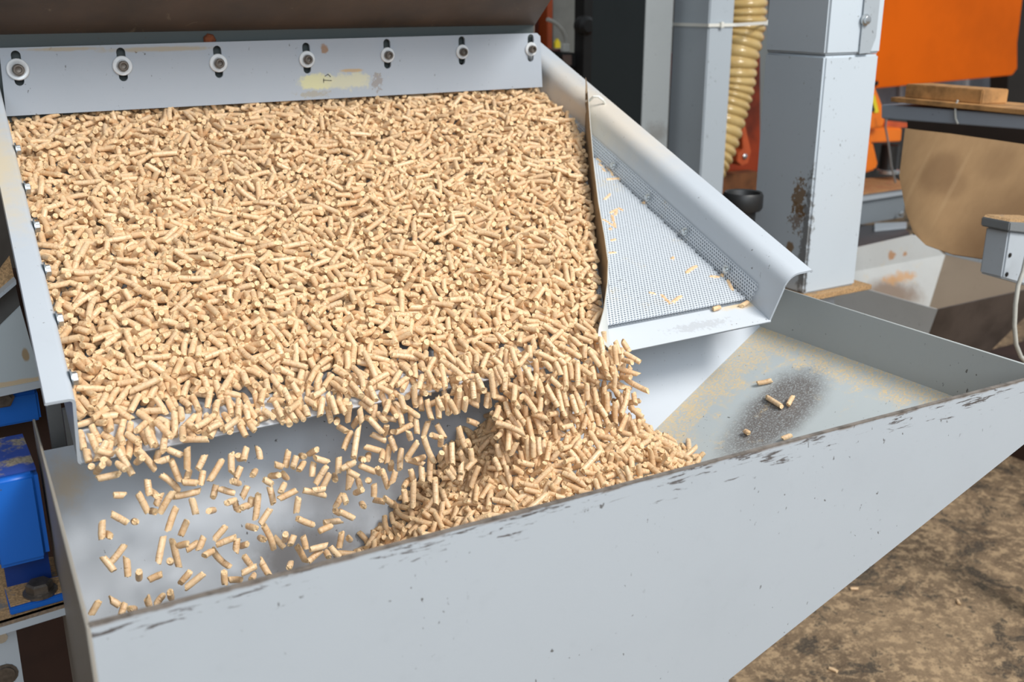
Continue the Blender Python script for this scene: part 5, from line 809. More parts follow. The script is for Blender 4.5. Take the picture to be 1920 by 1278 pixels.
[410,57,17,261,752,61,19,561,228,90,26,81,348,120,34,421,355,151,37,746,342,179,37,949,364,177,37,1126,471,181,37,1105,250,194,37,1065,718,208,37,1226,381,222,37,990,258,240,37,873,149,296,37,909,181,284,37,1322,480,296,37,1405,676,296,37,1144,366,319,37,1115,606,317,40,340,629,324,37,1047,834,321,37,1252,168,350,37,1277,416,360,37,929,446,365,37,909,672,411,37,1093,748,436,37,1085,966,426,37,1032,283,470,37,1347,232,489,37,1129,559,498,37,1207,191,572,40,60,431,571,37,885,874,576,37,947,890,581,46,338,217,624,37,512,383,61,19,80,586,85,25,640,159,131,37,40,392,129,39,67,512,129,42,1003,428,161,37,1188,491,148,37,1070,358,174,48,1234,545,166,37,1332,439,206,37,1029,421,220,40,1120,480,219,51,1026,530,233,44,600,283,244,37,1144,545,243,40,420,737,248,44,260,831,239,37,784,734,280,48,1191,215,305,46,507,782,289,40,1140,219,364,48,235,383,364,42,1042,239,398,40,820,576,424,54,701,689,416,49,1041,832,415,49,831,803,427,40,260,270,446,42,1147,247,469,44,461,271,473,37,814,408,478,53,1012,640,488,37,1352,932,483,43,825,192,537,37,1048,201,545,41,1368,315,553,37,1164,501,563,51,1081,656,558,37,1010,395,573,42,690,682,568,43,1201,490,620,40,1080,296,651,45,185,252,673,37,77,303,674,37,315,686,684,46,928,609,86,25,321,209,92,27,402,524,101,37,1307,664,133,38,281,201,145,43,1125,391,156,37,436,675,147,37,1128,140,171,40,983,174,183,50,1064,216,182,49,900,345,166,40,860,512,177,40,580,574,176,51,1067,601,178,48,1108,280,197,44,283,304,214,39,861,325,195,52,156,396,187,37,1393,519,189,44,1030,539,209,40,1020,823,199,37,1086,139,232,37,1204,221,219,51,1047,280,230,49,1072,360,231,44,1074,822,217,44,804,412,244,44,404,447,244,51,1147,267,299,43,1367,499,302,41,949,790,324,37,1307,827,345,50,943,156,364,48,1369,500,366,51,1123,320,392,37,1390,662,389,51,1005,768,400,44,1194,173,411,44,723,208,395,51,1106,437,406,45,1128,605,406,54,1421,402,468,45,1210,784,470,37,805,676,467,51,27,439,528,45,964,596,520,37,787,798,533,51,1166,832,525,55,986,598,552,45,1069,905,548,50,1125,808,569,37,1175,169,604,37,89,187,599,43,873,235,607,37,1244,311,595,50,460,995,604,54,100,326,624,44,1366,720,637,43,441,990,622,51,1244,1027,619,40,460,207,653,45,186,535,702,51,1087,851,696,40,1040,397,38,12,461,168,63,22,623,636,58,18,680,237,101,29,402,268,105,42,701,340,104,30,401,491,96,35,188,558,88,41,1001,580,92,38,275,634,90,36,323,188,131,37,101,234,115,41,1230,435,125,46,1330,498,111,35,1052,617,124,44,607,630,119,38,1125,152,148,51,847,268,150,47,1409,489,125,47,1190,510,159,37,1276,305,162,47,1225,469,156,47,1204,680,177,44,1271,738,166,50,1308,773,173,44,854,224,185,54,550,260,200,44,750,557,196,51,70,715,200,42,1266,229,222,43,1042,575,220,46,1062,247,242,51,1305,421,241,51,1229,598,239,46,942,674,246,47,1001,147,317,51,1252,414,319,37,1206,768,324,51,1146,298,341,45,1315,214,370,46,1011,609,365,49,1024,833,366,40,1340,229,399,50,1307,594,380,46,890,620,388,46,978,914,397,49,1302,184,421,49,566,775,414,52,1208,650,441,57,1045,767,448,54,987,161,441,50,243,324,450,49,1390,662,467,52,228,835,460,51,335,578,483,46,196,630,485,44,1028,928,508,56,709,948,497,52,1005,1003,500,51,806,446,549,37,985,200,573,60,908,332,585,48,1146,690,583,43,1136,359,597,48,1155,428,602,53,1109,471,596,44,461,829,597,37,1425,215,633,51,767,302,619,44,1346,354,620,51,1143,360,641,50,728,386,634,59,1067,402,662,46,620,789,648,60,1213,817,638,50,1384,239,675,50,1251,353,671,53,1270,413,665,44,891,622,683,46,1396,691,666,49,783,286,697,50,1049,615,698,51,1205,896,698,51,1049,509,63,26,1096,377,103,37,449,385,105,34,1102,468,87,36,1208,674,91,40,1394,769,86,31,1085,153,112,41,1314,342,121,43,422,404,146,48,993,635,151,51,1189,206,178,42,830,407,166,40,320,518,174,52,1068,581,175,46,987,689,187,43,1283,176,210,50,1226,232,236,43,1055,584,226,51,1168,268,242,50,1426,497,240,54,600,614,244,51,1165,712,240,51,1326,828,251,50,790,332,265,57,1265,512,268,58,986,668,276,50,825,713,276,40,1260,763,265,44,967,412,286,43,1044,576,288,54,222,364,319,53,990,889,321,61,1220,557,339,61,1310,642,330,57,1087,719,339,51,1148,830,340,59,1023,420,353,53,122,559,372,62,47,671,361,41,691,733,382,56,1232,758,393,44,1428,191,414,51,926,233,420,55,890,451,401,40,1080,543,421,37,1066,594,413,52,342,647,404,56,1144,150,434,45,1046,481,423,57,1162,555,438,49,889,642,428,52,226,236,457,63,1033,489,459,52,801,576,460,52,555,965,448,63,1108,217,472,56,1047,492,497,50,865,783,482,55,1086,947,482,55,1387,169,499,62,323,473,501,49,1181,491,504,58,4,515,504,51,635,879,501,55,874,396,520,50,245,821,520,47,888,356,546,53,1148,837,555,59,983,906,564,50,533,984,544,56,1052,1030,558,49,453,223,585,50,1109,287,575,51,1269,449,569,46,1001,521,573,51,1169,706,578,56,11,733,572,54,560,850,569,52,991,183,590,51,1065,790,602,51,1332,846,606,45,540,370,623,50,1114,529,626,61,766,558,625,49,1187,619,617,54,60,881,635,54,700,240,659,44,946,551,639,52,342,744,650,50,1043,601,671,51,1086,909,665,53,908,250,695,57,1008,325,696,49,911,524,687,63,947,714,693,44,1122,832,687,47,821,863,700,43,1151,549,50,22,1166,157,79,31,1214,478,104,36,985,367,125,58,950,740,118,48,382,150,154,61,968,408,161,52,1124,552,129,60,1204,594,158,53,1227,330,179,53,982,400,180,53,640,484,165,60,1206,687,175,45,465,812,172,48,795,252,200,51,1008,382,202,54,1267,424,189,51,1291,533,198,55,1110,757,200,61,485,270,220,51,1024,334,226,50,749,647,226,53,541,684,223,49,1126,709,220,51,1268,315,243,59,949,415,251,54,1420,534,240,64,1227,573,245,58,1342,656,238,64,886,154,276,48,501,236,281,46,1148,258,266,49,1129,805,267,58,917,820,281,61,1002,246,285,55,1142,275,289,65,1035,433,288,62,552,494,285,53,824,541,287,62,1229,586,281,49,1090,806,294,64,685,880,289,54,1109,347,311,61,748,769,302,62,885,850,323,57,70,251,340,43,501,407,343,51,1405,532,335,49,903,664,353,51,1186,829,353,63,1346,337,359,53,1008,408,362,52,1209,759,369,50,907,899,372,51,1168,952,401,40,860,283,418,51,1293,510,418,50,1187,640,403,51,296,679,404,56,885,792,416,65,1425,859,410,51,1006,429,445,68,1096,639,437,50,832,716,427,63,1391,822,426,51,1052,188,463,52,1382,473,468,59,924,635,471,53,905,865,458,43,1049,230,478,56,424,319,493,63,1066,377,470,63,1283,574,475,52,891,671,484,50,1192,735,476,54,1347,831,492,49,909,965,483,47,1021,967,505,48,229,377,498,62,1246,421,502,51,923,460,497,50,1143,587,496,55,1268,623,504,50,29,847,520,59,1085,871,512,59,1052,952,510,58,1171,195,525,49,949,225,515,53,734,246,525,51,767,330,526,50,1273,539,537,59,970,572,522,57,947,206,545,58,1227,637,560,48,1387,866,554,51,1332,204,590,55,1246,767,584,52,1045,813,569,48,830,897,580,57,1046,953,577,45,752,268,598,51,29,382,591,50,1328,452,585,56,1201,716,599,46,878,505,648,52,1255,563,618,61,287,656,635,52,1087,942,623,51,1087,169,645,55,1223,410,647,45,1165,494,642,67,761,607,652,56,1006,715,644,41,145,981,646,55,1026,1019,662,48,1103,243,698,58,815,625,699,66,1002,751,687,54,1155,876,698,63,945,1038,685,52,1147,433,713,57,1164,220,67,35,1042,430,70,34,261,292,94,39,1103,313,102,43,1163,381,93,36,749,655,61,31,700,194,125,58,1186,338,102,45,1026,375,117,43,765,597,136,46,1069,365,157,54,812,772,144,55,1422,186,180,57,873,691,180,63,1185,308,200,54,460,511,201,57,1029,727,196,55,1106,245,247,65,1383,260,254,57,802,375,244,61,1063,778,249,50,1303,811,249,62,562,434,270,64,884,682,257,67,1402,764,266,61,1006,817,262,57,742,262,284,56,661,483,287,47,1069,522,296,61,1065,745,290,52,1040,797,301,55,968,217,322,57,1104,356,317,59,1043,832,320,57,1348,173,347,56,1207,251,346,64,1402,354,350,55,1311,462,334,64,202,525,322,57,1231,878,318,60,1286,590,364,50,1021,745,363,63,1046,146,382,57,287,168,399,47,68,292,379,62,1390,603,385,56,410,748,385,55,924,818,390,51,361,922,391,54,1147,920,368,63,805,260,412,67,434,462,418,55,605,558,412,54,283,638,404,68,241,701,411,51,963,731,409,57,103,166,431,51,1111,403,426,55,873,433,430,65,1020,543,432,59,924,726,448,58,1007,772,440,52,1010,806,437,58,1109,194,469,51,850,262,462,65,483,437,453,65,522,506,474,66,145,551,457,55,931,853,455,51,1183,246,454,66,527,297,472,55,1364,541,477,64,653,794,483,50,1130,942,477,51,1280,401,493,53,701,799,516,54,972,171,534,58,8,727,533,64,209,817,522,60,1248,1001,528,52,889,549,547,52,986,564,552,62,49,597,560,49,1029,712,544,51,983,841,547,56,1004,935,547,60,1088,970,551,64,1350,1002,540,53,1049,1009,546,54,361,239,572,57,441,456,567,51,1372,334,602,60,1206,475,601,54,731,674,608,62,869,692,595,56,643,797,599,55,1154,878,599,64,1241,988,584,58,866,196,617,60,1307,349,616,58,1104,376,629,53,1104,544,637,59,1208,1025,617,53,946,911,657,61,783,1021,651,57,1247,215,663,55,1043,230,671,51,652,288,671,51,936,299,683,62,7,449,678,48,1394,498,669,73,849,584,678,51,1174,715,681,68,931,841,675,63,986,901,667,59,1284,283,685,58,987,482,696,58,1021,729,692,61,1347,742,688,55,262,1031,714,49,925,332,80,41,862,374,78,23,342,415,96,46,1087,438,102,45,1130,535,119,45,1127,210,143,54,860,341,148,55,1102,573,144,52,1030,578,157,54,306,602,154,51,1128,769,137,54,1003,270,177,64,1265,593,183,59,910,618,190,57,1044,375,209,61,688,466,198,45,1171,635,207,55,663,671,204,61,1225,711,198,59,1245,138,215,48,974,431,223,64,1106,577,218,64,223,740,231,72,1186,808,232,54,1169,139,243,59,1033,215,262,61,863,240,257,68,966,539,252,71,751,577,254,60,1188,683,236,65,603,358,258,63,1009,752,268,54,1236,268,287,62,655,561,301,61,868,701,290,64,1386,220,319,69,1084,384,306,65,1244,751,320,59,991,843,328,64,804,148,337,53,1301,251,328,57,1428,521,338,57,935,603,347,59,988,316,365,57,704,331,379,58,931,447,362,65,361,595,351,53,1142,649,368,68,1014,847,356,65,1144,209,379,49,1349,414,385,56,1203,579,398,65,847,618,397,55,1250,667,393,62,971,674,390,65,983,784,392,58,1231,451,409,62,1069,760,431,53,1088,905,405,63,314,194,447,58,501,441,432,65,967,537,437,63,1048,664,441,61,1083,918,445,59,906,157,448,45,1228,351,453,66,1210,381,459,56,1124,627,444,69,965,810,449,60,1028,819,454,63,1324,859,454,62,390,931,464,70,987,367,477,55,809,534,488,68,907,793,490,58,1309,397,510,65,1290,659,503,65,1067,292,528,65,651,354,523,58,981,914,538,68,380,975,535,66,1145,174,545,55,284,183,534,62,950,385,536,64,1328,497,546,64,1130,641,548,55,1066,781,571,60,1196,875,551,61,1169,958,543,70,1208,208,575,62,1066,773,581,58,968,965,596,56,805,283,590,69,887,533,581,72,875,618,602,66,800,192,623,62,1002,383,626,61,508,534,616,60,1005,882,609,55,1111,922,624,61,1133,317,651,57,1282,417,645,51,1133,431,646,65,1193,534,649,51,967,842,634,63,15,1032,629,62,1024,386,659,52,1085,408,664,68,1200,438,673,63,984,463,665,57,1045,468,678,51,1152,577,689,63,864,671,683,59,1246,861,674,68,1146,591,706,62,441,612,701,65,1113,474,78,10,1362,266,72,9,1221,389,147,17,181,309,95,16,681,210,160,18,320,182,210,29,341,139,139,13,1241,359,182,13,382,144,24,11,1180,712,202,12,320,248,224,7,302,244,80,9,1181,132,151,13,740,324,40,10,461,575,16,13,783,759,88,14,441,604,82,9,421,395,77,22,1141,705,25,16,301,483,60,9,300,622,204,25,260,401,69,8,260,137,67,9,1400,339,67,7,880,691,107,22,660,519,40,26,1060,553,173,19,1161,123,53,30,1182,374,126,8,200,440,57,29,741,329,49,9,581,715,160,27,881,755,110,20,481,704,8,8,481,216,72,27,401],
[730,77,23,660,683,114,33,40,788,166,43,1123,219,228,37,1207,837,219,37,1184,681,249,46,461,704,243,37,966,456,351,40,1420,179,386,37,1154,537,409,40,1020,283,478,40,20,533,483,40,1240,490,501,37,1264,318,597,46,1206,563,617,37,1210,966,658,37,1230,614,661,37,1322,615,145,37,726,395,166,40,640,331,219,40,1060,748,252,37,394,528,289,52,865,636,365,47,618,777,397,48,16,499,430,40,200,712,443,40,20,434,533,43,220,727,581,46,646,291,614,41,1030,799,619,37,1143,188,56,27,1110,382,82,24,342,527,77,23,501,307,104,30,401,451,117,41,1096,641,126,44,269,346,156,46,385,189,186,47,647,297,167,47,407,586,196,45,405,604,204,40,1280,390,266,48,1154,730,273,50,834,553,325,45,1083,894,323,37,650,647,364,40,40,679,363,49,314,174,434,53,1161,333,454,43,857,707,469,40,1320,186,513,47,666,310,534,40,1100,709,560,54,321,357,586,45,1148,528,569,47,367,953,648,37,1268,243,690,51,1088,691,697,51,1046,574,24,9,0,287,74,22,481,708,71,21,362,446,183,47,1264,142,192,37,1196,184,204,40,960,317,221,51,1127,845,217,54,361,281,296,47,1227,373,316,50,688,403,351,54,820,505,345,42,252,270,362,47,1167,616,364,52,1080,248,509,51,1105,757,587,52,1084,428,613,54,602,221,669,37,1188,370,669,51,280,844,697,44,1063,197,63,34,203,517,92,27,141,563,128,36,382,585,122,35,221,239,148,51,1187,426,256,53,620,211,259,51,1335,162,298,61,404,388,315,49,1330,433,319,51,462,523,329,49,254,603,314,53,1080,448,334,55,826,767,331,57,1023,620,356,64,846,868,367,46,1054,622,381,44,1027,523,414,62,942,851,422,47,1332,599,431,61,362,606,461,48,1389,891,479,49,989,356,508,54,620,182,529,52,1241,255,554,48,590,1021,595,56,848,327,645,54,860,689,673,53,1023,552,703,52,320,976,693,46,248,589,67,34,1420,252,87,40,340,451,124,40,443,180,137,55,1066,151,176,51,1224,152,165,68,540,770,187,48,1348,606,244,52,1086,188,297,53,933,159,325,53,401,202,318,61,1186,256,309,52,421,291,314,54,1263,270,339,65,1108,705,345,54,761,231,369,54,720,264,366,59,1147,875,362,51,383,392,386,51,872,582,381,54,681,272,413,40,240,725,434,53,201,331,467,55,1302,841,451,65,1105,148,516,45,1008,918,562,54,262,402,623,60,244,607,629,50,736,912,614,57,1142,883,650,54,700,212,675,60,706,783,670,59,1146,782,698,49,847,614,64,32,902,659,68,35,660,402,89,48,1434,445,105,48,845,524,124,50,680,542,123,44,1146,234,164,51,550,396,175,57,841,806,165,54,700,162,203,37,1347,557,202,65,968,406,242,56,85,598,225,55,1167,649,232,63,1106,507,246,58,1331,854,241,63,1021,272,276,50,396,229,294,58,703,645,303,46,1206,144,331,52,582,797,330,68,582,539,355,50,1145,621,339,51,986,852,340,63,121,549,375,58,1246,342,397,54,740,766,384,52,696,164,410,47,508,587,406,54,1141,337,457,59,984,583,474,65,1271,739,451,55,1367,623,487,46,1170,675,490,60,1286,906,520,69,131,611,518,58,1051,750,536,68,1101,275,543,47,1022,167,571,49,1015,182,572,64,1164,271,584,54,663,296,561,56,1007,698,582,64,46,765,606,55,1325,613,623,50,1091,721,620,53,485,556,655,56,1051,384,674,68,1081,1032,662,59,1121,236,701,64,1027,779,709,60,1242,305,67,35,1260,339,58,32,605,611,74,22,20,280,90,44,533,496,101,51,561,258,110,47,283,271,112,43,786,429,98,54,440,174,145,57,103,293,152,51,1244,371,145,58,1225,526,157,65,1352,734,169,64,1285,661,219,60,845,330,237,67,164,395,236,60,307,692,242,67,1262,830,265,64,1281,686,294,58,384,211,325,65,304,406,309,50,1065,885,355,58,1087,558,398,69,763,560,393,56,1308,767,393,63,1162,874,382,54,1001,288,416,61,1115,461,431,57,165,504,433,55,447,627,430,51,1188,281,458,59,304,419,458,69,781,532,458,60,732,777,460,55,948,982,457,63,986,164,473,67,287,703,469,53,541,747,482,54,223,972,482,56,905,155,494,50,1268,625,515,64,383,748,509,52,808,194,534,53,1432,658,533,63,221,325,561,56,1145,933,585,56,1025,169,591,58,1154,420,605,62,1084,731,598,57,925,849,585,63,484,331,623,63,723,783,629,65,931,932,612,57,241,811,644,51,1310,625,669,56,298,900,675,68,1229,393,696,64,985,472,709,54,761,169,135,25,341,358,10,7,203,721,198,17,1100,235,6,9,301,585,139,8,1161,157,99,18,320,152,140,23,100,442,63,25,662,268,120,9,1102,313,73,14,440,598,63,7,321,343,220,8,600,556,79,11,1241,296,229,8,582,371,229,25,1164,646,78,9,381,643,134,27,840,166,137,17,300,152,46,24,721,282,5,8,502,300,54,29,1082],
[256,88,26,40,266,121,35,421,323,119,34,401,215,145,40,1420,721,152,37,311,801,149,37,1123,434,178,37,1044,174,203,37,1005,343,198,37,1042,439,195,37,1389,340,226,40,1240,642,213,37,1232,212,246,37,983,441,264,37,1286,607,276,37,1351,622,271,37,92,156,319,37,1103,534,310,37,1227,191,334,44,869,222,341,37,1123,256,356,37,1284,375,357,40,380,397,365,37,47,298,384,40,180,577,382,37,827,228,415,40,380,465,407,37,904,817,428,37,1064,335,462,37,650,371,464,37,1108,518,463,37,1184,262,481,37,1393,653,484,37,827,261,522,40,720,583,535,37,844,266,624,37,411,732,623,37,969,215,673,40,920,375,671,37,1205,687,660,47,246,706,665,37,1208,449,722,40,280,498,719,37,776,544,711,37,1334,186,82,24,81,303,86,25,181,604,114,37,994,640,133,38,700,215,152,42,1263,522,153,37,1024,734,156,49,69,782,154,47,1067,525,177,45,1168,201,231,51,807,287,213,45,1186,415,212,49,1173,525,246,37,516,286,270,43,1024,718,265,50,1425,520,295,47,1006,569,302,40,200,138,307,37,1044,521,313,37,1042,214,345,40,1120,428,364,40,440,501,363,37,1084,930,368,43,965,186,392,37,413,761,431,37,1087,504,461,43,1263,966,490,37,1206,945,501,40,1140,749,538,37,1150,157,557,45,1182,556,558,43,747,161,596,41,826,181,597,40,1120,775,618,51,1268,946,635,37,1310,226,664,37,1406,493,685,37,1071,259,81,24,40,444,76,29,266,651,58,18,700,627,88,37,1103,195,119,38,664,383,125,36,281,703,131,37,421,378,149,43,1063,704,152,37,1145,323,172,40,1140,381,183,40,1020,794,169,37,1103,228,204,44,1164,195,226,37,1064,353,227,37,1064,507,254,51,1007,789,250,48,868,533,279,42,1148,559,289,46,26,887,303,44,988,248,308,49,521,577,312,45,1091,634,328,46,1126,864,320,44,744,559,365,51,1305,748,391,40,1100,232,408,52,702,503,416,40,1256,621,415,53,281,690,432,54,1090,793,432,46,486,385,462,37,1088,684,462,52,5,960,461,51,1229,896,473,44,1066,356,501,45,1201,602,506,50,1066,867,503,53,623,271,515,50,1013,535,522,40,1340,583,542,43,987,661,563,49,1269,580,575,51,1393,683,588,42,733,535,603,55,164,488,632,41,1129,518,627,51,455,608,617,37,247,613,647,53,987,880,645,37,1388,172,669,37,428,399,676,48,741,963,670,52,1070,203,703,37,1084,821,720,37,832,388,75,33,1052,670,100,40,1046,709,108,45,365,324,128,46,1387,467,118,39,1051,593,121,37,1353,767,113,44,1123,481,140,44,1126,584,153,47,1150,246,232,51,1069,545,230,55,1065,693,216,51,1106,534,254,56,203,306,285,49,1430,632,259,45,1264,156,294,50,984,304,300,51,1391,461,277,52,363,646,277,48,1167,823,298,46,569,893,294,37,1085,180,318,49,1388,317,331,50,1284,164,336,44,1032,487,347,49,1182,669,339,48,907,549,370,44,1186,741,377,48,807,791,386,51,1145,348,409,57,362,457,408,43,1162,562,422,55,1092,629,417,51,89,746,408,46,345,144,442,37,864,364,434,47,1089,487,434,68,840,521,442,68,1363,580,432,50,1026,676,434,53,841,212,458,45,693,239,459,37,1028,516,454,44,1176,694,467,52,704,854,468,49,1167,771,471,49,1165,202,503,49,489,740,508,47,387,424,520,51,1383,457,525,41,745,208,561,51,922,537,558,50,1267,282,595,58,1227,804,596,47,802,797,626,51,1106,872,639,61,1369,525,641,50,949,689,635,52,1291,948,685,53,1156,685,691,51,1186,768,715,48,1378,199,95,42,1044,631,104,36,186,655,102,48,1312,721,88,37,343,221,116,33,621,442,133,42,528,476,114,50,665,755,106,48,1264,311,145,54,988,357,137,53,720,383,145,58,236,429,139,42,1146,471,145,44,1210,541,139,48,963,756,140,41,1225,175,170,46,162,611,180,51,66,706,170,51,1206,738,179,44,81,298,190,58,1,403,199,43,1232,427,203,45,1330,513,191,58,1263,809,195,37,774,177,223,61,886,292,220,53,1285,561,223,50,53,632,224,58,1088,661,226,48,1433,779,224,51,1106,224,247,60,367,531,240,49,1325,404,277,50,1128,486,263,55,1021,625,262,53,963,813,273,50,964,194,309,65,1206,318,301,48,967,815,293,53,1062,857,307,50,804,195,314,56,693,274,311,54,400,470,322,50,1127,746,313,49,1382,267,350,51,631,905,384,44,1307,243,354,54,806,396,361,51,853,236,383,52,1146,428,374,56,1350,837,389,51,1233,898,386,46,1110,215,411,50,174,571,411,55,864,227,427,50,441,145,459,50,745,305,459,56,189,504,447,50,1304,529,471,51,3,848,454,61,1184,282,491,47,381,356,491,62,1325,428,477,61,191,698,495,51,1229,273,506,65,532,834,499,64,1386,472,540,51,805,846,543,63,870,892,534,55,3,1012,531,45,1131,494,553,47,407,967,548,50,988,494,578,45,1022,749,571,53,1230,831,565,55,462,974,569,53,1007,436,579,63,1070,541,592,53,975,669,603,51,1166,949,606,53,741,949,622,49,854,982,627,47,967,175,658,51,653,192,642,49,1285,308,645,51,1323,724,648,40,447,175,671,49,851,242,667,43,1228,381,684,51,1242,737,666,57,265,949,661,50,1129,271,698,53,1189,603,691,53,636,765,689,51,1162,897,683,65,1009,383,62,37,83,372,96,34,467,525,84,38,764,647,101,44,286,504,115,47,661,570,122,47,222,686,122,47,1153,717,112,47,1085,777,114,46,1088,196,174,64,1065,340,171,59,1128,467,151,65,1048,660,153,54,1150,312,160,55,894,423,170,51,983,566,176,51,1147,237,190,58,745,745,189,63,1173,832,206,51,1287,511,213,55,1241,617,225,54,1140,825,235,51,668,267,247,61,24,338,248,57,742,327,256,51,1287,571,284,66,1341,734,283,64,1343,330,280,56,1291,637,301,44,281,139,322,46,1086,299,316,57,1143,363,347,52,926,431,345,52,50,739,344,55,651,244,376,53,1065,628,364,63,1077,736,363,51,111,373,387,53,1381,436,386,51,789,753,375,53,1071,892,393,43,1005,252,418,55,1123,341,413,56,914,413,402,40,1320,477,411,52,1024,715,413,56,1146,750,408,63,1107,235,431,45,984,306,427,56,1269,357,437,52,1006,754,442,50,1224,800,434,51,1186,163,471,42,850,407,458,61,1253,445,474,63,856,661,452,49,510,931,461,57,1286,152,478,51,989,369,491,54,1281,866,472,54,802,879,480,60,830,392,508,51,1284,769,503,50,1129,986,499,53,910,758,529,64,907,986,523,51,1350,315,585,57,953,373,573,48,338,668,590,54,485,743,576,68,161,911,591,55,388,175,601,62,1181,484,603,54,746,689,602,46,1205,180,609,50,1088,731,624,59,909,757,620,51,1388,387,642,59,1070,438,650,57,1191,472,650,52,1242,680,638,67,1121,231,658,43,1425,254,674,53,1011,337,680,56,922,681,702,61,1151,937,697,50,1028,206,71,45,693,330,63,39,1006,577,66,36,1009,147,109,46,951,761,100,49,1340,135,141,47,1222,303,169,55,674,494,130,49,1205,687,156,54,803,204,172,55,521,307,196,64,1025,585,183,56,64,139,199,55,1407,280,212,51,973,753,194,67,1193,767,188,65,183,236,227,46,883,483,210,67,82,544,215,63,1323,569,227,61,1186,424,248,64,924,623,246,58,926,658,261,63,1048,208,303,54,1145,251,292,59,1185,526,306,51,1168,619,288,69,1042,696,297,61,1327,240,309,58,1311,215,348,61,1044,684,327,62,1368,901,338,52,969,234,362,56,886,461,359,59,9,393,373,53,888,605,397,66,1369,661,417,53,964,188,418,62,44,228,434,47,262,421,435,62,1012,462,440,50,74,729,430,62,882,843,434,56,397,219,459,54,1041,459,463,66,1102,537,469,55,910,623,453,47,1008,861,479,56,989,889,485,57,61,159,506,55,383,776,500,56,1388,881,494,63,1123,937,501,64,869,1006,507,54,1304,324,519,55,833,381,517,60,960,428,530,58,1167,582,524,58,1005,625,532,56,909,300,549,55,1268,634,552,58,1215,802,556,63,928,412,594,65,1084,480,585,63,195,501,581,49,543,882,583,61,1145,948,551,59,1210,567,596,67,165,900,606,51,1267,262,631,63,1026,315,624,67,1303,593,618,53,991,685,617,62,1229,160,653,51,1366,287,647,52,1403,582,639,59,1106,661,646,61,1205,384,687,64,912,610,673,52,1104,721,660,65,885,909,695,62,1242,122,4,8,340,141,67,35,1086,468,74,37,1205,719,63,40,907,393,86,48,1105,553,107,46,945,126,122,54,1066,173,101,47,745,291,139,50,1190,373,80,35,1012,770,118,56,1027,406,135,67,161,735,135,52,562,216,171,62,501,414,188,54,1067,462,184,60,1093,663,161,63,1407,268,207,57,253,534,191,71,1104,684,209,64,1110,165,231,50,905,331,222,62,1166,600,214,56,81,359,241,68,584,466,265,74,586,479,255,66,563,665,250,63,1342,756,239,65,1126,784,251,56,1232,828,248,64,1367,215,285,58,849,382,274,65,903,497,304,55,1169,721,267,65,847,783,268,61,1068,633,299,65,908,332,318,52,160,507,309,55,615,767,316,57,1426,206,336,69,1027,364,316,70,645,421,329,65,1088,586,302,76,1122,162,367,57,483,530,364,56,896,395,372,69,1288,450,392,63,1106,502,395,62,771,828,387,54,340,274,400,59,1217,312,420,73,703,496,422,64,1348,223,444,61,785,869,454,59,1082,297,453,64,1108,669,455,53,829,830,461,66,1387,614,479,61,843,666,487,68,793,764,482,58,1168,852,475,62,1184,251,493,65,946,449,505,64,1306,915,521,65,1129,232,523,66,1324,892,519,66,1091,906,531,66,522,1010,524,54,1204,855,558,57,6,997,576,64,1347,326,568,63,705,510,580,67,1190,950,567,52,930,949,589,57,1208,297,622,58,851,720,612,65,1222,1004,594,64,1025,381,607,63,663,621,631,62,833,870,617,54,951,903,620,59,1072,186,658,60,1007,290,640,61,1045,349,649,63,947,809,663,64,1126,179,668,60,824,313,679,64,1048,585,658,61,792,938,669,60,913,980,680,58,547,657,687,53,288,1020,698,50,924,227,77,11,761,393,21,9,1061,462,162,17,1402,193,55,10,981,687,231,9,1181,713,156,12,80,709,212,23,901,405,182,26,481,133,91,13,160,709,163,18,900,698,70,16,1140,609,29,7,921,597,11,9,1021,651,239,9,221,314,53,9,441,468,71,11,521,741,71,12,480,573,48,24,401,698,153,16,1322,376,68,8,861],
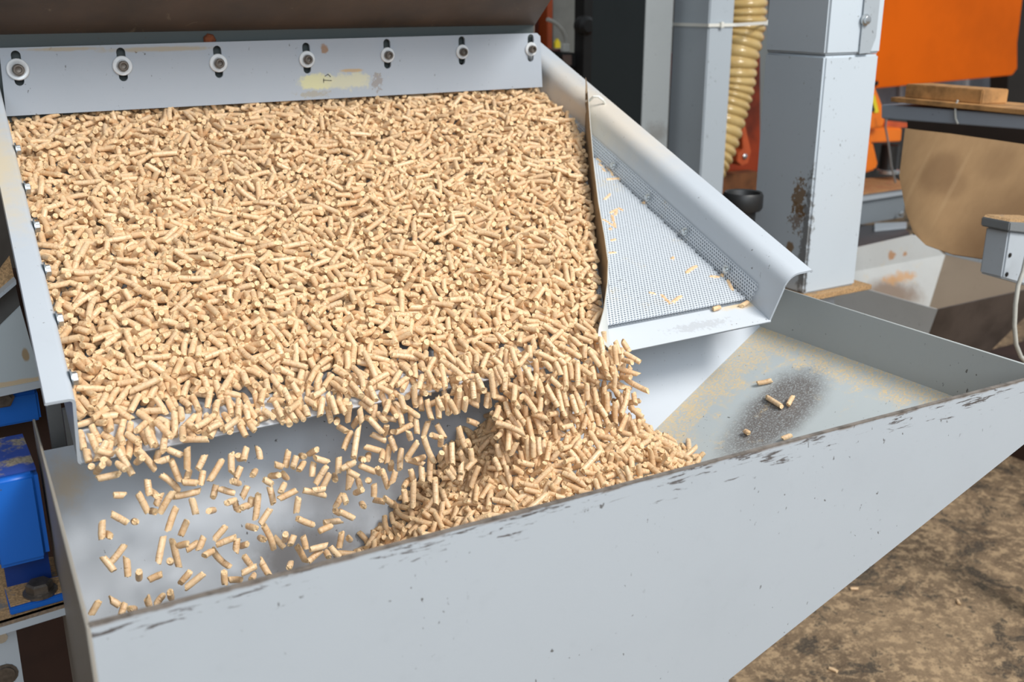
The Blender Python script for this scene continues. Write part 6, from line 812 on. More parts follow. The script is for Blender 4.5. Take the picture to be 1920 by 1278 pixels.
[224,67,20,301,281,70,21,481,202,91,27,402,324,89,26,60,399,102,30,362,452,153,40,200,620,152,40,440,200,182,37,811,142,210,40,140,902,333,37,571,794,362,37,1107,908,395,40,640,725,437,37,6,513,515,37,1325,865,520,40,680,300,607,40,820,165,645,40,760,765,706,40,1220,483,713,37,968,484,99,35,1003,148,219,54,460,712,244,40,320,635,271,40,1080,799,270,37,1229,193,298,40,280,757,298,40,1140,527,367,37,1027,368,421,51,433,518,417,37,71,661,408,45,1064,192,497,37,984,393,541,37,1184,650,526,50,1211,260,80,35,1125,459,83,31,865,575,84,32,1265,144,156,40,1060,280,148,37,1146,755,182,51,1331,162,237,46,185,242,215,50,5,418,230,51,1133,276,245,37,656,351,235,62,172,671,251,37,967,837,252,37,1025,441,342,47,926,719,346,50,9,730,363,40,1280,412,429,54,1300,762,458,49,178,784,534,49,868,895,527,46,705,974,554,40,280,205,633,40,260,788,623,37,913,692,650,52,1022,789,682,53,726,621,83,25,680,454,90,26,261,288,114,41,966,523,136,41,1006,180,154,54,800,324,148,47,445,212,159,44,841,809,161,37,1145,370,192,40,1420,691,192,59,1062,798,210,48,989,727,222,59,423,456,246,53,486,839,241,54,960,350,265,45,1084,795,271,51,1169,823,267,46,405,865,280,50,1430,628,314,47,1246,733,325,51,1412,820,324,54,1160,896,312,54,1201,781,333,49,1329,434,362,49,809,784,357,46,105,153,389,43,771,306,422,47,926,376,403,48,1327,280,434,43,475,857,437,54,240,482,466,47,1025,370,499,49,543,901,502,62,1174,1022,523,47,1111,156,543,47,346,603,548,54,281,895,553,50,1206,442,570,54,1241,675,578,49,1068,866,567,67,1402,493,602,52,381,750,599,51,91,1012,597,51,1125,168,620,47,831,183,622,46,425,884,657,54,700,187,715,40,1180,260,714,50,370,401,81,37,861,208,134,47,1046,660,144,54,901,194,185,59,504,346,175,53,1101,386,168,50,332,425,168,40,780,653,164,54,540,637,194,54,1040,573,239,51,1283,845,289,52,322,149,307,48,187,478,326,55,1061,647,314,55,1073,197,339,47,807,477,345,54,1021,540,326,54,741,730,346,54,380,781,341,48,1283,277,366,48,1146,714,366,67,421,392,378,46,625,866,391,64,117,487,407,54,1100,727,457,50,1390,771,455,52,465,727,473,51,1168,745,471,55,82,913,471,54,620,339,496,53,360,545,521,51,11,787,542,57,1162,1009,624,54,1100,193,664,47,1245,670,699,53,1120,703,690,52,1100,450,63,31,1263,209,93,51,565,207,84,38,421,319,107,31,40,528,69,35,1420,590,92,44,289,743,146,53,1081,483,273,62,1226,655,269,68,200,194,346,55,640,769,344,64,283,563,402,47,823,773,388,45,464,798,383,54,361,653,509,59,325,281,527,54,600,358,559,52,240,373,548,62,1328,704,547,53,1202,412,579,60,1143,986,575,57,527,327,597,53,888,875,599,54,1120,701,665,51,1160,157,695,54,1060,447,689,63,813,926,692,57,849,167,93,43,929,482,100,47,311,139,120,48,853,235,125,47,1086,244,133,49,871,279,120,52,524,346,193,52,1021,221,234,50,925,340,228,61,1045,301,243,51,1271,797,340,65,1088,405,347,65,141,778,373,54,1272,725,375,48,1293,362,398,65,300,379,444,55,342,512,430,57,650,818,432,60,1069,174,457,53,865,577,456,69,1021,830,449,51,251,839,480,57,1251,227,533,53,1202,344,525,54,1140,252,543,61,1004,516,569,62,926,611,575,67,400,827,566,70,501,152,604,67,1067,824,606,60,986,336,631,58,883,801,609,66,1244,856,630,46,702,923,631,54,500,678,655,59,1146,475,667,55,1322,487,84,46,1385,398,126,52,444,566,143,56,1042,261,171,65,462,185,171,58,547,430,137,59,784,338,193,55,1042,809,191,61,592,417,267,63,1243,144,302,56,560,364,289,65,1025,450,283,65,463,512,284,50,1242,847,288,63,868,260,318,66,382,647,305,57,1206,671,311,67,762,393,333,58,449,457,354,63,120,753,333,68,72,580,340,59,944,801,369,67,400,507,403,67,1228,656,412,59,1163,379,432,60,894,419,430,76,548,475,447,55,1333,329,476,66,101,409,466,67,925,823,493,55,425,215,513,65,945,347,524,68,1101,162,519,49,465,618,523,57,1331,810,520,56,750,684,556,71,1002,977,553,68,440,228,575,66,940,652,577,62,1146,916,584,59,1069,448,612,65,580,523,612,59,1131,693,624,67,501,365,644,63,986,587,639,73,421,167,691,56,464,312,687,54,1394,315,713,58,444,654,147,30,820,673,213,26,141,487,62,20,901,511,80,9,1020,520,160,27,402,207,163,8,440,671,140,16,1121,362,116,13,1321,429,18,14,23,651,185,18,680,628,44,13,1340,422,25,7,1,150,195,17,1200,594,232,16,361,588,236,21,262,244,95,14,621,144,51,26,102,286,71,9,1241,382,1,8,202,289,180,27,660,407,167,9,980,221,4,8,1101,210,201,26,381,415,41,12,601,335,28,13,1042,507,114,26,421],
[424,71,21,241,371,108,31,181,483,88,26,581,479,121,35,301,269,158,40,500,340,147,37,1193,602,144,40,0,688,140,37,807,268,172,37,832,809,207,37,1384,250,219,37,1187,551,225,37,1223,244,269,40,480,393,271,37,1102,742,268,37,854,249,288,37,1346,248,321,40,0,575,320,37,1249,478,345,37,790,572,339,37,1412,351,362,37,494,372,372,37,1308,381,381,37,1123,160,416,37,1043,188,437,37,891,560,428,40,620,524,508,37,64,212,536,37,334,496,525,37,1108,656,531,37,644,839,527,40,1060,350,552,40,260,499,585,37,1265,553,621,40,1000,1043,671,37,256,225,695,37,1087,337,709,40,820,571,69,21,680,755,68,24,1261,154,105,30,181,251,104,30,481,133,109,41,1108,287,131,37,561,583,134,38,60,792,129,37,501,698,152,52,35,590,165,37,1127,146,205,46,1084,175,190,40,240,600,232,51,949,716,225,51,975,151,254,37,1168,255,264,40,1140,492,279,46,864,520,264,40,1080,615,269,37,375,874,276,37,872,719,329,40,800,819,310,48,907,276,340,40,400,552,349,47,625,358,372,37,157,760,378,51,1106,806,412,47,465,294,432,40,480,413,429,37,1327,457,439,37,1231,656,490,41,809,783,488,49,448,740,519,39,1030,536,582,50,1423,305,595,40,1180,464,600,37,845,708,600,47,465,368,634,40,1220,668,638,44,1281,233,717,37,232,742,82,24,382,357,95,28,241,169,126,48,1271,394,112,37,1007,530,112,32,362,305,156,37,67,462,144,40,231,652,154,47,521,763,168,54,440,470,208,37,787,599,214,38,1290,659,231,40,260,759,236,54,1204,361,279,47,768,474,270,51,1104,329,289,37,1305,808,304,43,1225,864,295,45,1166,479,314,44,1025,799,341,51,1083,579,356,39,1056,891,357,50,674,419,383,45,184,439,386,37,947,318,410,46,465,313,429,49,1103,737,436,42,754,869,434,51,636,886,426,50,1389,232,454,51,993,522,456,50,691,541,470,40,800,840,465,46,1184,850,490,51,1316,567,538,58,1168,334,561,43,1434,435,551,48,486,645,605,51,706,857,594,49,408,365,617,51,1243,1017,615,51,907,343,636,47,1181,521,678,48,1187,680,671,37,69,1010,670,44,969,164,679,43,1065,449,694,51,1101,574,713,39,1187,876,717,44,1091,235,85,43,1248,254,58,25,825,453,71,21,401,658,72,22,720,321,109,43,1267,161,125,43,1220,453,133,43,1222,735,95,41,301,243,156,42,925,408,140,40,1380,551,147,51,427,614,143,51,789,629,148,37,1225,336,178,44,1007,630,179,46,692,357,189,37,1048,765,192,51,966,184,242,62,1192,204,242,50,1164,229,255,51,787,214,277,53,924,390,289,51,562,422,296,66,382,604,297,54,502,623,286,58,1423,678,287,50,808,583,315,51,931,868,327,46,1125,272,337,51,1365,376,339,50,1410,878,330,37,1185,146,364,44,1281,176,356,48,506,258,367,42,744,296,395,56,1267,471,392,51,71,865,380,50,1058,294,435,54,320,548,436,45,568,709,442,51,1046,401,452,51,850,443,455,43,1186,942,458,51,1091,960,446,52,1364,338,478,54,360,414,478,45,9,658,475,48,869,307,520,51,1283,405,521,54,220,749,559,53,164,635,568,50,29,888,566,51,361,960,569,45,1001,225,609,43,1023,452,615,54,1300,338,653,51,826,676,650,37,910,320,671,54,1221,670,675,57,1227,949,701,51,744,1033,702,47,1069,222,92,36,965,438,113,41,786,699,106,32,542,459,111,36,1010,617,133,51,1129,650,125,45,1065,679,131,39,803,258,167,53,907,318,178,51,1143,357,182,52,1006,487,180,51,1407,542,198,56,202,672,208,46,925,700,199,61,1124,408,256,40,980,726,256,43,11,700,280,51,1190,860,267,45,1104,453,289,56,405,765,291,47,1143,784,302,51,616,555,315,51,1205,259,377,51,1232,141,386,51,350,356,389,45,108,751,402,50,985,821,418,55,847,201,436,57,1169,321,431,50,1093,933,423,60,1085,885,450,52,1088,237,482,51,1272,442,491,51,1346,517,489,51,1182,544,482,51,1130,664,485,54,992,565,508,50,1090,960,507,45,1381,985,506,57,1210,800,545,63,1109,938,524,51,429,364,556,56,1029,161,576,51,684,320,574,51,907,414,587,48,566,424,577,56,1085,167,601,51,1208,350,600,51,1065,479,590,50,1151,642,596,61,1168,1005,599,54,302,175,623,54,1140,217,647,49,1224,595,656,53,42,705,651,61,965,915,649,49,1006,342,675,54,940,714,671,51,1124,764,665,54,115,183,74,28,145,674,72,34,581,692,71,36,537,721,83,49,1084,267,133,55,1082,280,143,57,924,566,159,57,1086,621,155,54,1040,684,142,54,54,444,174,57,1024,613,164,61,987,745,178,62,1243,522,199,65,1224,710,184,56,985,154,247,53,1226,487,246,56,1012,697,253,58,888,218,266,47,1369,311,267,61,1227,402,270,54,580,628,276,44,1101,709,276,50,1311,833,299,51,1302,406,324,55,1351,587,316,63,591,621,319,51,1026,657,312,50,388,718,322,45,1241,592,337,60,181,627,337,43,922,146,361,60,365,193,364,48,1070,505,368,63,1012,556,351,59,585,720,363,49,1004,784,376,48,1103,255,383,61,1229,345,379,51,828,613,386,48,406,154,421,51,1048,328,412,59,1146,833,403,63,1283,327,439,57,1084,400,431,50,348,476,437,58,926,542,441,53,241,676,442,51,923,506,460,58,1067,816,468,59,1224,981,455,40,440,205,475,63,1085,482,490,58,43,623,493,55,1231,254,506,51,10,676,507,56,1362,739,496,60,847,163,541,51,970,319,536,59,985,405,534,56,1031,452,523,52,513,663,529,51,1030,773,536,51,1287,966,528,51,46,493,543,49,1069,529,557,54,1026,780,556,60,705,249,578,63,249,471,569,52,1226,235,603,54,1071,414,603,52,1130,554,598,55,946,757,612,55,925,947,611,60,1267,285,622,50,1363,308,620,58,1221,996,621,62,889,186,651,53,441,178,686,49,1329,378,664,54,1390,545,666,56,167,731,670,54,940,749,671,66,1002,493,709,54,1,518,90,38,1224,702,85,38,1071,702,99,41,534,150,91,40,1352,522,153,51,825,748,155,61,835,802,149,55,965,502,171,58,543,618,221,65,872,138,223,59,1000,668,225,58,868,740,225,61,1047,819,223,52,1008,558,244,70,212,712,247,59,1108,756,248,65,43,403,277,65,1106,435,275,55,100,708,265,49,1083,869,267,50,153,320,290,55,1381,609,298,63,972,681,319,68,1142,840,294,57,1077,167,320,51,866,267,322,56,649,375,321,65,1221,441,346,56,1326,508,337,56,1163,170,382,50,1238,271,365,59,1147,342,363,62,540,367,365,57,1246,327,391,58,9,518,391,56,1143,204,410,64,1090,683,412,59,1204,365,439,59,947,673,444,65,1084,748,435,51,1004,155,467,51,1224,712,477,50,725,984,455,53,1044,518,479,58,1142,598,478,66,1207,414,511,55,1168,991,494,63,1208,279,538,59,548,542,546,63,467,771,525,66,402,350,573,61,261,562,566,60,864,801,574,50,1003,960,581,64,968,1001,563,66,1244,1036,591,55,227,599,583,73,824,853,591,58,465,967,608,53,900,281,626,60,753,820,625,59,1267,936,632,57,964,292,660,62,846,755,651,54,1153,195,680,66,321,462,699,54,808,815,699,55,1197,1019,711,52,1327,579,74,43,969,656,36,26,1080,681,77,35,581,343,92,36,448,640,80,39,1390,679,79,47,1144,683,109,58,52,426,144,63,1425,629,150,59,1005,691,163,59,1250,320,166,60,1006,688,168,51,863,786,171,65,424,360,207,57,1188,407,208,63,749,469,200,64,1301,227,202,58,748,299,241,63,1022,387,237,57,1001,313,236,66,1308,840,247,73,501,155,276,63,1147,287,263,61,1110,526,256,65,766,238,316,65,864,320,305,59,827,336,289,64,925,434,302,61,1165,749,300,62,532,852,277,65,1288,291,312,68,1101,322,327,66,3,540,312,65,1030,600,323,63,823,288,329,64,65,200,367,54,1080,197,394,61,1165,282,361,68,367,429,355,66,748,459,367,64,1152,597,361,62,727,631,334,67,1149,751,390,66,783,328,420,61,721,392,409,63,1024,862,405,66,642,393,464,65,925,570,456,57,1173,578,482,65,983,908,503,66,1011,924,493,63,67,634,520,66,1416,774,494,67,1168,897,516,56,1266,398,519,61,1000,341,560,63,1329,655,554,68,1010,708,545,65,943,821,549,55,1341,158,593,60,947,546,586,64,1005,697,575,63,994,838,586,67,1288,856,562,70,1269,383,614,63,1267,746,599,63,1120,986,597,56,1130,441,629,67,362,251,647,53,887,701,660,64,1145,862,645,57,1184,1006,647,53,827,234,676,60,1089,502,686,71,23,985,664,65,824,211,697,69,1008,263,700,60,1027,339,703,66,961,430,49,11,180,362,137,28,803,687,217,30,1161,537,96,13,481,348,144,20,81,527,14,13,160,262,161,25,1341,663,220,25,720,556,121,10,521,154,227,8,1081,359,20,8,242,410,88,12,1121,202,29,10,542,333,110,10,1300,149,147,8,122,436,42,20,401,167,209,29,1160,510,93,9,961,444,33,20,1040],
[245,69,21,141,448,93,27,261,282,109,31,680,610,124,35,601,630,112,32,60,455,170,40,240,550,171,40,500,497,204,40,260,150,334,40,700,619,349,40,720,241,361,52,51,474,391,40,280,599,375,40,740,194,405,43,88,163,432,40,40,959,549,40,920,456,573,40,580,539,578,37,1270,373,725,40,1260,596,66,20,561,392,99,29,362,373,123,35,241,170,151,37,1027,475,136,39,621,707,180,40,1000,611,232,40,1040,586,246,47,405,241,295,40,220,606,449,47,1285,845,484,50,1204,801,533,40,1260,379,562,40,0,258,624,43,1106,700,687,40,380,293,60,33,341,320,210,51,1208,376,227,40,920,523,214,40,960,638,220,51,1068,553,242,43,1168,142,294,54,1280,215,289,40,680,755,348,51,318,247,371,44,1123,515,362,51,983,612,366,40,360,632,358,44,925,374,396,49,1327,719,397,55,1402,472,428,54,820,759,500,40,1080,801,499,52,297,511,542,50,868,265,552,44,1125,171,574,40,560,618,571,46,1364,740,584,54,560,883,571,46,364,212,612,37,906,276,600,54,1020,505,602,50,1087,960,639,47,785,711,123,46,908,781,129,38,1104,542,164,54,640,607,174,43,1042,243,186,49,322,626,221,54,1162,484,250,46,1004,609,284,60,524,673,301,54,0,223,375,48,706,317,364,45,1284,388,351,44,663,648,376,52,20,181,399,49,1309,673,404,50,647,844,408,47,927,341,440,52,846,384,472,50,849,604,521,58,924,837,491,62,1046,555,549,63,630,364,575,51,1071,1012,583,52,606,994,615,58,767,359,685,48,1304,408,703,54,700,873,694,49,1171,698,709,53,980,347,103,30,382,301,124,42,1143,375,135,51,645,259,160,40,500,458,143,63,1061,607,199,53,202,212,225,53,489,258,222,45,304,308,262,52,1341,792,262,61,365,240,294,51,1409,255,323,54,860,349,321,60,426,580,337,45,404,420,394,53,23,742,401,60,1188,782,414,53,440,254,440,51,47,462,486,51,1207,275,561,54,1421,769,554,54,340,314,622,51,29,348,693,53,961,365,695,54,1141,436,689,44,906,1003,697,48,1145,416,76,34,1096,660,103,39,1076,521,160,54,740,288,198,64,850,138,228,49,1333,399,221,54,802,741,256,63,1143,834,246,56,925,395,289,65,540,623,300,57,1082,685,386,66,306,210,403,55,972,395,411,54,1080,595,403,62,1106,248,459,57,547,602,457,57,1224,571,515,69,1305,1012,514,54,26,825,529,53,1093,658,570,55,781,996,589,53,1181,826,670,58,1008,934,663,64,1333,668,23,27,1243,371,62,28,426,475,79,35,365,694,81,36,726,629,137,50,129,135,173,53,940,399,190,60,1203,181,286,57,34,550,261,60,1306,606,272,62,46,902,320,44,443,605,333,57,1381,761,337,65,113,395,358,68,682,655,360,68,220,706,367,58,1166,824,373,59,103,534,388,69,701,576,393,56,902,370,401,59,263,485,424,75,223,274,487,64,741,468,476,57,448,210,512,51,1143,339,508,65,925,858,509,61,1004,669,531,63,1085,922,533,59,1324,330,579,62,248,494,634,60,1364,410,650,62,1106,541,674,57,766,796,670,56,382,885,690,61,428,237,136,55,90,605,113,56,425,241,159,62,746,494,156,70,61,645,218,58,426,643,250,63,507,845,256,66,501,547,289,53,356,658,290,69,347,797,309,56,904,693,314,63,902,865,319,64,243,468,349,69,823,658,348,66,511,667,370,67,624,553,404,68,763,847,417,60,64,616,456,59,1023,737,420,65,122,884,467,59,1083,270,493,67,1362,150,570,60,1072,240,603,69,825,558,626,63,982,237,619,61,1265,724,625,66,381,762,617,65,704,557,646,65,1340,873,673,73,560,548,702,65,1102,1007,702,54,480,158,174,15,560,168,73,11,581,564,239,29,1141,641,79,12,341,127,160,20,1323,298,207,29,480,340,187,20,300,254,208,23,601,473,21,9,361,128,130,7,101,622,168,9,402,526,142,22,720,668,98,12,882,380,236,11,861,232,66,23,222,218,57,11,1061,327,147,25,240,148,216,30,280,434,42,9,262,439,6,7,1041],
[540,96,28,261,401,127,36,161,194,148,37,9,813,181,37,889,578,196,40,280,237,242,37,353,528,295,40,940,574,289,40,700,773,280,47,1025,489,321,37,1365,499,342,40,1100,162,368,37,1066,891,354,40,0,918,365,40,900,445,411,37,1194,608,416,37,875,937,445,37,844,348,459,37,1384,452,458,37,1385,777,460,37,1167,514,529,40,340,504,552,40,300,869,556,37,1068,1031,552,37,770,1020,573,40,220,245,631,40,780,1017,672,37,414,456,699,37,1190,315,78,23,521,343,71,21,301,535,61,19,521,392,85,32,804,742,104,30,321,748,112,41,1122,371,145,37,1183,451,150,51,1427,131,169,40,300,613,171,37,1029,558,225,40,360,749,216,48,505,783,259,40,660,288,295,37,1184,338,299,47,385,395,300,48,245,211,328,37,1068,459,341,43,1022,750,340,47,444,168,369,48,466,657,388,37,1123,738,396,51,1263,149,406,37,988,253,410,41,1324,403,443,50,1090,344,466,43,665,885,458,45,1269,152,507,47,1187,1000,552,47,225,260,569,40,800,300,577,40,560,815,585,44,1222,1009,572,44,1106,340,610,37,1349,982,613,54,1300,271,674,40,1060,187,691,45,989,258,688,37,1226,522,700,50,773,208,73,22,301,557,59,26,1064,408,105,37,545,572,98,29,121,682,96,35,1103,580,125,40,1412,755,114,41,347,329,160,51,991,543,157,51,948,634,162,37,926,188,198,37,76,213,208,47,1425,442,200,51,547,454,226,54,420,565,220,37,1202,600,272,37,1125,222,308,53,757,162,353,46,144,283,350,54,1421,285,366,51,329,371,436,51,1083,564,445,45,1244,476,456,51,892,185,484,40,60,491,473,48,1109,857,489,40,260,282,507,54,60,419,512,44,3,325,532,52,362,662,540,47,785,752,530,37,1251,288,549,52,969,258,574,49,904,341,590,53,1088,380,568,48,825,550,576,48,325,419,606,46,1184,540,626,45,1181,932,642,50,1042,178,640,40,360,569,667,51,1203,596,681,42,1203,501,75,37,986,567,76,37,421,388,91,44,862,596,84,36,341,141,125,37,1436,370,122,48,241,365,159,40,340,757,157,51,1187,664,177,47,714,167,199,52,124,496,199,54,861,516,199,44,1246,580,191,52,445,488,229,53,1080,291,253,49,925,199,269,48,386,164,300,49,246,754,298,49,1104,206,330,52,1347,836,329,50,1140,907,337,46,1144,469,355,54,840,908,357,54,0,207,420,57,1151,603,399,51,1,180,441,53,770,838,435,48,945,922,434,51,971,713,456,43,1112,901,468,53,1021,912,470,40,940,320,477,51,1167,392,475,56,1287,484,485,46,1088,682,481,44,1148,435,506,56,1066,460,507,46,44,224,561,52,1141,942,546,58,1050,961,539,51,948,176,573,51,1205,605,574,47,1125,370,596,54,280,512,629,64,1181,247,654,46,1149,478,657,48,1012,831,649,54,1200,974,680,47,1146,1000,672,51,1186,315,693,45,770,269,710,50,967,328,90,38,862,393,119,56,462,769,136,35,1042,449,187,58,1343,469,167,47,882,234,189,45,1049,500,205,65,1161,616,198,54,920,441,218,54,1130,475,229,50,827,752,224,54,500,795,223,61,484,250,234,66,1320,591,248,58,501,802,239,57,40,856,242,44,6,455,272,50,1181,744,271,51,472,380,305,52,340,615,294,55,1090,716,299,65,862,230,341,51,1330,420,340,57,944,886,341,50,266,376,359,54,1060,442,364,51,767,756,362,55,1110,917,376,57,622,290,393,57,755,307,414,62,1026,613,413,58,909,638,416,49,154,796,403,51,1165,284,438,55,926,451,425,52,422,497,434,54,400,397,459,53,984,421,451,67,41,439,461,51,1344,593,506,51,1287,853,512,50,232,940,501,51,798,526,528,48,1125,583,532,50,1084,724,532,51,981,744,561,64,1145,194,578,54,1040,571,576,56,965,211,604,40,1320,258,603,63,1162,394,607,54,260,826,599,50,1091,393,621,52,732,377,641,52,933,683,647,54,301,771,637,64,1361,894,644,53,300,275,666,49,1087,555,665,65,943,833,668,64,901,858,673,51,906,646,701,48,1207,553,69,34,1067,697,74,29,1384,140,79,40,1143,295,118,48,382,774,104,54,867,359,156,46,785,485,145,55,1282,197,164,51,846,731,181,52,1274,401,202,61,1105,565,198,54,1000,665,214,51,1311,813,202,50,1162,364,219,61,1080,538,213,56,1105,737,200,57,1104,513,232,64,874,617,264,51,988,498,292,53,866,527,319,46,1004,780,318,54,281,811,341,56,1049,858,322,72,1081,359,363,51,1223,513,391,45,913,266,436,55,1316,944,439,47,1203,240,488,64,504,533,497,56,1387,647,482,60,1267,697,482,49,1087,810,477,64,648,928,481,57,1370,268,502,58,1128,303,502,57,1021,420,549,56,20,437,563,53,335,483,552,65,944,801,564,59,823,344,577,55,1146,205,603,50,1221,505,607,63,887,725,601,52,1068,782,601,51,1004,680,626,53,1343,711,620,51,1107,294,653,56,1123,625,656,57,963,803,650,51,1247,511,678,64,1285,873,677,59,345,358,699,62,1141,513,690,66,1064,661,707,57,1111,736,700,53,1085,218,79,36,790,550,86,41,282,408,117,47,672,690,107,55,144,176,128,51,501,453,152,68,320,529,131,51,1209,418,174,58,1044,627,234,57,948,698,220,64,1272,720,219,60,733,785,215,66,441,175,249,57,948,283,253,57,1208,601,247,57,1007,638,243,54,975,264,269,57,909,588,265,53,292,853,265,58,243,144,318,64,1145,814,283,66,1082,438,324,55,1087,518,315,62,1244,625,314,68,681,205,342,58,1049,653,338,60,1085,679,348,66,1067,835,335,66,122,788,365,59,985,698,383,68,968,787,385,64,1289,768,421,60,106,254,480,55,1332,357,471,63,1262,389,482,63,923,711,490,62,46,906,489,68,580,480,509,61,1107,864,513,66,63,205,535,64,927,396,529,63,1389,868,536,65,770,971,517,65,792,182,548,50,1040,348,560,57,1386,753,581,58,956,408,606,64,1392,396,618,70,1381,519,651,48,1150,593,648,63,1106,956,647,56,988,328,672,51,1069,924,701,56,786,160,91,36,1184,761,85,46,841,360,126,53,865,128,149,37,1189,530,146,55,825,709,135,54,1245,374,171,56,802,147,194,52,1108,194,227,67,121,307,208,67,0,601,201,59,1047,341,213,53,1365,642,239,70,1262,182,261,60,1271,492,238,67,426,523,246,61,122,584,211,61,945,860,352,68,1050,143,435,51,1290,257,425,65,1087,766,428,64,942,183,455,65,943,498,476,67,983,842,472,70,1210,319,514,65,1109,460,498,69,464,503,507,67,951,515,515,71,120,715,512,61,6,507,530,76,124,556,521,60,1073,404,549,67,1120,421,563,64,500,426,569,67,1369,487,569,64,1004,200,596,67,881,400,602,74,776,691,591,67,1270,944,597,58,945,975,634,65,1044,478,650,64,1048,518,647,64,1361,777,668,63,1184,941,698,72,1084,338,157,10,722,223,23,8,161,163,157,10,1140,147,159,13,320,534,155,21,481,301,78,10,562,728,41,24,322,480,128,23,921,444,62,8,520,689,163,19,760,657,19,13,1102,367,82,9,542,491,115,14,1322,184,36,18,461,242,210,19,621,386,32,12,283,168,3,8,281,421,222,13,781,516,1,8,1021,485,222,15,982],
[333,76,23,201,503,68,20,261,172,122,35,201,186,117,33,561,497,127,36,342,654,119,34,601,772,114,33,660,316,220,40,1380,192,247,40,580,510,362,40,1040,416,440,40,860,796,551,40,980,356,593,40,1420,542,6,8,640,216,93,27,402,237,85,25,81,281,84,25,121,320,96,28,60,696,95,28,481,764,80,24,501,201,115,33,301,463,126,36,241,555,129,37,382,722,122,35,281,187,162,40,900,589,150,40,360,844,296,40,260,664,366,40,1100,742,361,40,500,582,394,40,680,720,412,48,1125,241,438,40,1080,538,529,49,606,431,555,40,240,351,605,40,120,155,661,52,349,956,670,47,1104,495,71,29,1203,147,129,37,441,266,234,53,721,547,218,52,1389,691,269,54,1160,383,293,40,960,721,290,52,300,917,336,40,960,285,392,47,1064,301,398,46,1224,566,418,47,1404,900,414,48,1066,208,438,40,120,253,447,54,33,319,469,55,714,636,510,40,1280,708,503,51,1227,169,554,47,485,506,572,74,1205,951,546,53,921,165,630,52,529,530,634,45,723,595,646,50,1306,208,678,46,1044,650,96,28,581,726,75,37,141,413,112,32,561,414,173,49,786,715,170,54,460,527,209,54,340,348,298,52,441,559,302,46,64,413,367,54,1280,712,370,54,380,410,503,53,461,502,505,54,401,615,511,53,723,766,514,48,385,788,516,54,912,630,552,48,545,255,588,53,241,238,697,49,786,400,64,35,1041,299,106,31,421,254,118,49,262,162,246,52,209,282,278,52,221,538,277,62,820,694,309,49,66,172,340,51,987,249,333,50,667,855,334,57,102,180,350,60,444,348,365,54,1307,270,392,54,1340,949,417,53,1007,741,433,57,383,787,429,55,1382,807,482,54,220,442,513,55,626,639,498,58,646,895,511,49,986,338,525,48,1065,891,598,54,440,800,657,54,760,740,62,29,965,231,92,41,221,746,83,37,822,308,125,54,1063,643,176,52,301,455,203,66,1081,647,255,54,1380,720,253,55,282,352,278,54,580,784,279,62,947,399,294,60,504,485,305,54,360,730,314,59,348,170,415,56,1047,633,407,60,304,185,437,64,363,381,416,57,304,559,444,67,1422,918,461,59,1345,192,556,54,341,153,619,64,351,476,616,49,326,247,637,54,100,369,641,52,1108,719,684,50,587,641,155,61,1085,673,152,68,661,136,158,60,1344,446,202,66,1100,800,199,54,242,531,227,62,883,800,285,58,664,892,292,54,240,463,344,59,843,744,336,65,803,304,362,62,605,486,388,62,583,548,390,61,1042,889,383,57,226,619,431,58,207,314,455,62,1064,921,480,72,425,600,490,58,165,221,537,64,420,921,553,61,783,214,597,64,1146,827,618,69,1258,820,653,54,500,319,692,60,1081,635,696,66,1162,429,50,31,1320,262,146,62,1082,796,172,54,1061,511,214,70,1321,514,219,62,541,687,223,66,940,371,228,71,1081,251,274,63,866,272,267,67,626,628,341,61,404,636,380,60,8,709,385,63,923,156,414,62,267,640,393,70,202,912,401,68,1080,203,493,66,965,285,511,67,1164,916,500,68,1124,906,563,70,925,470,584,64,1048,287,615,66,282,506,621,66,404,669,624,62,282,210,631,64,7,295,668,62,390,957,700,67,681,297,133,23,1183,334,79,9,780,216,148,24,923,374,210,27,241,269,177,12,200,167,234,24,422,317,2,7,402,187,234,28,342,236,167,14,242,476,114,11,1041,275,87,11,140,499,69,14,942,154,51,11,563,209,235,30,1121,553,34,16,702,174,124,22,100,595,157,16,502,139,164,29,420,487,212,22,504,148,186,28,221,466,150,24,1241,473,58,30,1341,531,134,26,701],
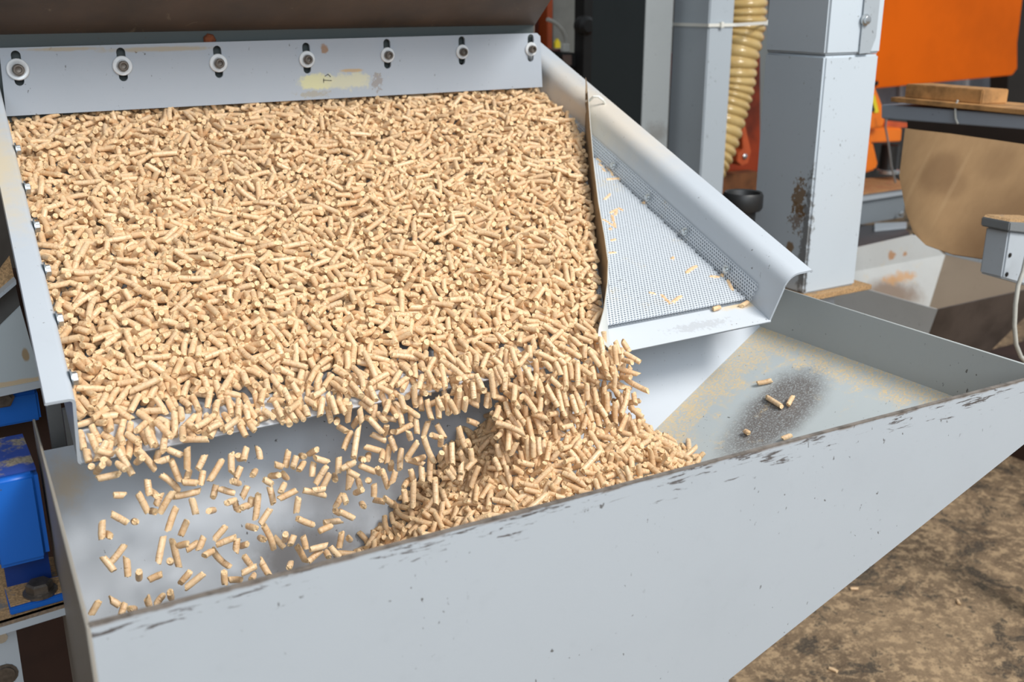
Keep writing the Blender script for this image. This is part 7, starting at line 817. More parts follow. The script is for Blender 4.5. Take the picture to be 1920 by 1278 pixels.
[172,78,23,301,573,61,26,1424,617,61,19,60,529,154,40,1120,623,195,40,940,149,221,40,1360,185,271,40,220,233,319,40,260,321,313,40,200,504,328,40,880,713,390,40,260,702,433,40,1100,989,474,40,740,538,537,40,160,517,667,40,1220,440,87,38,1126,518,84,25,141,561,80,24,660,697,125,36,421,756,175,40,200,558,204,40,1080,661,189,40,0,218,243,46,303,326,269,50,967,458,291,46,1264,688,284,40,1340,722,310,45,903,621,351,53,0,200,399,40,820,983,557,40,1000,940,585,46,1364,973,651,47,364,733,98,28,362,330,125,43,963,429,127,36,141,510,121,35,501,775,157,40,1060,622,169,54,661,429,194,48,1405,615,272,54,880,481,304,40,20,199,318,40,1120,426,311,53,1409,829,368,54,120,188,385,54,1380,677,374,50,762,912,381,47,284,436,429,52,201,352,466,54,561,898,462,54,778,199,483,45,1083,186,570,54,321,684,612,54,1190,496,674,51,304,561,691,45,303,631,51,26,706,135,74,22,501,199,69,21,301,417,94,34,164,516,97,41,48,652,205,49,26,500,259,57,44,294,418,52,1228,515,412,54,260,567,465,49,402,578,502,46,1104,653,515,48,164,417,569,53,1100,750,567,45,823,394,636,52,942,198,645,47,1344,763,633,54,1380,261,668,54,840,817,706,50,366,710,89,33,245,244,90,41,361,275,95,37,984,546,98,40,843,280,126,42,1363,330,124,58,1003,600,121,49,281,702,122,49,281,830,201,40,500,133,244,54,1060,190,250,54,1162,791,322,54,1000,809,390,50,247,573,442,55,844,811,428,47,284,367,459,53,380,561,481,54,20,262,502,48,202,376,505,53,580,676,523,59,363,466,546,54,780,474,576,57,1323,729,716,55,321,710,61,33,280,571,89,54,181,199,126,48,1046,392,145,58,965,220,166,47,1384,683,189,65,244,774,203,54,486,851,275,54,941,384,338,58,1144,883,331,54,40,453,368,40,400,520,359,60,964,417,373,54,560,436,407,65,844,967,433,47,884,353,448,60,1426,556,573,54,304,633,578,61,1203,869,582,62,1089,256,626,58,1002,327,611,51,81,897,626,56,388,672,647,55,1141,928,649,59,1063,1042,645,44,342,420,682,62,905,594,671,59,322,882,685,76,181,407,55,36,306,425,88,44,425,480,183,54,971,624,174,62,1227,429,216,54,920,328,245,65,164,799,233,66,502,862,296,63,883,721,316,54,860,395,324,64,122,397,339,54,520,252,397,62,523,365,383,64,642,650,490,60,682,523,497,66,925,960,496,59,746,463,521,61,1165,232,555,64,982,398,547,60,464,817,543,54,1380,891,551,64,1165,394,578,66,962,357,601,68,960,454,598,58,1164,779,649,66,902,770,665,67,481,820,685,62,1361,985,671,60,24,173,710,54,580,769,697,59,505,654,126,60,1142,194,145,56,387,361,165,57,703,509,181,56,1166,729,187,65,200,228,220,68,520,642,271,67,300,440,294,69,341,492,325,63,282,177,324,63,980,908,335,63,842,480,368,67,1321,299,374,69,81,175,416,65,1103,526,404,65,964,171,430,68,81,451,444,65,188,463,486,78,1001,657,486,71,368,493,531,69,983,548,560,68,641,596,540,73,548,265,577,64,1344,374,586,63,223,598,566,65,880,903,572,70,243,345,612,71,540,466,594,63,149,887,658,69,380,994,646,67,603,374,665,70,324,382,692,54,700,473,682,63,702,564,697,65,124,200,139,15,361,140,113,17,802,247,58,13,1261,471,88,9,602,386,131,19,801,460,222,28,1262,172,167,28,781,420,183,25,423,741,55,14,1220,224,147,12,660,322,191,9,1221,137,183,9,1161,351,49,23,242,262,226,25,540],
[555,91,26,641,635,99,29,221,677,90,26,481,318,146,40,400,526,169,40,820,532,198,40,1160,765,201,40,1140,431,225,40,1040,426,245,40,1340,504,272,40,0,362,422,40,240,216,487,40,480,178,507,40,1100,754,514,40,880,973,599,40,380,619,104,30,421,315,122,35,401,690,150,47,1244,843,224,40,560,690,238,40,940,734,299,40,320,280,382,40,420,220,422,40,380,153,455,48,24,374,582,46,43,268,658,40,780,387,671,40,1120,161,59,18,581,406,74,22,241,215,126,36,641,546,110,32,720,276,171,49,1184,398,169,53,1008,464,247,47,484,225,272,48,1104,454,259,57,82,259,351,54,460,506,383,49,1085,674,424,48,81,870,419,47,1264,858,568,48,1284,1042,720,40,1160,406,62,28,204,760,73,22,521,771,97,28,0,756,91,46,822,805,246,54,540,702,269,56,189,563,317,49,445,888,400,50,746,193,435,53,1220,222,487,50,1105,282,513,46,123,520,524,57,554,972,524,54,300,254,539,50,1366,314,551,54,580,842,591,54,301,652,674,52,487,963,697,50,503,486,78,39,1329,590,102,37,664,673,146,53,320,714,145,49,244,777,160,53,981,741,207,63,1283,373,291,54,1080,863,423,67,663,674,424,62,21,184,506,53,761,609,506,66,648,756,502,53,282,367,520,59,264,557,532,56,1343,749,532,54,440,699,558,59,262,679,584,55,1181,1019,573,55,623,789,626,54,1200,170,699,51,1221,460,690,49,1005,474,103,53,143,311,139,48,25,429,262,60,1264,200,265,61,125,856,300,60,287,911,349,54,1384,807,362,54,1140,763,403,55,129,737,437,75,322,786,450,70,701,793,467,57,43,494,526,56,162,882,529,53,400,231,570,53,1007,367,589,68,220,634,635,65,1104,566,656,60,1204,211,702,58,1262,758,136,56,284,437,163,61,1405,322,229,65,1187,289,280,72,543,344,291,62,1301,288,340,61,145,656,379,68,101,187,369,54,240,938,409,68,1040,807,454,53,940,173,474,64,421,448,484,63,485,397,593,60,545,777,575,54,180,187,608,66,741,737,608,62,624,575,621,67,543,881,620,56,220,874,630,65,62,460,655,58,1222,267,680,60,804,946,674,57,1402,746,51,37,105,599,87,50,709,620,86,45,307,634,131,54,903,203,200,63,881,633,229,74,1200,781,196,58,445,540,321,68,840,706,321,57,1103,375,399,68,221,914,375,72,681,929,437,69,1421,228,460,68,241,617,497,60,187,595,511,65,1221,301,555,69,800,455,583,72,820,724,559,67,1,821,568,57,1144,185,592,68,901,171,654,62,524,624,660,70,1262,741,649,67,1142,1022,674,56,1142,791,695,64,662,372,179,25,0,426,99,16,461,276,152,15,520,369,156,11,481,608,176,26,981,363,64,12,482,205,235,25,421,285,189,15,1383,427,147,16,1101,445,96,19,882,617,155,22,1002,505,42,9,401,269,42,9,420,447,173,28,1400,721,46,28,280],
[501,96,28,501,605,100,29,281,136,113,32,581,232,128,36,561,567,104,30,121,749,123,35,720,153,172,40,340,292,176,40,340,764,173,40,920,385,204,40,820,176,234,40,1240,131,68,20,501,242,69,35,1086,434,73,22,221,665,96,28,342,176,103,30,301,487,124,35,301,467,177,54,1380,447,226,47,1123,615,254,40,0,683,270,47,523,811,465,40,240,166,464,40,720,258,486,48,124,190,579,40,60,516,600,46,523,690,622,40,340,593,638,48,1344,202,678,40,380,322,675,40,1000,523,669,50,945,676,677,49,1164,361,125,36,382,724,110,46,362,716,232,48,684,385,259,54,740,863,242,40,240,293,278,52,866,535,364,48,324,635,383,40,400,255,418,40,560,299,408,54,40,886,407,51,745,658,442,50,525,561,495,53,20,158,531,54,887,216,554,46,1063,293,565,46,83,645,577,51,485,304,647,40,1020,417,675,52,1161,922,674,54,1120,680,65,20,581,438,232,50,445,769,233,59,422,245,271,54,906,718,288,67,901,507,478,54,540,561,488,53,21,232,510,54,1060,345,505,47,1104,640,519,54,1161,930,526,52,1104,727,562,54,1400,986,538,44,1362,450,592,53,626,864,594,57,1042,294,640,50,1385,715,652,54,880,222,688,54,701,756,690,50,1185,314,69,27,503,419,65,34,261,125,89,49,347,547,180,53,1145,317,191,54,307,380,188,54,760,782,206,54,1260,319,342,52,1241,468,365,60,1385,702,396,64,101,918,415,54,1300,349,431,58,1061,460,461,54,500,264,471,46,303,149,549,54,347,964,567,59,244,458,633,53,62,492,647,59,104,298,698,53,381,627,699,55,1181,644,117,48,622,507,131,61,285,539,186,63,203,191,209,54,1087,300,200,52,460,456,310,65,646,829,358,56,329,295,434,68,401,876,433,68,520,702,455,56,103,602,471,59,1361,906,480,64,1282,184,519,63,1242,954,524,54,1140,732,547,58,723,746,548,73,186,222,611,59,1422,984,678,69,861,569,703,56,1380,981,696,59,1143,708,98,53,442,291,168,65,1102,793,190,65,321,652,197,60,383,464,235,72,181,351,270,58,562,170,297,55,248,666,318,55,1001,405,399,57,782,939,427,49,164,487,482,63,644,724,488,62,923,988,477,61,303,295,507,65,361,521,533,69,1361,580,552,65,1302,220,601,69,520,927,602,58,1323,953,626,66,902,646,633,64,564,499,674,66,661,790,687,62,640,556,119,55,1282,827,287,72,341,496,262,68,180,166,286,59,765,469,296,68,1081,529,290,67,1064,222,361,70,1082,464,385,71,468,425,501,67,441,540,505,66,602,242,554,67,403,590,608,66,303,744,625,68,960,648,643,72,1181,198,666,59,662],
[546,74,22,401,132,98,28,461,172,144,40,800,550,152,40,100,568,163,47,643,648,152,40,360,172,176,40,140,309,177,40,500,471,190,54,1026,688,196,40,1280,402,227,40,920,453,222,40,340,562,252,47,363,818,248,40,140,273,269,40,520,318,270,40,1260,515,289,40,1220,725,290,40,320,876,299,40,200,183,316,40,960,346,316,40,160,461,320,40,1400,648,316,40,40,744,327,64,815,489,362,40,220,542,362,40,1120,834,409,40,580,307,483,40,1200,337,485,40,1080,356,486,40,100,874,479,40,660,255,504,40,900,302,504,40,560,387,537,40,480,542,551,40,660,581,554,40,260,284,582,40,1260,195,601,40,540,346,670,47,963,294,714,40,440,645,81,24,700,681,73,22,581,732,62,26,284,429,95,28,402,253,114,33,481,334,145,46,1202,163,177,50,1064,265,183,55,162,280,178,40,400,330,176,40,420,684,201,55,925,731,202,40,260,384,223,54,444,170,252,50,544,350,240,53,721,434,249,40,620,852,249,49,984,181,293,48,1303,855,345,50,384,373,445,40,680,531,442,47,203,629,458,49,1244,913,453,52,844,354,473,48,523,833,487,40,1020,499,511,40,540,173,523,48,1083,208,535,54,1084,503,528,47,1183,511,527,53,1202,914,539,40,40,236,547,62,1051,877,549,47,283,272,575,40,440,567,583,50,584,379,647,46,583,431,650,51,585,750,653,48,343,205,698,64,674,758,714,52,185,938,724,55,407,537,102,39,205,646,92,43,541,277,133,50,1324,619,113,46,961,252,148,40,1140,495,146,53,501,726,148,49,364,796,144,46,444,704,166,40,640,396,213,53,825,492,205,50,184,755,202,48,243,491,249,40,940,741,240,47,43,835,268,54,501,196,304,54,1280,790,298,40,1300,271,316,40,220,320,322,40,920,234,336,47,883,305,340,54,1100,565,344,48,983,761,340,54,241,563,389,47,983,847,382,40,920,354,416,52,1103,524,414,47,1023,709,409,40,1040,835,422,58,708,938,410,53,1280,214,428,50,184,767,439,46,1082,304,464,45,682,739,481,40,280,154,484,40,980,403,487,65,323,428,483,53,582,990,491,54,680,166,503,51,384,211,571,54,820,409,572,47,1103,832,574,47,463,433,598,47,983,882,601,48,1183,937,596,48,843,967,590,50,1384,283,636,50,624,238,636,40,60,552,646,40,1160,571,644,50,582,788,641,54,0,812,648,40,900,979,638,49,744,760,668,45,462,1037,661,48,283,830,707,54,1220,1040,699,47,303,742,717,51,1304,195,91,33,1141,560,101,50,1083,354,124,43,1161,741,216,54,520,312,252,56,603,356,253,51,83,384,243,53,182,572,254,52,885,377,275,53,922,663,270,54,540,229,322,51,144,612,321,52,1025,660,338,47,943,358,335,59,682,774,342,54,340,839,347,54,420,293,365,56,1183,701,363,54,540,550,393,46,1062,248,407,54,561,323,405,55,627,654,409,49,1064,695,414,44,342,888,417,53,1366,221,422,63,424,586,456,54,480,158,487,54,20,276,482,53,1165,296,492,49,1222,381,538,54,100,680,532,51,265,725,520,50,224,756,538,54,480,389,573,54,360,845,576,51,964,633,613,55,462,652,606,54,460,282,612,47,1323,498,614,55,766,570,618,52,403,637,627,57,1104,843,623,46,503,968,621,54,200,854,645,54,500,209,682,61,44,574,672,54,1160,553,688,55,1301,678,710,54,660,502,90,41,241,504,147,51,1220,558,144,53,361,203,188,56,1344,473,204,55,1301,326,225,53,1026,375,224,58,1242,458,239,62,664,474,242,60,480,670,239,59,603,693,248,54,480,301,279,65,1205,430,279,47,783,184,322,66,260,449,315,54,1160,508,298,55,207,699,291,50,1404,320,313,54,560,724,330,54,760,339,349,54,940,368,336,70,902,674,344,58,823,691,345,54,240,152,370,60,1247,200,354,48,763,323,375,51,721,481,363,55,1262,503,357,68,501,582,367,54,466,313,391,60,1142,454,387,52,945,592,389,54,806,261,415,54,1180,388,410,54,1080,429,407,52,305,888,410,64,1261,716,434,53,922,633,486,61,1143,867,486,62,484,237,503,62,445,782,510,54,440,236,540,54,600,477,528,58,223,605,533,54,900,334,549,54,620,382,571,62,361,242,585,57,422,314,603,54,1146,570,597,54,461,599,599,58,1021,511,621,53,1200,853,611,60,1363,350,639,54,606,848,654,70,126,988,652,55,1101,368,668,65,281,406,683,65,820,508,663,67,81,535,679,53,385,624,676,55,186,815,670,55,521,711,703,58,1348,878,719,63,303,406,96,44,501,450,97,44,843,580,121,58,742,778,135,54,141,778,176,60,845,606,196,67,302,303,222,65,904,438,231,65,42,755,217,68,480,444,260,65,1024,167,280,47,1303,667,303,68,740,724,312,66,502,759,297,63,1122,550,310,63,65,805,313,57,1163,867,342,64,1164,542,342,65,1405,578,362,61,504,607,372,66,62,687,362,66,360,154,391,61,382,468,391,68,1324,460,406,62,64,554,414,66,205,694,411,58,301,929,395,64,464,442,465,68,80,559,461,56,1201,976,461,63,1020,556,487,68,980,225,499,67,423,315,502,62,585,480,500,59,1109,814,499,60,965,680,519,72,503,926,538,58,1322,690,555,64,1123,613,578,57,681,717,579,68,881,1016,568,65,1400,522,584,65,602,579,598,61,964,594,600,47,1003,1031,597,58,924,545,645,68,600,281,676,61,862,431,674,57,321,450,670,54,740,637,663,55,384,848,674,56,1003,289,708,57,1142,306,718,58,424,595,106,45,581,733,118,53,1142,819,175,62,323,454,218,69,781,835,222,54,920,345,255,61,1123,380,261,68,921,591,297,66,222,811,349,70,925,219,357,56,1362,848,369,67,1263,229,377,58,686,414,367,68,41,626,389,66,380,409,417,69,566,496,411,62,943,534,420,64,604,590,438,68,1203,898,431,66,1380,659,461,66,2,421,479,71,1120,329,498,62,1003,690,513,54,1220,709,519,58,1422,302,537,60,104,446,540,55,641,567,533,72,1402,459,550,66,1323,677,543,68,1366,986,557,54,840,618,582,70,541,848,572,71,780,907,586,63,444,299,618,74,201,711,604,62,845,433,622,65,1102,487,629,61,1363,1001,635,55,761,221,654,62,1024,337,660,66,922,355,639,72,962,400,658,68,400,363,668,55,281,656,656,61,62,874,665,62,724,323,704,71,502,568,692,70,100,984,710,63,1143,751,138,59,284,498,165,61,543,635,173,67,561,701,185,79,241,555,227,66,1241,763,219,76,1083,318,275,69,1202,629,259,75,24,686,240,76,1242,595,285,70,981,364,309,71,663,821,330,69,440,366,374,60,683,528,360,74,782,853,382,71,1344,142,403,59,1067,900,390,71,623,425,414,68,325,821,400,63,685,300,436,79,964,199,453,61,1383,740,462,67,1421,340,481,69,1141,690,501,73,202,833,509,72,943,264,525,64,942,456,517,67,482,692,519,65,521,847,527,68,1340,334,546,68,720,372,575,73,242,636,563,69,681,978,562,71,661,322,600,68,1221,655,596,69,187,888,612,68,681,275,628,67,321,458,617,65,1282,471,621,62,363,1016,609,67,1383,712,643,64,224,916,643,67,980,948,650,67,861,725,682,66,1201,828,697,68,780,699,702,67,981,863,695,72,1345,897,700,70,1200],
[],
]
# pellets of the heap and of the fall, per length class: x mm, y mm, z mm, direction, kind
FALL = [
[615,896,-513,44,1,761,880,-539,989,1,572,908,-520,1069,1,561,945,-518,366,1,614,926,-501,706,1,690,938,-493,545,1,552,1048,-528,86,1,550,936,-523,744,1,472,1017,-561,430,1,604,1015,-494,1228,1,701,926,-495,144,1,798,923,-540,710,1,778,937,-524,485,1,557,987,-514,11,1,570,936,-520,1243,1,597,868,-523,754,1,563,987,-518,526,1],
[619,962,-495,1324,1,559,916,-530,1318,1,489,960,-560,1210,1,677,957,-480,238,1,769,896,-534,565,1,524,913,-548,114,1,511,1005,-551,301,1,740,916,-514,805,1,751,900,-527,1343,1,552,885,-530,1427,1,653,879,-503,927,1,660,834,-518,223,1,591,869,-520,1013,1,754,894,-523,670,1,502,928,-548,530,1,632,926,-491,189,1,602,1057,-499,1143,1,631,960,-494,1210,1,568,885,-531,1427,1,725,922,-508,201,1,618,928,-500,809,1],
[586,923,-518,1425,1,580,869,-535,403,1,574,1006,-515,820,1,650,949,-483,1263,1,467,1009,-568,104,1,690,878,-515,107,1,497,944,-559,1304,1,408,977,-598,1366,1,718,965,-490,884,1,417,1004,-592,293,1,469,993,-564,763,1,551,1019,-522,449,1,564,1015,-516,829,1,520,884,-545,982,1,725,854,-526,387,1,750,886,-525,1120,1,517,978,-538,461,1,600,884,-519,981,1,755,877,-538,1003,1,696,953,-486,1064,1,511,950,-546,895,1],
[529,894,-545,1089,1,474,932,-565,1162,1,667,930,-489,1201,1,634,944,-489,525,1,698,950,-491,506,1,554,1002,-525,808,1,620,859,-523,923,1,675,860,-523,168,1,531,910,-542,882,1,602,886,-519,1038,1,710,850,-528,146,1,522,902,-545,993,1,520,936,-540,494,1,685,897,-504,407,1,707,887,-507,386,1,444,970,-578,504,1,498,966,-545,21,1,723,953,-493,721,1,794,886,-543,984,1,754,922,-515,1010,1,427,1011,-588,1426,1,646,932,-493,1284,1,606,863,-522,1261,1,598,902,-519,957,1,715,1038,-508,1289,1,444,965,-586,1393,1],
[657,922,-494,206,1,637,952,-489,1436,1,630,928,-498,305,1,626,946,-495,104,1,438,988,-581,321,1,775,881,-546,1258,1,635,916,-494,1424,1,648,959,-482,1383,1,558,888,-535,1368,1,650,898,-501,978,1,589,882,-517,49,1,624,923,-496,345,1,665,953,-477,805,1,519,969,-540,85,1,521,1014,-537,8,1,670,913,-490,1107,1,618,947,-491,164,1,503,978,-543,902,1,443,979,-579,494,1,451,1012,-576,1063,1,778,895,-539,462,1,492,928,-556,601,1,588,922,-510,286,1,668,914,-482,962,1,761,919,-523,821,1,463,940,-565,131,1,536,984,-524,148,1,571,987,-505,469,1,625,861,-515,765,1,840,959,-560,750,1,397,987,-603,806,1,823,1000,-552,1305,1,601,969,-505,1328,1,453,1017,-580,290,1,628,928,-499,604,1,549,987,-524,1123,1,759,889,-536,1104,1,643,872,-511,365,1,593,1056,-511,1407,1,607,970,-477,465,3,740,976,-468,391,3,682,946,-422,310,3,745,959,-437,13,3,673,982,-425,408,3,730,925,-495,411,3,738,927,-496,1216,3,592,966,-414,556,3,669,954,-419,362,3,418,967,-431,384,3,593,954,-456,397,3,611,971,-448,356,3,716,996,-412,353,3,628,994,-417,1083,3,560,926,-484,1393,3,551,986,-408,386,3,714,936,-469,432,3,595,949,-428,811,3,663,995,-417,454,3,483,957,-424,410,3,610,995,-408,1014,3,551,969,-406,424,3,388,986,-423,1155,3,597,956,-479,184,3,659,970,-412,84,3,562,995,-410,961,3,459,982,-442,297,3,604,940,-444,212,3,671,985,-445,834,3,709,981,-456,494,3,652,941,-473,405,3,577,967,-480,1042,3,513,954,-430,1135,3,278,1012,-406,304,3,278,975,-414,403,3,338,1009,-395,469,3,226,1026,-394,443,3,166,1008,-405,287,3,259,997,-407,361,3,502,1028,-392,241,3,537,1011,-408,461,3,298,983,-406,505,3,615,1025,-388,1041,3,211,1025,-394,427,3,697,1028,-386,408,3,190,975,-414,286,3,672,976,-416,741,3,635,1004,-394,263,3,662,1013,-405,429,3,295,988,-412,820,3,337,977,-410,345,3,466,1032,-399,369,3,407,979,-413,485,3,671,1030,-401,422,3,242,1002,-408,406,3,573,984,-400,588,3],
[711,879,-524,743,1,712,951,-497,1104,1,666,875,-509,618,1,709,873,-522,909,1,692,899,-504,405,1,524,924,-544,487,1,646,874,-509,364,1,568,915,-521,1103,1,611,916,-509,284,1,650,866,-506,843,1,652,891,-504,863,1,410,996,-604,1162,1,441,1002,-575,304,1,612,891,-510,213,1,569,865,-533,348,1,651,849,-518,961,1,579,885,-520,30,1,796,894,-549,587,1,617,916,-500,422,1,467,963,-560,568,1,613,984,-482,7,1,588,908,-506,1071,1,590,903,-511,1407,1,797,903,-543,442,1,609,916,-501,1370,1,491,941,-554,168,1,534,943,-533,446,1,657,940,-479,285,1,449,968,-569,64,1,562,968,-512,948,1,807,970,-542,1053,1,655,1025,-473,1102,1,567,924,-523,222,1,491,941,-559,362,1,698,896,-514,590,1,507,984,-546,1422,1,467,997,-577,1232,1,532,908,-539,43,1,530,903,-546,69,1,511,916,-554,1390,1,629,941,-494,168,1,558,968,-522,1055,1,606,987,-434,105,3,688,976,-459,347,3,395,971,-425,435,3,641,972,-426,1184,3,565,967,-454,452,3,406,981,-421,507,3,681,932,-478,433,3,561,920,-509,748,3,601,953,-491,882,3,691,971,-418,385,3,580,947,-437,1110,3,410,981,-435,522,3,649,961,-437,472,3,570,940,-472,448,3,578,972,-459,49,3,643,945,-463,252,3,659,966,-449,183,3,553,952,-453,506,3,626,957,-407,590,3,539,928,-500,368,3,605,984,-463,404,3,741,961,-403,531,3,649,996,-422,543,3,627,943,-423,467,3,703,985,-411,468,3,660,929,-475,111,3,661,961,-443,590,3,744,934,-485,517,3,403,995,-411,524,3,417,1018,-404,644,3,686,987,-396,446,3,709,1019,-394,282,3,323,983,-413,469,3,729,1024,-387,442,3,315,1006,-403,560,3,604,1005,-396,503,3,142,1017,-395,1143,3,486,1005,-396,321,3,460,997,-411,165,3,155,994,-406,363,3,347,990,-406,442,3,279,994,-405,330,3,368,990,-409,350,3,242,979,-407,61,3,326,1001,-399,387,3,602,1008,-403,262,3,535,1024,-388,430,3,338,1031,-396,323,3,618,1001,-411,466,3,361,1004,-399,290,3,600,1022,-386,508,3,533,1026,-400,544,3,216,1016,-404,225,3,269,978,-416,428,3,496,987,-401,322,3],
[730,894,-524,880,1,823,942,-560,1330,1,565,1032,-525,1345,1,771,887,-541,809,1,517,944,-535,125,1,551,952,-517,1300,1,610,942,-496,1303,1,797,958,-538,145,1,667,899,-496,524,1,677,914,-492,306,1,522,1007,-539,27,1,658,874,-502,1077,1,783,885,-544,1344,1,507,921,-549,280,1,745,923,-512,1121,1,437,968,-579,1253,1,475,984,-558,1214,1,399,1001,-603,1285,1,407,1008,-593,550,1,451,945,-571,230,1,759,940,-515,545,1,567,979,-512,522,1,498,1007,-547,1187,1,603,944,-499,125,1,569,952,-515,1367,1,510,942,-554,1388,1,613,921,-506,282,1,733,947,-509,90,1,645,984,-475,856,1,629,869,-518,10,1,640,902,-501,1103,1,778,930,-530,708,1,476,989,-564,85,1,424,997,-588,1166,1,718,951,-428,372,3,704,983,-430,272,3,729,973,-416,536,3,520,984,-439,334,3,728,941,-435,1084,3,394,984,-437,1130,3,636,932,-476,761,3,549,942,-491,434,3,373,985,-431,982,3,745,963,-472,248,3,611,954,-485,844,3,711,947,-428,918,3,687,971,-404,274,3,564,947,-444,329,3,727,959,-402,371,3,624,995,-401,270,3,624,938,-481,457,3,497,953,-429,673,3,430,978,-438,623,3,548,966,-436,115,3,626,955,-471,297,3,666,952,-437,582,3,667,994,-405,472,3,633,947,-408,348,3,558,961,-461,372,3,626,965,-424,841,3,732,945,-416,1081,3,708,938,-433,1237,3,650,961,-409,569,3,651,1007,-395,186,3,147,1024,-403,368,3,369,1020,-401,305,3,320,1012,-405,447,3,491,1019,-388,463,3,177,998,-412,364,3,414,980,-406,430,3,217,1009,-399,324,3,224,992,-409,485,3,152,983,-415,343,3,517,1006,-398,505,3,195,1028,-401,226,3,691,1019,-404,1061,3,691,991,-414,405,3,581,1006,-402,662,3,253,1010,-399,245,3,584,1022,-386,560,3,376,976,-412,430,3,699,988,-395,503,3,368,1020,-394,186,3,358,994,-399,102,3,161,1031,-396,605,3],
[494,938,-562,1304,1,565,946,-524,204,1,543,1025,-536,25,1,574,918,-524,303,1,691,918,-499,341,1,732,922,-516,122,1,639,875,-510,364,1,624,890,-508,1126,1,512,976,-545,886,1,744,876,-523,1007,1,564,892,-524,583,1,763,892,-530,29,1,517,917,-545,583,1,575,1031,-513,1269,1,766,873,-541,805,1,593,912,-512,723,1,544,878,-536,1104,1,755,885,-533,1422,1,635,907,-490,143,1,542,940,-528,647,1,836,947,-560,1026,1,610,850,-520,540,1,704,900,-499,160,1,537,913,-529,1229,1,449,940,-567,342,1,505,957,-547,1333,1,411,969,-594,253,1,439,976,-573,463,1,656,872,-517,1190,1,528,932,-543,1328,1,556,892,-535,1424,1,603,917,-512,327,1,654,896,-505,601,1,570,945,-516,282,1,576,878,-530,1104,1,728,908,-514,303,1,539,967,-534,1188,1,513,966,-543,301,1,633,864,-515,1434,1,583,913,-515,1229,1,431,1013,-587,1061,1,723,954,-449,725,3,672,936,-469,393,3,463,989,-420,880,3,657,940,-460,249,3,601,946,-418,188,3,364,983,-422,325,3,617,976,-461,388,3,683,961,-415,7,3,710,956,-421,496,3,580,959,-448,290,3,658,955,-458,1052,3,630,956,-422,28,3,742,946,-498,429,3,568,982,-433,432,3,711,942,-448,446,3,580,969,-408,306,3,724,989,-425,416,3,734,931,-460,245,3,731,944,-450,785,3,496,985,-412,281,3,444,968,-419,433,3,636,942,-457,452,3,562,955,-403,346,3,727,973,-444,447,3,595,972,-467,449,3,650,997,-409,286,3,636,955,-444,1052,3,689,969,-437,372,3,486,988,-414,298,3,574,921,-504,665,3,723,978,-460,842,3,498,968,-435,533,3,377,981,-440,401,3,514,976,-408,1085,3,355,981,-411,229,3,310,986,-413,447,3,134,984,-411,168,3,313,1027,-392,304,3,667,1022,-396,469,3,342,1021,-391,584,3,387,1009,-402,103,3,394,998,-403,426,3,296,1014,-403,371,3,651,975,-401,546,3,258,978,-408,45,3,302,1011,-397,226,3,381,994,-410,261,3,452,985,-401,83,3,540,996,-399,328,3,418,1020,-396,421,3,486,981,-403,450,3,429,983,-405,586,3,393,1019,-390,483,3,149,1013,-398,322,3,650,1027,-390,286,3,673,1003,-409,424,3,413,987,-414,369,3,248,1019,-393,209,3,516,1025,-386,403,3],
[590,938,-513,585,1,582,859,-533,624,1,648,925,-494,245,1,609,866,-525,444,1,448,952,-577,1366,1,444,988,-582,248,1,511,933,-543,603,1,559,981,-518,906,1,458,987,-567,307,1,586,861,-526,584,1,750,873,-534,383,1,643,896,-502,409,1,407,980,-592,256,1,512,1000,-541,48,1,478,1009,-558,889,1,620,874,-513,425,1,713,922,-497,482,1,548,989,-521,502,1,572,1056,-514,464,1,560,874,-531,1043,1,627,871,-509,725,1,781,900,-534,787,1,423,974,-585,1111,1,804,1004,-535,523,1,762,922,-527,1421,1,548,951,-533,267,1,723,875,-529,1240,1,572,989,-515,502,1,631,877,-511,205,1,698,919,-497,365,1,520,966,-543,480,1,512,992,-543,982,1,513,971,-423,1275,3,679,974,-451,300,3,580,979,-428,1271,3,685,981,-430,355,3,601,936,-457,523,3,591,940,-478,432,3,620,951,-444,241,3,453,968,-431,547,3,606,978,-419,103,3,580,959,-424,503,3,568,976,-412,391,3,665,944,-470,415,3,741,972,-482,463,3,681,990,-421,253,3,592,953,-496,324,3,721,969,-415,385,3,734,957,-434,153,3,557,948,-504,391,3,575,966,-502,368,3,647,958,-468,1178,3,553,988,-434,1085,3,558,967,-412,389,3,341,1007,-407,322,3,253,1015,-404,325,3,487,1032,-396,270,3,442,989,-412,445,3,575,1028,-399,643,3,730,1026,-400,303,3,647,1021,-403,902,3,551,995,-396,243,3,273,1000,-401,270,3,477,1006,-400,307,3,687,1027,-392,367,3,411,1005,-402,584,3,548,1005,-398,326,3,654,993,-397,488,3,194,1020,-394,1301,3],
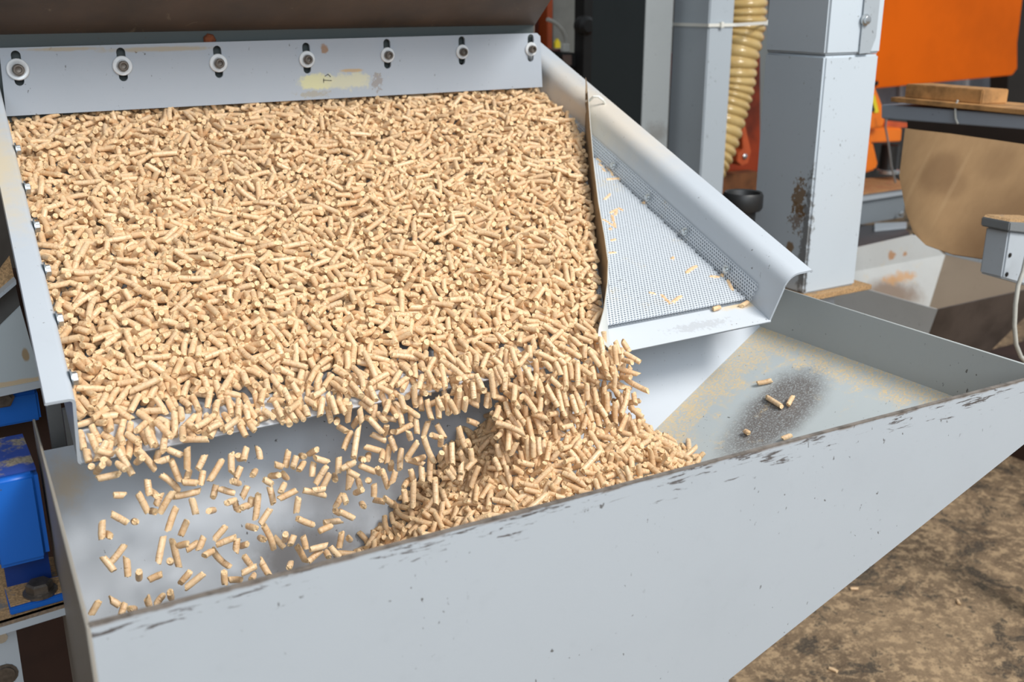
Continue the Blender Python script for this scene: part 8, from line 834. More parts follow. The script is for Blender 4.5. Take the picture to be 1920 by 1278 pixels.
[649,859,-521,385,1,636,959,-484,1286,1,667,849,-518,486,1,749,907,-521,684,1,502,938,-550,105,1,593,864,-526,940,1,642,852,-521,606,1,552,883,-539,1348,1,595,888,-520,228,1,703,914,-502,650,1,414,982,-595,1364,1,610,847,-530,407,1,772,911,-529,1043,1,812,924,-551,568,1,492,996,-554,825,1,674,852,-524,487,1,715,896,-505,1024,1,625,913,-493,761,1,459,955,-563,521,1,536,970,-527,927,1,632,967,-479,1225,1,601,1025,-492,1309,1,569,1047,-515,792,1,635,843,-521,1344,1,665,875,-498,341,1,685,870,-510,224,1,736,877,-523,441,1,756,867,-534,950,1,564,898,-519,562,1,606,903,-507,1263,1,515,934,-534,226,1,413,997,-596,1220,1,498,986,-549,446,1,688,858,-517,696,1,697,880,-507,627,1,814,902,-554,125,1,767,930,-520,843,1,575,872,-538,26,1,618,938,-501,105,1,495,913,-559,948,1,519,1025,-541,1309,1,695,868,-520,685,1,556,898,-530,1424,1,720,911,-512,265,1,687,936,-491,330,1,605,934,-497,227,1,622,859,-518,101,1,537,914,-537,402,1,747,936,-514,1202,1,474,966,-568,1301,1,463,954,-568,822,1,732,994,-402,457,3,575,937,-452,407,3,639,981,-407,145,3,621,977,-414,356,3,726,945,-493,816,3,579,977,-448,322,3,682,950,-468,373,3,561,973,-431,349,3,567,957,-414,193,3,539,966,-422,1083,3,525,956,-417,290,3,700,949,-479,789,3,687,955,-434,484,3,620,937,-458,823,3,639,941,-444,414,3,532,973,-437,485,3,744,985,-422,552,3,549,941,-470,880,3,582,937,-501,416,3,591,947,-406,450,3,669,939,-441,257,3,506,989,-426,374,3,528,965,-419,251,3,651,948,-415,415,3,583,955,-499,529,3,652,953,-432,550,3,533,956,-408,368,3,595,927,-490,313,3,242,985,-412,186,3,622,1014,-388,203,3,525,982,-408,508,3,699,1017,-405,388,3,502,1015,-401,267,3,645,1026,-383,440,3,592,1026,-391,324,3,201,1026,-392,531,3,310,985,-405,408,3,159,986,-416,286,3,135,1014,-405,408,3,286,999,-406,408,3,617,1023,-401,528,3,131,1032,-397,780,3,367,976,-409,371,3,474,985,-406,206,3,734,1015,-397,962,3,351,1007,-407,286,3,476,1028,-399,467,3,198,1000,-411,249,3],
[516,926,-552,125,1,638,926,-496,324,1,404,989,-607,548,1,562,895,-531,544,1,458,940,-573,222,1,633,909,-498,4,1,646,949,-478,128,1,431,962,-586,1426,1,473,965,-567,183,1,546,964,-529,443,1,490,1017,-560,48,1,481,935,-562,421,1,527,944,-537,246,1,451,961,-569,46,1,472,1001,-564,26,1,648,986,-472,372,1,813,992,-546,268,1,595,1018,-501,121,1,564,903,-525,1281,1,727,890,-518,707,1,563,1007,-515,168,1,840,987,-559,651,1,490,1007,-555,530,1,683,848,-524,360,1,633,895,-499,322,1,728,893,-510,967,1,785,924,-536,1032,1,798,931,-540,101,1,492,950,-555,1422,1,419,992,-588,201,1,633,857,-513,282,1,532,905,-534,562,1,481,919,-558,164,1,546,965,-521,1195,1,490,1008,-548,461,1,545,1025,-519,124,1,537,1040,-522,128,1,662,940,-486,223,1,662,884,-507,294,1,519,921,-549,806,1,639,935,-494,47,1,443,992,-584,1270,1,649,856,-520,861,1,628,950,-494,105,1,588,905,-516,282,1,639,919,-493,163,1,503,963,-545,744,1,575,1025,-511,124,1,583,1040,-507,127,1,736,988,-439,350,3,737,940,-469,1264,3,601,995,-417,1156,3,573,929,-502,394,3,611,951,-459,347,3,605,964,-419,349,3,715,967,-453,222,3,643,974,-451,367,3,736,959,-473,329,3,588,969,-464,215,3,597,973,-457,427,3,707,975,-474,1345,3,615,974,-482,428,3,570,942,-425,227,3,600,939,-467,349,3,528,977,-424,327,3,719,977,-474,452,3,606,983,-404,68,3,599,965,-435,389,3,607,945,-425,306,3,429,986,-421,474,3,426,972,-422,223,3,698,946,-412,287,3,658,970,-456,226,3,495,962,-429,292,3,676,954,-424,1377,3,679,950,-453,344,3,352,995,-408,327,3,587,1015,-401,547,3,274,1029,-395,582,3,553,1004,-409,425,3,657,1023,-401,263,3,235,1024,-395,385,3,448,1031,-396,505,3,531,992,-400,447,3,184,992,-412,365,3,466,1007,-395,423,3,176,1004,-402,940,3,398,989,-401,426,3,377,1015,-396,144,3,586,999,-397,203,3,331,980,-414,362,3,504,995,-406,446,3,387,1004,-395,1100,3,510,1021,-401,402,3],
[614,879,-520,1341,1,604,923,-510,225,1,682,861,-528,1226,1,612,904,-512,1403,1,487,949,-564,165,1,652,938,-488,21,1,596,928,-509,801,1,389,989,-610,520,1,632,850,-523,605,1,604,866,-520,482,1,742,880,-528,764,1,805,924,-548,1120,1,422,985,-587,987,1,465,1016,-566,1089,1,532,1015,-533,1121,1,817,939,-553,665,1,469,971,-566,184,1,547,999,-525,1264,1,472,1023,-565,621,1,622,847,-518,329,1,672,876,-508,426,1,663,917,-485,207,1,506,947,-544,1143,1,775,873,-539,221,1,516,898,-544,1300,1,578,900,-516,1427,1,573,942,-509,285,1,510,1019,-540,805,1,658,851,-513,408,1,542,897,-534,447,1,648,907,-492,1026,1,666,890,-496,1331,1,739,895,-517,735,1,526,932,-532,106,1,670,903,-486,1200,1,410,994,-590,127,1,742,875,-537,1302,1,648,874,-515,949,1,564,1038,-529,1250,1,652,875,-508,325,1,531,954,-534,1389,1,545,970,-527,282,1,419,994,-600,1191,1,632,891,-507,542,1,604,898,-513,582,1,547,942,-530,901,1,471,941,-572,210,1,610,1019,-496,386,1,490,1000,-560,753,1,661,865,-510,466,1,695,882,-511,1058,1,578,897,-525,447,1,594,932,-506,106,1,579,957,-470,644,3,491,982,-432,1325,3,440,969,-434,330,3,688,935,-466,408,3,642,951,-442,332,3,729,959,-478,1114,3,709,955,-473,1042,3,635,951,-473,387,3,517,985,-421,205,3,720,934,-489,56,3,629,966,-466,152,3,648,935,-451,351,3,544,981,-431,376,3,464,981,-421,456,3,564,961,-436,806,3,692,960,-459,233,3,446,988,-429,488,3,712,923,-485,108,3,666,966,-428,548,3,726,946,-467,330,3,731,940,-496,109,3,617,985,-431,274,3,582,920,-487,316,3,735,928,-477,424,3,521,974,-433,496,3,740,946,-413,504,3,573,983,-415,231,3,693,930,-481,389,3,590,977,-476,305,3,550,1025,-398,662,3,538,1003,-402,244,3,230,1032,-398,305,3,306,1028,-396,425,3,709,1009,-388,443,3,527,1017,-394,488,3,686,1026,-386,484,3,449,1012,-397,546,3,682,1013,-407,305,3,445,1027,-386,664,3,682,989,-401,345,3,558,988,-398,186,3,141,987,-413,246,3],
[651,861,-513,1,1,574,896,-529,1045,1,768,906,-532,1228,1,433,953,-586,923,1,707,884,-516,763,1,466,939,-570,205,1,516,942,-545,307,1,553,952,-523,206,1,480,959,-560,523,1,576,1026,-519,471,1,628,1062,-501,572,1,708,899,-508,705,1,729,904,-517,846,1,545,922,-531,264,1,597,975,-500,710,1,668,926,-485,224,1,534,957,-532,1404,1,606,970,-493,482,1,574,992,-510,414,1,545,1014,-526,1203,1,535,878,-537,693,1,466,917,-565,122,1,540,928,-532,1048,1,548,901,-530,529,1,825,919,-554,844,1,417,965,-593,341,1,553,1007,-516,922,1,493,1031,-551,88,1,679,878,-504,711,1,697,903,-497,843,1,556,914,-521,240,1,481,954,-555,190,1,491,963,-546,368,1,493,996,-541,281,1,479,1015,-555,904,1,523,1041,-533,982,1,626,1050,-486,544,1,687,953,-486,1286,1,640,959,-485,525,1,575,922,-524,264,1,683,924,-498,263,1,586,957,-513,1382,1,659,855,-521,944,1,585,878,-524,693,1,654,917,-491,840,1,580,928,-520,1048,1,725,893,-518,766,1,610,878,-516,1322,1,791,884,-550,310,1,511,908,-550,64,1,564,914,-524,240,1,627,996,-478,1190,1,433,996,-584,1280,1,597,1041,-504,983,1,632,967,-444,312,3,566,945,-479,288,3,588,937,-467,373,3,733,981,-429,390,3,384,978,-421,1095,3,706,962,-436,562,3,671,950,-461,197,3,717,949,-407,354,3,742,950,-474,370,3,718,989,-404,311,3,602,919,-495,188,3,609,959,-447,484,3,620,968,-442,291,3,552,925,-515,413,3,687,951,-406,530,3,696,935,-459,315,3,486,966,-433,270,3,559,982,-443,286,3,712,971,-401,290,3,461,974,-415,318,3,475,990,-430,310,3,636,1010,-405,465,3,633,1019,-393,1344,3,383,998,-399,443,3,436,1014,-405,547,3,566,1022,-392,345,3,448,1009,-406,365,3,610,1021,-393,486,3,455,987,-406,222,3,517,1004,-407,707,3,382,1025,-401,247,3,259,987,-414,281,3,717,1011,-400,221,3,668,1005,-390,84,3,210,980,-408,301,3,328,1004,-407,304,3],
[607,892,-518,1321,1,471,948,-573,1161,1,536,893,-542,1083,1,704,934,-495,802,1,506,966,-547,1284,1,521,983,-540,1424,1,494,1012,-560,85,1,503,1031,-557,1345,1,518,897,-552,541,1,565,998,-517,901,1,550,1034,-524,554,1,573,931,-523,1425,1,443,944,-573,263,1,427,969,-587,1272,1,587,1042,-508,2,1,694,863,-521,722,1,543,901,-538,503,1,793,913,-543,206,1,767,947,-512,323,1,816,960,-542,707,1,524,1036,-538,165,1,686,889,-501,102,1,756,958,-511,522,1,489,973,-548,225,1,781,954,-523,403,1,387,981,-603,245,1,478,994,-556,482,1,661,844,-511,352,1,796,938,-534,625,1,564,998,-507,27,1,586,1031,-503,168,1,584,893,-529,713,1,614,966,-497,1283,1,570,1034,-522,554,1,481,1016,-561,644,1,652,902,-499,646,1,715,909,-506,884,1,553,947,-525,323,1,556,998,-519,592,1,495,1021,-555,1225,1,548,944,-444,202,3,641,944,-420,291,3,590,970,-433,355,3,735,946,-430,502,3,418,989,-426,253,3,578,926,-487,417,3,659,952,-426,1160,3,565,973,-473,163,3,606,972,-430,364,3,713,972,-430,352,3,699,945,-455,358,3,705,930,-472,457,3,579,992,-417,375,3,614,957,-472,427,3,650,980,-426,157,3,509,961,-427,318,3,587,983,-434,355,3,582,966,-499,1217,3,595,984,-416,845,3,639,978,-442,504,3,697,962,-470,270,3,565,993,-417,985,3,702,987,-451,285,3,682,940,-449,265,3,580,944,-473,432,3,717,947,-486,455,3,572,1010,-390,465,3,712,989,-395,504,3,551,1026,-386,361,3,721,1009,-390,446,3,596,983,-399,328,3,287,1025,-401,1041,3,131,996,-409,429,3,460,1023,-398,365,3],
[482,968,-566,152,1,556,910,-535,1405,1,565,874,-535,327,1,589,875,-523,502,1,732,884,-530,763,1,567,938,-520,21,1,688,952,-481,529,1,552,966,-522,465,1,591,1005,-502,26,1,632,1016,-483,793,1,597,1048,-502,1387,1,501,902,-555,165,1,514,995,-544,921,1,537,988,-529,1264,1,732,906,-509,822,1,490,971,-555,1223,1,386,1001,-604,704,1,780,918,-529,402,1,822,926,-551,24,1,523,964,-531,204,1,732,965,-498,441,1,490,986,-553,445,1,709,858,-519,321,1,817,895,-554,763,1,517,992,-536,1361,1,528,1028,-531,45,1,551,1043,-519,252,1,612,1034,-492,264,1,610,1062,-499,1306,1,494,895,-551,468,1,471,942,-559,323,1,465,989,-557,946,1,528,986,-526,183,1,455,1011,-567,1162,1,533,1017,-525,520,1,570,1015,-507,1324,1,511,1033,-541,267,1,568,966,-522,465,1,619,902,-511,165,1,741,941,-514,341,1,630,971,-489,1254,1,488,981,-561,1366,1,748,873,-534,341,1,830,922,-562,1389,1,685,909,-504,886,1,569,1043,-518,1366,1,508,1034,-552,265,1,626,895,-503,469,1,649,942,-481,325,1,587,1017,-504,520,1,550,1015,-525,1324,1,707,971,-412,526,3,699,945,-423,304,3,557,932,-474,229,3,675,984,-409,80,3,473,976,-416,1023,3,606,947,-473,409,3,710,979,-443,312,3,631,989,-427,340,3,631,940,-443,311,3,663,981,-430,511,3,536,984,-419,1205,3,743,973,-423,210,3,566,957,-484,554,3,671,981,-403,525,3,591,995,-407,236,3,326,983,-404,921,3,448,995,-401,164,3,157,1011,-406,247,3,234,1010,-408,284,3,495,1004,-400,147,3,591,1028,-400,584,3,497,1024,-402,431,3,680,1019,-391,524,3],
[572,872,-537,892,1,452,996,-582,45,1,561,952,-522,207,1,529,1021,-543,697,1,533,1038,-539,1186,1,541,1037,-532,1205,1,595,854,-530,262,1,593,899,-517,262,1,554,924,-529,467,1,620,922,-504,1061,1,433,997,-580,324,1,458,993,-572,1303,1,642,831,-527,252,1,731,873,-526,1253,1,580,903,-522,1327,1,684,919,-495,1255,1,725,924,-510,207,1,457,969,-573,224,1,704,854,-525,823,1,721,855,-531,243,1,533,867,-540,500,1,612,877,-514,467,1,622,899,-503,802,1,459,917,-575,307,1,572,852,-530,1408,1,717,872,-517,415,1,498,901,-550,1327,1,490,916,-555,68,1,472,975,-557,86,1,586,997,-497,262,1,510,1010,-542,1109,1,439,927,-576,563,1,526,921,-536,222,1,451,989,-566,1121,1,597,1043,-496,1407,1,455,924,-569,769,1,770,972,-515,781,1,370,991,-610,1143,1,486,1027,-552,1202,1,559,952,-530,562,1,540,903,-548,340,1,663,969,-475,225,1,504,966,-555,1030,1,609,873,-524,1261,1,587,867,-526,501,1,620,920,-507,368,1,457,996,-576,1120,1,622,901,-503,1361,1,630,916,-499,68,1,536,924,-536,426,1,531,971,-539,365,1,534,997,-532,262,1,676,877,-513,41,1,660,896,-498,602,1,594,921,-511,222,1,556,930,-526,600,1,500,948,-551,1205,1,431,971,-587,7,1,669,989,-460,1125,1,724,884,-524,1166,1,562,870,-532,63,1,665,924,-486,328,1,790,946,-531,965,1,649,977,-458,191,3,570,948,-434,343,3,567,958,-503,348,3,433,972,-426,321,3,629,980,-450,734,3,573,948,-458,469,3,695,984,-444,444,3,637,989,-415,435,3,697,997,-407,414,3,667,947,-414,403,3,479,1014,-407,566,3,355,1032,-399,207,3,185,1020,-404,385,3,517,1026,-400,288,3,400,1022,-396,527,3,299,1026,-402,427,3],
[709,1023,-400,506,3,562,1007,-399,445,3],
]
# single pellets: x, y, z in tenths of mm, direction * 100, length class, kind
SINGLE = [
1213,10108,-4062,-5,-90,-44,12,0,1435,10618,-3743,94,20,-29,15,0,3228,10461,-3805,43,-71,-56,15,0,3510,10448,-3808,81,-53,-27,14,0,2475,10939,-3554,37,75,55,14,0,1852,10731,-3660,31,-85,-42,15,0,1677,11643,-3206,-36,-82,-44,15,0,2610,11551,-3262,-81,-8,-58,14,0,3429,12633,-2853,-63,71,31,15,0,1701,10441,-3803,-57,-80,-17,14,0,1883,10968,-3539,5,-89,-46,15,0,1722,11276,-3412,95,29,11,14,0,1270,10423,-3832,33,-72,-61,11,0,2715,10348,-3852,61,74,29,14,0,3062,10668,-3675,-25,93,26,15,0,2144,10853,-3599,-99,11,6,14,0,3483,10926,-3562,24,-86,-44,13,0,1812,12355,-2957,96,-29,1,15,0,2984,12541,-2880,99,-11,-4,15,0,2265,12932,-2739,100,5,7,15,0,1725,13419,-2587,88,-31,37,15,0,1341,10431,-3819,31,-86,-40,8,0,1481,10407,-3819,55,75,38,12,0,1780,10325,-3871,58,67,47,11,0,2759,10717,-3633,98,20,8,15,0,1662,11885,-3150,86,40,32,15,0,2165,12060,-3075,-61,73,31,15,0,3999,12082,-3038,100,9,-4,15,0,2207,12254,-2971,-70,68,22,15,0,2256,12465,-2907,-96,22,20,13,0,3902,12418,-2917,79,-55,28,15,0,4297,13395,-2580,86,-48,-16,15,0,1599,10456,-3804,-55,-74,-38,11,0,1918,10425,-3735,90,-24,36,15,0,1771,10580,-3725,-93,34,-12,9,0,4104,11861,-3146,-78,51,36,15,0,2876,11972,-3083,97,-24,-7,15,0,1466,12232,-3029,84,54,-7,15,0,3505,12240,-2975,99,13,0,15,0,4257,12354,-2932,-99,14,-11,15,0,1510,12990,-2756,86,-48,-15,15,0,2209,14298,-2243,-94,34,-7,15,0,6079,8720,-5138,53,-74,-41,15,1,6373,8820,-4998,88,24,41,15,1,6560,8989,-4904,8,87,48,15,1,5577,8704,-5260,93,21,30,15,1,1226,9780,-4219,10,89,-44,4,2,1245,9407,-4092,-27,70,-66,6,2,1345,9650,-4140,36,70,-62,4,2,1334,9594,-4271,95,-28,13,8,2,1364,9773,-4095,88,2,-47,6,2,1504,9627,-4176,30,-47,-83,14,2,1454,9490,-4165,42,-87,-25,1,2,1714,9679,-4224,48,-5,-87,13,2,1615,9487,-4128,23,-78,58,4,2,1861,9887,-4290,-46,-42,-79,2,2,1860,9630,-4243,98,-12,18,1,2,2000,9748,-4241,78,-42,-46,4,2,2084,9642,-4289,-13,-13,-98,11,2,1979,9722,-4425,20,-31,-93,12,2,2201,9577,-4326,-60,-35,-72,4,2,2337,9596,-4456,-66,-22,-72,12,2,1922,9772,-4557,60,-12,-79,12,2,1693,9643,-4496,-9,-60,-79,5,2,1740,9680,-4589,20,-98,-1,4,2,1775,9673,-4666,-51,-21,-83,1,2,1619,9614,-4627,28,-14,-95,10,2,1714,9684,-4781,-19,94,-28,2,2,1801,9417,-4588,-61,-4,-79,11,2,2051,9664,-4666,99,-11,4,13,2,2090,9713,-4495,-43,-88,-20,4,2,2068,9568,-4508,94,-29,-17,3,2,2208,9648,-4529,-39,-56,-73,2,2,2338,9729,-4740,-44,-50,-75,2,2,1419,9637,-4507,97,1,-25,1,2,2034,9346,-4657,10,-22,-97,5,2,2261,9618,-4886,51,76,-40,4,2,1851,9486,-4803,-50,-28,-82,11,2,1945,9464,-4925,-48,-2,-88,5,2,1374,9514,-4686,71,5,-71,7,2,1526,9626,-4813,6,91,-41,6,2,1204,9470,-4741,-19,-36,-91,5,2,1257,9497,-4822,12,-97,20,2,2,1323,9551,-5069,-76,-22,-62,7,2,1207,9381,-5060,40,-54,-74,5,2,1379,9456,-5180,-11,-43,-89,6,2,1453,9306,-5221,3,55,-84,4,2,1603,9334,-5298,92,-23,32,2,2,1699,9423,-5070,-39,-48,-79,13,2,1864,9583,-5249,9,-13,-99,14,2,1905,9389,-5062,59,-72,37,2,2,2054,9694,-5268,92,32,21,3,2,2087,9429,-5114,-53,-28,-80,2,2,1754,9323,-5168,20,78,-60,2,2,1887,9366,-5406,-70,10,-71,3,2,1946,9253,-5406,-86,4,-50,10,2,1037,9377,-5475,-59,-4,-80,3,2,1226,9448,-5520,67,-36,-65,1,2,1298,9485,-5628,-50,-56,-66,1,2,1344,9261,-5524,37,76,-54,4,2,1488,9200,-5463,15,16,-97,1,2,1634,9454,-5628,-74,-13,-66,1,2,1728,9363,-5553,13,51,-85,2,2,2135,9393,-5228,77,63,-14,2,2,2290,9530,-5390,53,-6,-85,14,2,2489,9557,-4391,-18,-34,-92,8,2,2584,9626,-4378,26,66,-71,1,2,2635,9566,-4338,-45,-55,-70,2,2,2850,9815,-4478,-1,-44,-90,1,2,2590,9713,-4586,-57,-43,-70,2,2,2517,9582,-4623,59,58,-57,4,2,2759,9753,-4652,-48,-87,9,2,2,2440,9649,-4728,85,-34,-41,4,2,2636,9705,-4814,-54,-10,-84,2,2,2712,9583,-4946,-27,-24,-93,13,2,2412,9439,-4751,79,57,-20,1,2,2552,9771,-4982,18,-1,-98,2,2,2543,9439,-4841,64,72,-27,2,2,2676,9657,-4924,-29,-21,-93,1,2,3094,9670,-4540,-36,-31,-88,6,2,2970,9569,-4544,74,35,-57,1,2,3132,9547,-4533,-47,-26,-85,2,2,3270,9694,-4558,6,95,-30,2,2,3254,9714,-4682,-67,-71,-21,2,2,3398,9724,-4550,34,-75,57,4,2,3449,9626,-4615,87,-3,-49,5,2,2823,9487,-4656,74,-24,-63,1,2,2946,9666,-4687,47,-83,30,2,2,3071,9723,-4746,47,47,-75,2,2,2981,9530,-4783,-58,-80,-13,4,2,2901,9671,-4909,2,-47,-88,6,2,3069,9652,-4932,-96,2,-27,9,2,3075,9378,-4939,-28,-16,-95,4,2,3364,9664,-4722,-34,-46,-82,4,2,3382,9480,-4718,-61,-1,-79,10,2,3447,9506,-4799,-50,4,-86,5,2,3311,9521,-4918,89,0,-45,13,2,3334,9403,-4836,99,-5,-9,1,2,3583,9482,-4652,-26,-40,-88,5,2,3719,9595,-4734,-74,28,-61,1,2,3637,9765,-4928,30,95,-10,4,2,3726,9573,-4901,-14,-1,-99,8,2,3568,9478,-5054,-67,-26,-69,3,2,3555,9549,-5215,58,46,-68,1,2,3581,9335,-5164,78,-16,-60,7,2,2751,9440,-5007,-71,-23,-66,7,2,2591,9390,-5063,32,-93,16,4,2,3149,9394,-5153,82,-9,-57,8,2,3483,9492,-5290,99,-3,-13,8,2,3351,9384,-5289,97,26,1,3,2,2276,9408,-5043,-78,-10,-62,5,2,2329,9422,-5158,96,-16,24,8,2,2428,9423,-5236,-30,-38,-87,2,2,2512,9452,-5270,32,-81,49,2,2,2792,9525,-5294,26,-13,-96,14,2,2712,9500,-5276,0,-96,29,4,2,2941,9667,-5464,53,-24,-81,5,2,2906,9330,-5238,11,59,-80,4,2,2961,9284,-5265,-60,-38,-70,1,2,3121,9381,-5383,5,-38,-93,2,2,3223,9257,-5412,98,15,-11,8,2,3109,9477,-5562,35,-5,-94,11,2,3187,9273,-5506,-90,-32,-30,6,2,3545,9455,-5514,-29,-13,-95,6,2,3629,9414,-5501,46,58,-67,1,2,3449,9390,-5589,51,-36,-78,4,2,2534,9464,-5461,43,-2,-90,3,2,2476,9224,-5431,98,15,14,5,2,2678,9354,-5538,28,-54,-80,6,2,2936,9340,-5575,-44,-89,9,1,2,2236,9247,-5463,-9,-22,-97,2,2,2368,9355,-5580,96,-22,-19,2,2,2530,9315,-5585,-50,-85,19,1,2,3318,9252,-5518,-13,-99,4,2,2,3652,9365,-4623,94,-15,31,4,2,3833,9595,-4497,-42,-54,-73,15,2,3796,9737,-4517,-61,-30,-74,9,2,4170,9766,-4574,78,-39,-49,7,2,4056,9672,-4646,89,-11,-44,7,2,3906,9615,-4716,18,93,-32,4,2,4014,9712,-4746,47,88,3,2,2,3968,9648,-4852,82,-21,-52,8,2,3713,9431,-4761,74,-42,-53,2,2,3768,9659,-4975,-53,-13,-84,1,2,3870,9655,-5008,-24,-96,-14,4,2,3881,9412,-4875,40,77,-49,2,2,3732,9320,-4925,21,-82,54,4,2,3977,9506,-5054,-15,-24,-96,2,2,4009,9438,-4798,35,62,-70,6,2,4144,9576,-4991,24,-1,-97,9,2,4222,9518,-4965,-41,-14,-90,3,2,4102,9671,-4384,51,-45,-73,10,2,4330,9783,-4551,6,91,-42,4,2,4220,9685,-4465,5,57,-82,6,2,4257,9719,-4771,-27,-13,-95,9,2,4316,9798,-4965,13,49,-86,2,2,4366,9638,-4826,-35,-51,-79,12,2,4417,9450,-4673,-62,2,-78,12,2,4554,9675,-4920,87,-34,-37,9,2,4577,9591,-4853,97,26,-5,3,2,4428,9659,-4484,97,2,22,9,2,4433,9526,-4518,29,23,-93,1,2,4299,9676,-4643,14,-48,-86,5,2,4586,9669,-4497,-12,-41,-90,5,2,4722,9712,-4568,-37,1,-93,5,2,4648,9493,-4727,26,-24,-94,15,2,4699,9593,-5020,-20,-27,-94,13,2,4533,9455,-4976,-21,-48,-86,5,2,4463,9560,-5020,17,-9,-98,3,2,4400,9413,-5162,-16,-20,-97,14,2,4396,9574,-5106,70,71,9,6,2,4282,9375,-5150,-11,-42,-90,3,2,4892,9684,-4626,41,-18,-89,8,2,4761,9578,-4615,71,47,-52,4,2,4790,9487,-4648,16,46,-87,4,2,4927,9622,-4890,4,-31,-95,9,2,4950,9525,-4853,-27,-55,-79,13,2,4737,9382,-4770,18,66,-73,4,2,4822,9588,-5097,-25,-97,5,1,2,5076,9537,-4923,32,-8,-94,5,2,4867,9419,-5057,47,-32,-82,3,2,4632,9326,-5158,-26,-54,-80,14,2,5087,9542,-4692,21,-22,-95,13,2,5338,9743,-4638,83,-33,-46,2,2,5141,9427,-4878,2,-16,-99,3,2,5190,9536,-5053,-87,-19,-44,6,2,5193,9587,-4808,44,29,-85,1,2,5221,9501,-5200,-44,-2,-90,13,2,4046,9541,-5213,-21,95,-24,6,2,4091,9391,-5160,62,40,-68,6,2,4291,9692,-5383,53,35,-77,1,2,3840,9508,-5192,-18,-98,7,1,2,3569,9316,-4969,-5,-83,-55,1,2,4970,9356,-5070,-54,-40,-74,1,2,4172,9702,-4762,47,84,28,6,2,4971,9573,-5087,43,-33,-84,1,2,4884,9200,-4898,-36,-49,-80,1,2,7365,9662,-4535,9,-99,-9,4,2,7243,9689,-4682,57,82,-5,6,2,6571,9380,-4501,-22,-89,-40,15,3,7185,9301,-4610,-57,-38,-73,15,3,4756,9687,-4335,-19,-78,-60,13,3,5480,9538,-4135,2,-18,-98,14,3,5916,9431,-4417,14,-80,-58,14,3,7431,9389,-4472,32,-92,-22,15,3,6571,9421,-4182,-30,-49,-82,14,3,5589,9338,-4618,68,-66,-32,15,3,6203,9398,-4372,19,-62,-77,14,3,4757,10271,-3895,95,-18,-27,15,3,6708,10140,-3889,68,-36,-64,16,3,2208,9769,-4157,85,-53,2,13,3,4292,10188,-3899,5,-75,-66,16,3,4295,9989,-3984,-91,-39,-13,14,3,1954,9953,-4052,34,-85,-41,13,3,1644,9876,-4052,45,-81,-37,6,3,4082,10050,-3948,-9,-94,-32,16,3,3234,10260,-3922,23,-78,-58,12,3,1798,9846,-4062,8,-78,-62,9,3,3648,10255,-3885,-66,-39,-65,11,3,2078,10015,-4049,-23,-71,-67,14,3,2661,10078,-3996,-3,-64,-77,10,3,5028,9849,-4061,-23,-73,-65,14,3,5160,9851,-4001,38,-82,-42,16,3,2621,10298,-3920,-4,-79,-61,14,3,1652,10244,-3923,60,-57,-57,9,3,6359,9763,-4025,82,-27,-50,14,3,2342,9899,-4040,-82,-57,-8,14,3,10269,14245,-2582,19,-92,-33,1,10,10191,14080,-2642,-9,-94,-34,2,11,10145,13919,-2699,-22,-92,-33,2,12,10239,13890,-2709,-33,-89,-32,16,13,10141,13637,-2800,100,-2,-1,14,14,9658,13147,-2976,83,52,19,13,15,9489,12745,-3120,91,40,14,8,16,9492,12689,-3140,-70,-67,-24,4,17,9650,12769,-3111,29,-90,-32,0,18,9344,12560,-3186,-45,-84,-30,10,19,9196,12464,-3220,19,-92,-33,9,20,9253,12381,-3250,-50,-82,-29,6,21,9116,12308,-3276,82,54,19,0,22,8959,12032,-3375,98,16,6,0,23,10187,12882,-3070,88,45,16,2,24,8740,11743,-3478,99,-10,-3,1,25,9593,11416,-3596,86,48,17,0,26,9680,11098,-3709,93,36,13,15,27,9906,10867,-3792,94,-32,-11,3,28,10090,10888,-3784,86,48,17,6,29,10010,10630,-3877,-41,-86,-31,14,30,8701,10748,-3835,88,-45,-16,0,31,8808,10581,-3894,-7,-94,-34,12,32,8958,10539,-3910,91,39,14,13,33,9429,10246,-4014,99,11,4,2,34,7429,9886,-4143,77,-60,-22,0,35,9926,10225,-4022,95,29,10,6,36,9928,9732,-5017,73,-62,29,8,60,9686,9295,-5114,-13,-99,-5,15,61,9801,9117,-5068,-84,-42,-33,7,62,8495,9594,-5588,-57,-79,-23,10,63,9069,9124,-5359,-12,-99,-5,0,64,9260,8624,-5283,86,-37,34,1,65]
def from_code(k):
    az = math.radians(5*(k//20)); el = math.radians(5*(k % 20)); return [math.cos(el)*math.cos(az), math.cos(el)*math.sin(az), math.sin(el)]
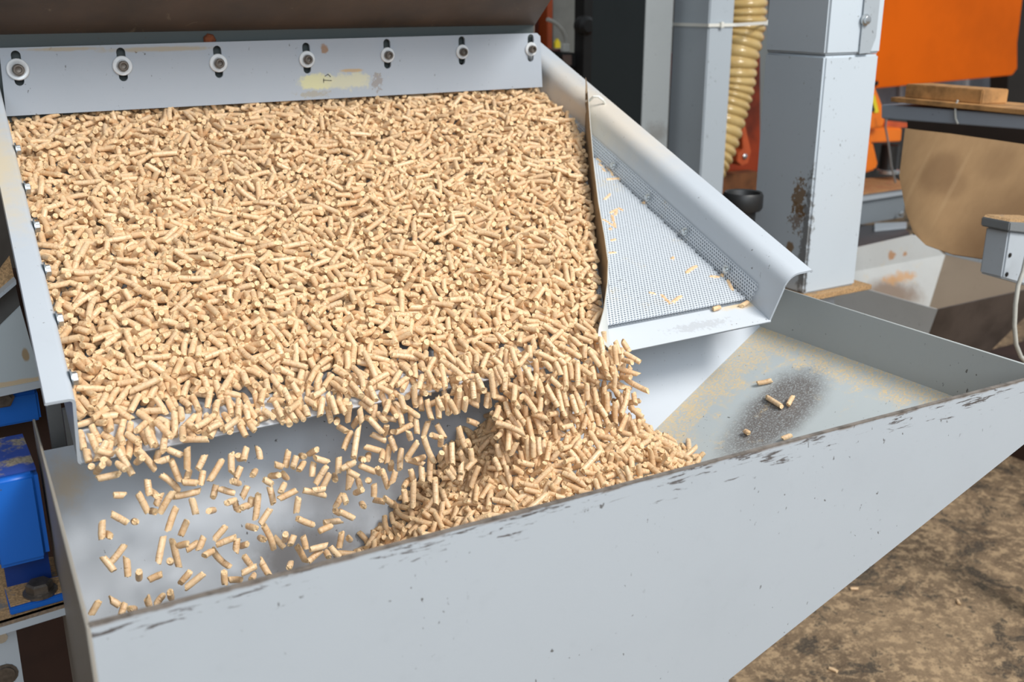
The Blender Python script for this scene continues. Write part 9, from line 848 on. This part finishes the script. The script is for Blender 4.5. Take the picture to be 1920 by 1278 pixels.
def pellet_template(L, seg, rings, rng):
    """returns verts, quads/tris (as list), endf, local coords: rough cylinder along z with broken ends"""
    nr = rings; vs = []; ef = []
    tl = [rng.normal(0, .35, 2), rng.normal(0, .35, 2)]
    bend = rng.normal(0, .0006)*(L/.02)**2
    ph = rng.uniform(0, 6.28)
    zs_ = np.linspace(-.5, .5, nr)*L
    ang = np.arange(seg)*2*math.pi/seg
    def ring(z, r, e, jit):
        for a in ang:
            x, y = math.cos(a), math.sin(a); k = 1 if z > 0 else 0
            tz = (tl[k][0]*x+tl[k][1]*y)*RP*(abs(z)/(L/2))**6*.8 + (rng.normal(0, jit))
            rr = r*(1+rng.normal(0, .018)); b = bend*(1-(2*z/L)**2)
            vs.append((x*rr+b*math.cos(ph), y*rr+b*math.sin(ph), z+tz)); ef.append(e)
    # end cap centre, cap ring, rim, body..., rim, cap ring, centre
    vs.append((0, 0, -L/2+rng.normal(0, .0005))); ef.append(1.0)
    ring(-L/2, RP*.55, 1.0, .00045); ring(-L/2, RP*.92, .9, .00040)
    for z in zs_[1:-1]: ring(z*.96, RP*(1+.02*math.sin(z*900+ph)), 0.0, 0)
    ring(L/2, RP*.92, .9, .00040); ring(L/2, RP*.55, 1.0, .00045)
    vs.append((0, 0, L/2+rng.normal(0, .0005))); ef.append(1.0)
    R_ = nr+2; fs = []; vs = [(x*.95, y*.95, z*1.06) for (x, y, z) in vs]
    for i in range(seg): fs.append((0, 1+(i+1) % seg, 1+i))
    for j in range(R_-1):
        for i in range(seg): fs.append((1+j*seg+i, 1+j*seg+(i+1) % seg, 1+(j+1)*seg+(i+1) % seg, 1+(j+1)*seg+i))
    k = 1+(R_-1)*seg; e_ = len(vs)-1
    for i in range(seg): fs.append((k+i, k+(i+1) % seg, e_))
    return np.array(vs), fs, np.array(ef)
rngp = np.random.RandomState(11)
def frames(d, roll):
    a = np.cross(d, [0, 0, 1.0]); bad = np.linalg.norm(a, axis=1) < .05; a[bad] = np.cross(d[bad], [1.0, 0, 0])
    a /= np.linalg.norm(a, axis=1, keepdims=True); b = np.cross(d, a)
    c, s = np.cos(roll)[:, None], np.sin(roll)[:, None]
    x = a*c+b*s; y = np.cross(d, x); return x, y
def add_attrs(me, lc, tint, ef):
    a = me.attributes.new('lc', 'FLOAT_VECTOR', 'POINT'); a.data.foreach_set('vector', lc.astype('f4').ravel())
    a = me.attributes.new('tint', 'FLOAT', 'POINT'); a.data.foreach_set('value', tint.astype('f4'))
    a = me.attributes.new('endf', 'FLOAT', 'POINT'); a.data.foreach_set('value', ef.astype('f4'))

# --- everything too numerous to build singly: two bodies of pellets (bed and heap), real joined geometry
pos = []; dr = []; li = []; ca = []
for k, row in enumerate(BED):
    for q in range(0, len(row), 4):
        a, b, c, e = row[q:q+4]; d = from_code(e)
        pos.append(W(a/1000, b/1000, c/2000)); dr.append(V3(d[0], 0, 0)+S*d[1]+N*d[2]); li.append(k); ca.append(0)
for k, row in enumerate(FALL):
    for q in range(0, len(row), 5):
        a, b, c, e, t_ = row[q:q+5]
        pos.append(V3(a, b, c)/1000); dr.append(V3(*from_code(e))); li.append(k); ca.append(t_)
pos, dr, li, ca = np.array(pos), np.array(dr), np.array(li), np.array(ca)
dr += np.random.RandomState(2).normal(0, .03, dr.shape); dr /= np.linalg.norm(dr, axis=1, keepdims=True)
def build_mass(name, sel, label, cat):
    AV = []; AF = []; AL_ = []; AT = []; AE = []; base = 0; quads = []; tris = []
    for L_i in range(len(LS)):
        for var in range(2):
            idx = np.where(sel & (li == L_i) & (np.arange(len(li)) % 2 == var))[0]
            if len(idx) == 0: continue
            tv, tf, te = pellet_template(LS[L_i], 9, 5, rngp); nv = len(tv)
            roll = rngp.uniform(0, 6.28, len(idx)); x, y = frames(dr[idx], roll); sc = rngp.uniform(.97, 1.05, len(idx)) * (1.09 if name == 'pellet_bed' else 1.0)
            P = pos[idx][:, None, :] + (tv[None, :, 0:1]*x[:, None, :]*sc[:, None, None] + tv[None, :, 1:2]*y[:, None, :]*sc[:, None, None] + tv[None, :, 2:3]*dr[idx][:, None, :])
            off = rngp.uniform(-5, 5, (len(idx), 1, 3))
            AV.append(P.reshape(-1, 3)); AL_.append((tv[None]+off).reshape(-1, 3)); AE.append(np.tile(te, len(idx)))
            AT.append(np.repeat(rngp.beta(1.6, 1.6, len(idx)), nv))
            q4 = np.array([f for f in tf if len(f) == 4]); q3 = np.array([f for f in tf if len(f) == 3])
            o_ = base + np.arange(len(idx))*nv
            quads.append((q4[None]+o_[:, None, None]).reshape(-1, 4)); tris.append((q3[None]+o_[:, None, None]).reshape(-1, 3))
            base += nv*len(idx)
    V_ = np.vstack(AV)+V3(0, 0, 1.3); org = V3(V_[:,0].mean(), V_[:,1].mean(), V_[:,2].min()); V_ -= org
    Q = np.vstack(quads); T3 = np.vstack(tris)
    me = bpy.data.meshes.new(name); me.vertices.add(len(V_)); me.vertices.foreach_set('co', V_.astype('f4').ravel())
    nl = Q.size+T3.size; me.loops.add(nl); me.loops.foreach_set('vertex_index', np.concatenate([Q.ravel(), T3.ravel()]).astype('i4'))
    me.polygons.add(len(Q)+len(T3)); st = np.concatenate([np.arange(len(Q))*4, Q.size+np.arange(len(T3))*3]).astype('i4'); me.polygons.foreach_set('loop_start', st)
    me.update(calc_edges=True); me.validate()
    add_attrs(me, np.vstack(AL_), np.concatenate(AT), np.concatenate(AE))
    me.materials.append(PEL); me.shade_smooth()
    try: me.set_sharp_from_angle(angle=math.radians(50))
    except Exception: pass
    o = bpy.data.objects.new(name, me); COL.objects.link(o); o.location = org; o['kind'] = 'stuff'; o['label'] = label; o['category'] = cat
    return o
build_mass('pellet_bed', ca == 0, 'thick bed of pale tan wood pellets covering the sloping sieve tray', 'pellets')
build_mass('pellet_heap', (ca == 1), 'heap of pale wood pellets piled in the front hopper below the tray', 'pellets')
build_mass('pellet_curtain', ca >= 2, 'dense curtain of wood pellets pouring over the tray lip onto the heap', 'pellets')

# --- the 300 that show largest, each its own object
A_ = np.array(SINGLE, float).reshape(-1, 8); IND_N = len(A_)
pos, dr, li, ca = A_[:, :3]/10000, A_[:, 3:6]/np.linalg.norm(A_[:, 3:6], axis=1, keepdims=True), A_[:, 6].astype(int), A_[:, 7].astype(int)
tmpl = {}
def var_mesh(L_i, k, dirty=False):
    key = (L_i, k, dirty)
    if key not in tmpl:
        tv, tf, te = pellet_template(LS[L_i], 14, 7, rngp)
        me = bpy.data.meshes.new('wood_pellet'); me.from_pydata(tv.tolist(), [], tf); me.update()
        add_attrs(me, tv+rngp.uniform(-5, 5, 3), np.full(len(tv), float(rngp.beta(1.6, 1.6))), te)
        me.materials.append(PELD if dirty else PEL); me.shade_smooth()
        try: me.set_sharp_from_angle(angle=math.radians(50))
        except Exception: pass
        tmpl[key] = me
    return tmpl[key]
def px(p): d = p@FW; return CX+F*(p@RT)/d, CY-F*(p@UP)/d
DECKL = ['wood pellet on the screen touching the diverter at its upper end', 'wood pellet just below the uppermost one beside the diverter', 'short pellet stub below the two uppermost by the diverter', 'tilted pellet leaning against the perforated strip near the top of the screen', 'long pellet lying crosswise below the tilted one near the top of screen',
 'lone pellet with a broken end beside the diverter in the upper screen', 'upper left pellet of the small cluster right of the diverter', 'middle pellet of the small cluster right of the diverter', 'rightmost short pellet of the small cluster right of the diverter', 'upright-looking pellet under the small cluster right of the diverter', 'long pellet of the V-shaped pair beside the diverter',
 'short pellet closing the V-shaped pair beside the diverter', 'end-on pellet stub directly below the V-shaped pair', 'lone small pellet stub beside the middle of the diverter', 'pellet stub under the second screw of the perforated strip',
 'short pellet half hidden by the diverter above the screen centre', 'dusty round pellet stub in the middle of the screen', 'slanting pellet just right of the dusty stub in mid screen', 'short pellet lying level near the lowest strip screw', 'pellet stub leaning at the lowest strip screw', 'steep pellet against the perforated strip near the lip', 'small pellet stub left of the L-shaped pair near the lip',
 'left arm of the L-shaped pair of pellets near the lip', 'right arm of the L-shaped pair of pellets near the lip', 'tan pellet crumb on the edge between screen and lip', 'tiny pellet crumb on the lip beside the diverter foot', 'tan pellet crumb in the right corner of the lip']
SLPL = ['pale pellet lying above the dark stain on the hopper slope', 'largest loose pellet lying on the dark stain of the hopper slope', 'short pellet right of the largest one on the dark stain', 'short upright-looking pellet right of the heap on the hopper slope', 'tiny pellet crumb at the lower left of the dark stain', 'pellet half hidden behind the rim below the dark stain']
for i in range(IND_N):
    c = int(ca[i]); u, v = px(pos[i]); dirty = c == 1 and u < 800 and v > 930
    me = var_mesh(int(li[i]), i % 4, dirty)
    o = bpy.data.objects.new('wood_pellet', me)
    x, y = frames(dr[i:i+1], np.array([rngp.uniform(0, 6.28)])); x, y, z = x[0], y[0], dr[i]; p = pos[i]
    o.matrix_world = Matrix(((x[0], y[0], z[0], p[0]), (x[1], y[1], z[1], p[1]), (x[2], y[2], z[2], p[2]+1.3), (0, 0, 0, 1)))
    COL.objects.link(o); o['category'] = 'pellet'
    if c >= 60: o['label'] = SLPL[c-60]; o['group'] = 'loose pellets on the hopper slope'
    elif c >= 10: o['label'] = DECKL[c-10]; o['group'] = 'loose pellets on the perforated screen'
    elif c == 2 or c == 3:
        if u < 420 and v > 1000: lab, g = 'tan wood pellet falling low over the hopper\'s front left corner', 'pellets falling low at front left'
        elif u < 420: lab, g = 'tan wood pellet falling just below the tray\'s left corner', 'pellets falling below the left corner'
        elif u < 650 and v > 960: lab, g = 'tan wood pellet falling left of the heap just above the front rim', 'pellets falling left of the heap'
        elif u < 650: lab, g = 'tan wood pellet falling below the middle left of the tray lip', 'pellets falling below the lip, middle left'
        elif v < 868-.2094*(u-165)+75: lab, g = 'tan wood pellet in the dense fall close under the tray lip, right half', 'pellets in the dense fall under the lip'
        else: lab, g = 'tan wood pellet in the dense fall low over the heap', 'pellets in the dense fall over the heap'
        o['label'] = lab; o['group'] = g
    elif dirty: o['label'] = 'soiled brown wood pellet at the left foot of the heap by the rim'; o['group'] = 'soiled pellets at the foot of the heap'
    elif c == 1: o['label'] = 'tan wood pellet lying on top of the heap in the hopper'; o['group'] = 'pellets on the heap'
    else: o['label'] = 'tan wood pellet lying on top of the bed near the tray lip'; o['group'] = 'pellets on the bed near the lip'
for (u, v, a, L_i, lab) in ((1668, 1011, .4, 3, 'stray wood pellet on the floor, the one farthest right below the hopper edge'), (1562, 1255, 1.9, 7, 'stray wood pellet on the floor near the bottom edge of the picture'), (1797, 1128, .9, 5, 'stray wood pellet on the dark patch of the floor at right'), (1602, 1103, 2.6, 6, 'stray wood pellet on the floor just right of the hopper leg'), (1524, 1110, .2, 5, 'stray wood pellet on the floor close under the hopper edge')):
    p = atZ(u, v, FLOOR+RP); o = bpy.data.objects.new('wood_pellet', var_mesh(L_i, 1)); z = Vector((math.cos(a), math.sin(a), 0)); y = Vector((0, 0, 1)); x = y.cross(z)
    o.matrix_world = Matrix(((x[0], y[0], z[0], p[0]), (x[1], y[1], z[1], p[1]), (x[2], y[2], z[2], p[2]+1.3), (0, 0, 0, 1))); COL.objects.link(o); tag(o, lab, 'pellet', 'stray pellets on the floor')
for o in bpy.data.objects:
    if '_w' in o: del o['_w']
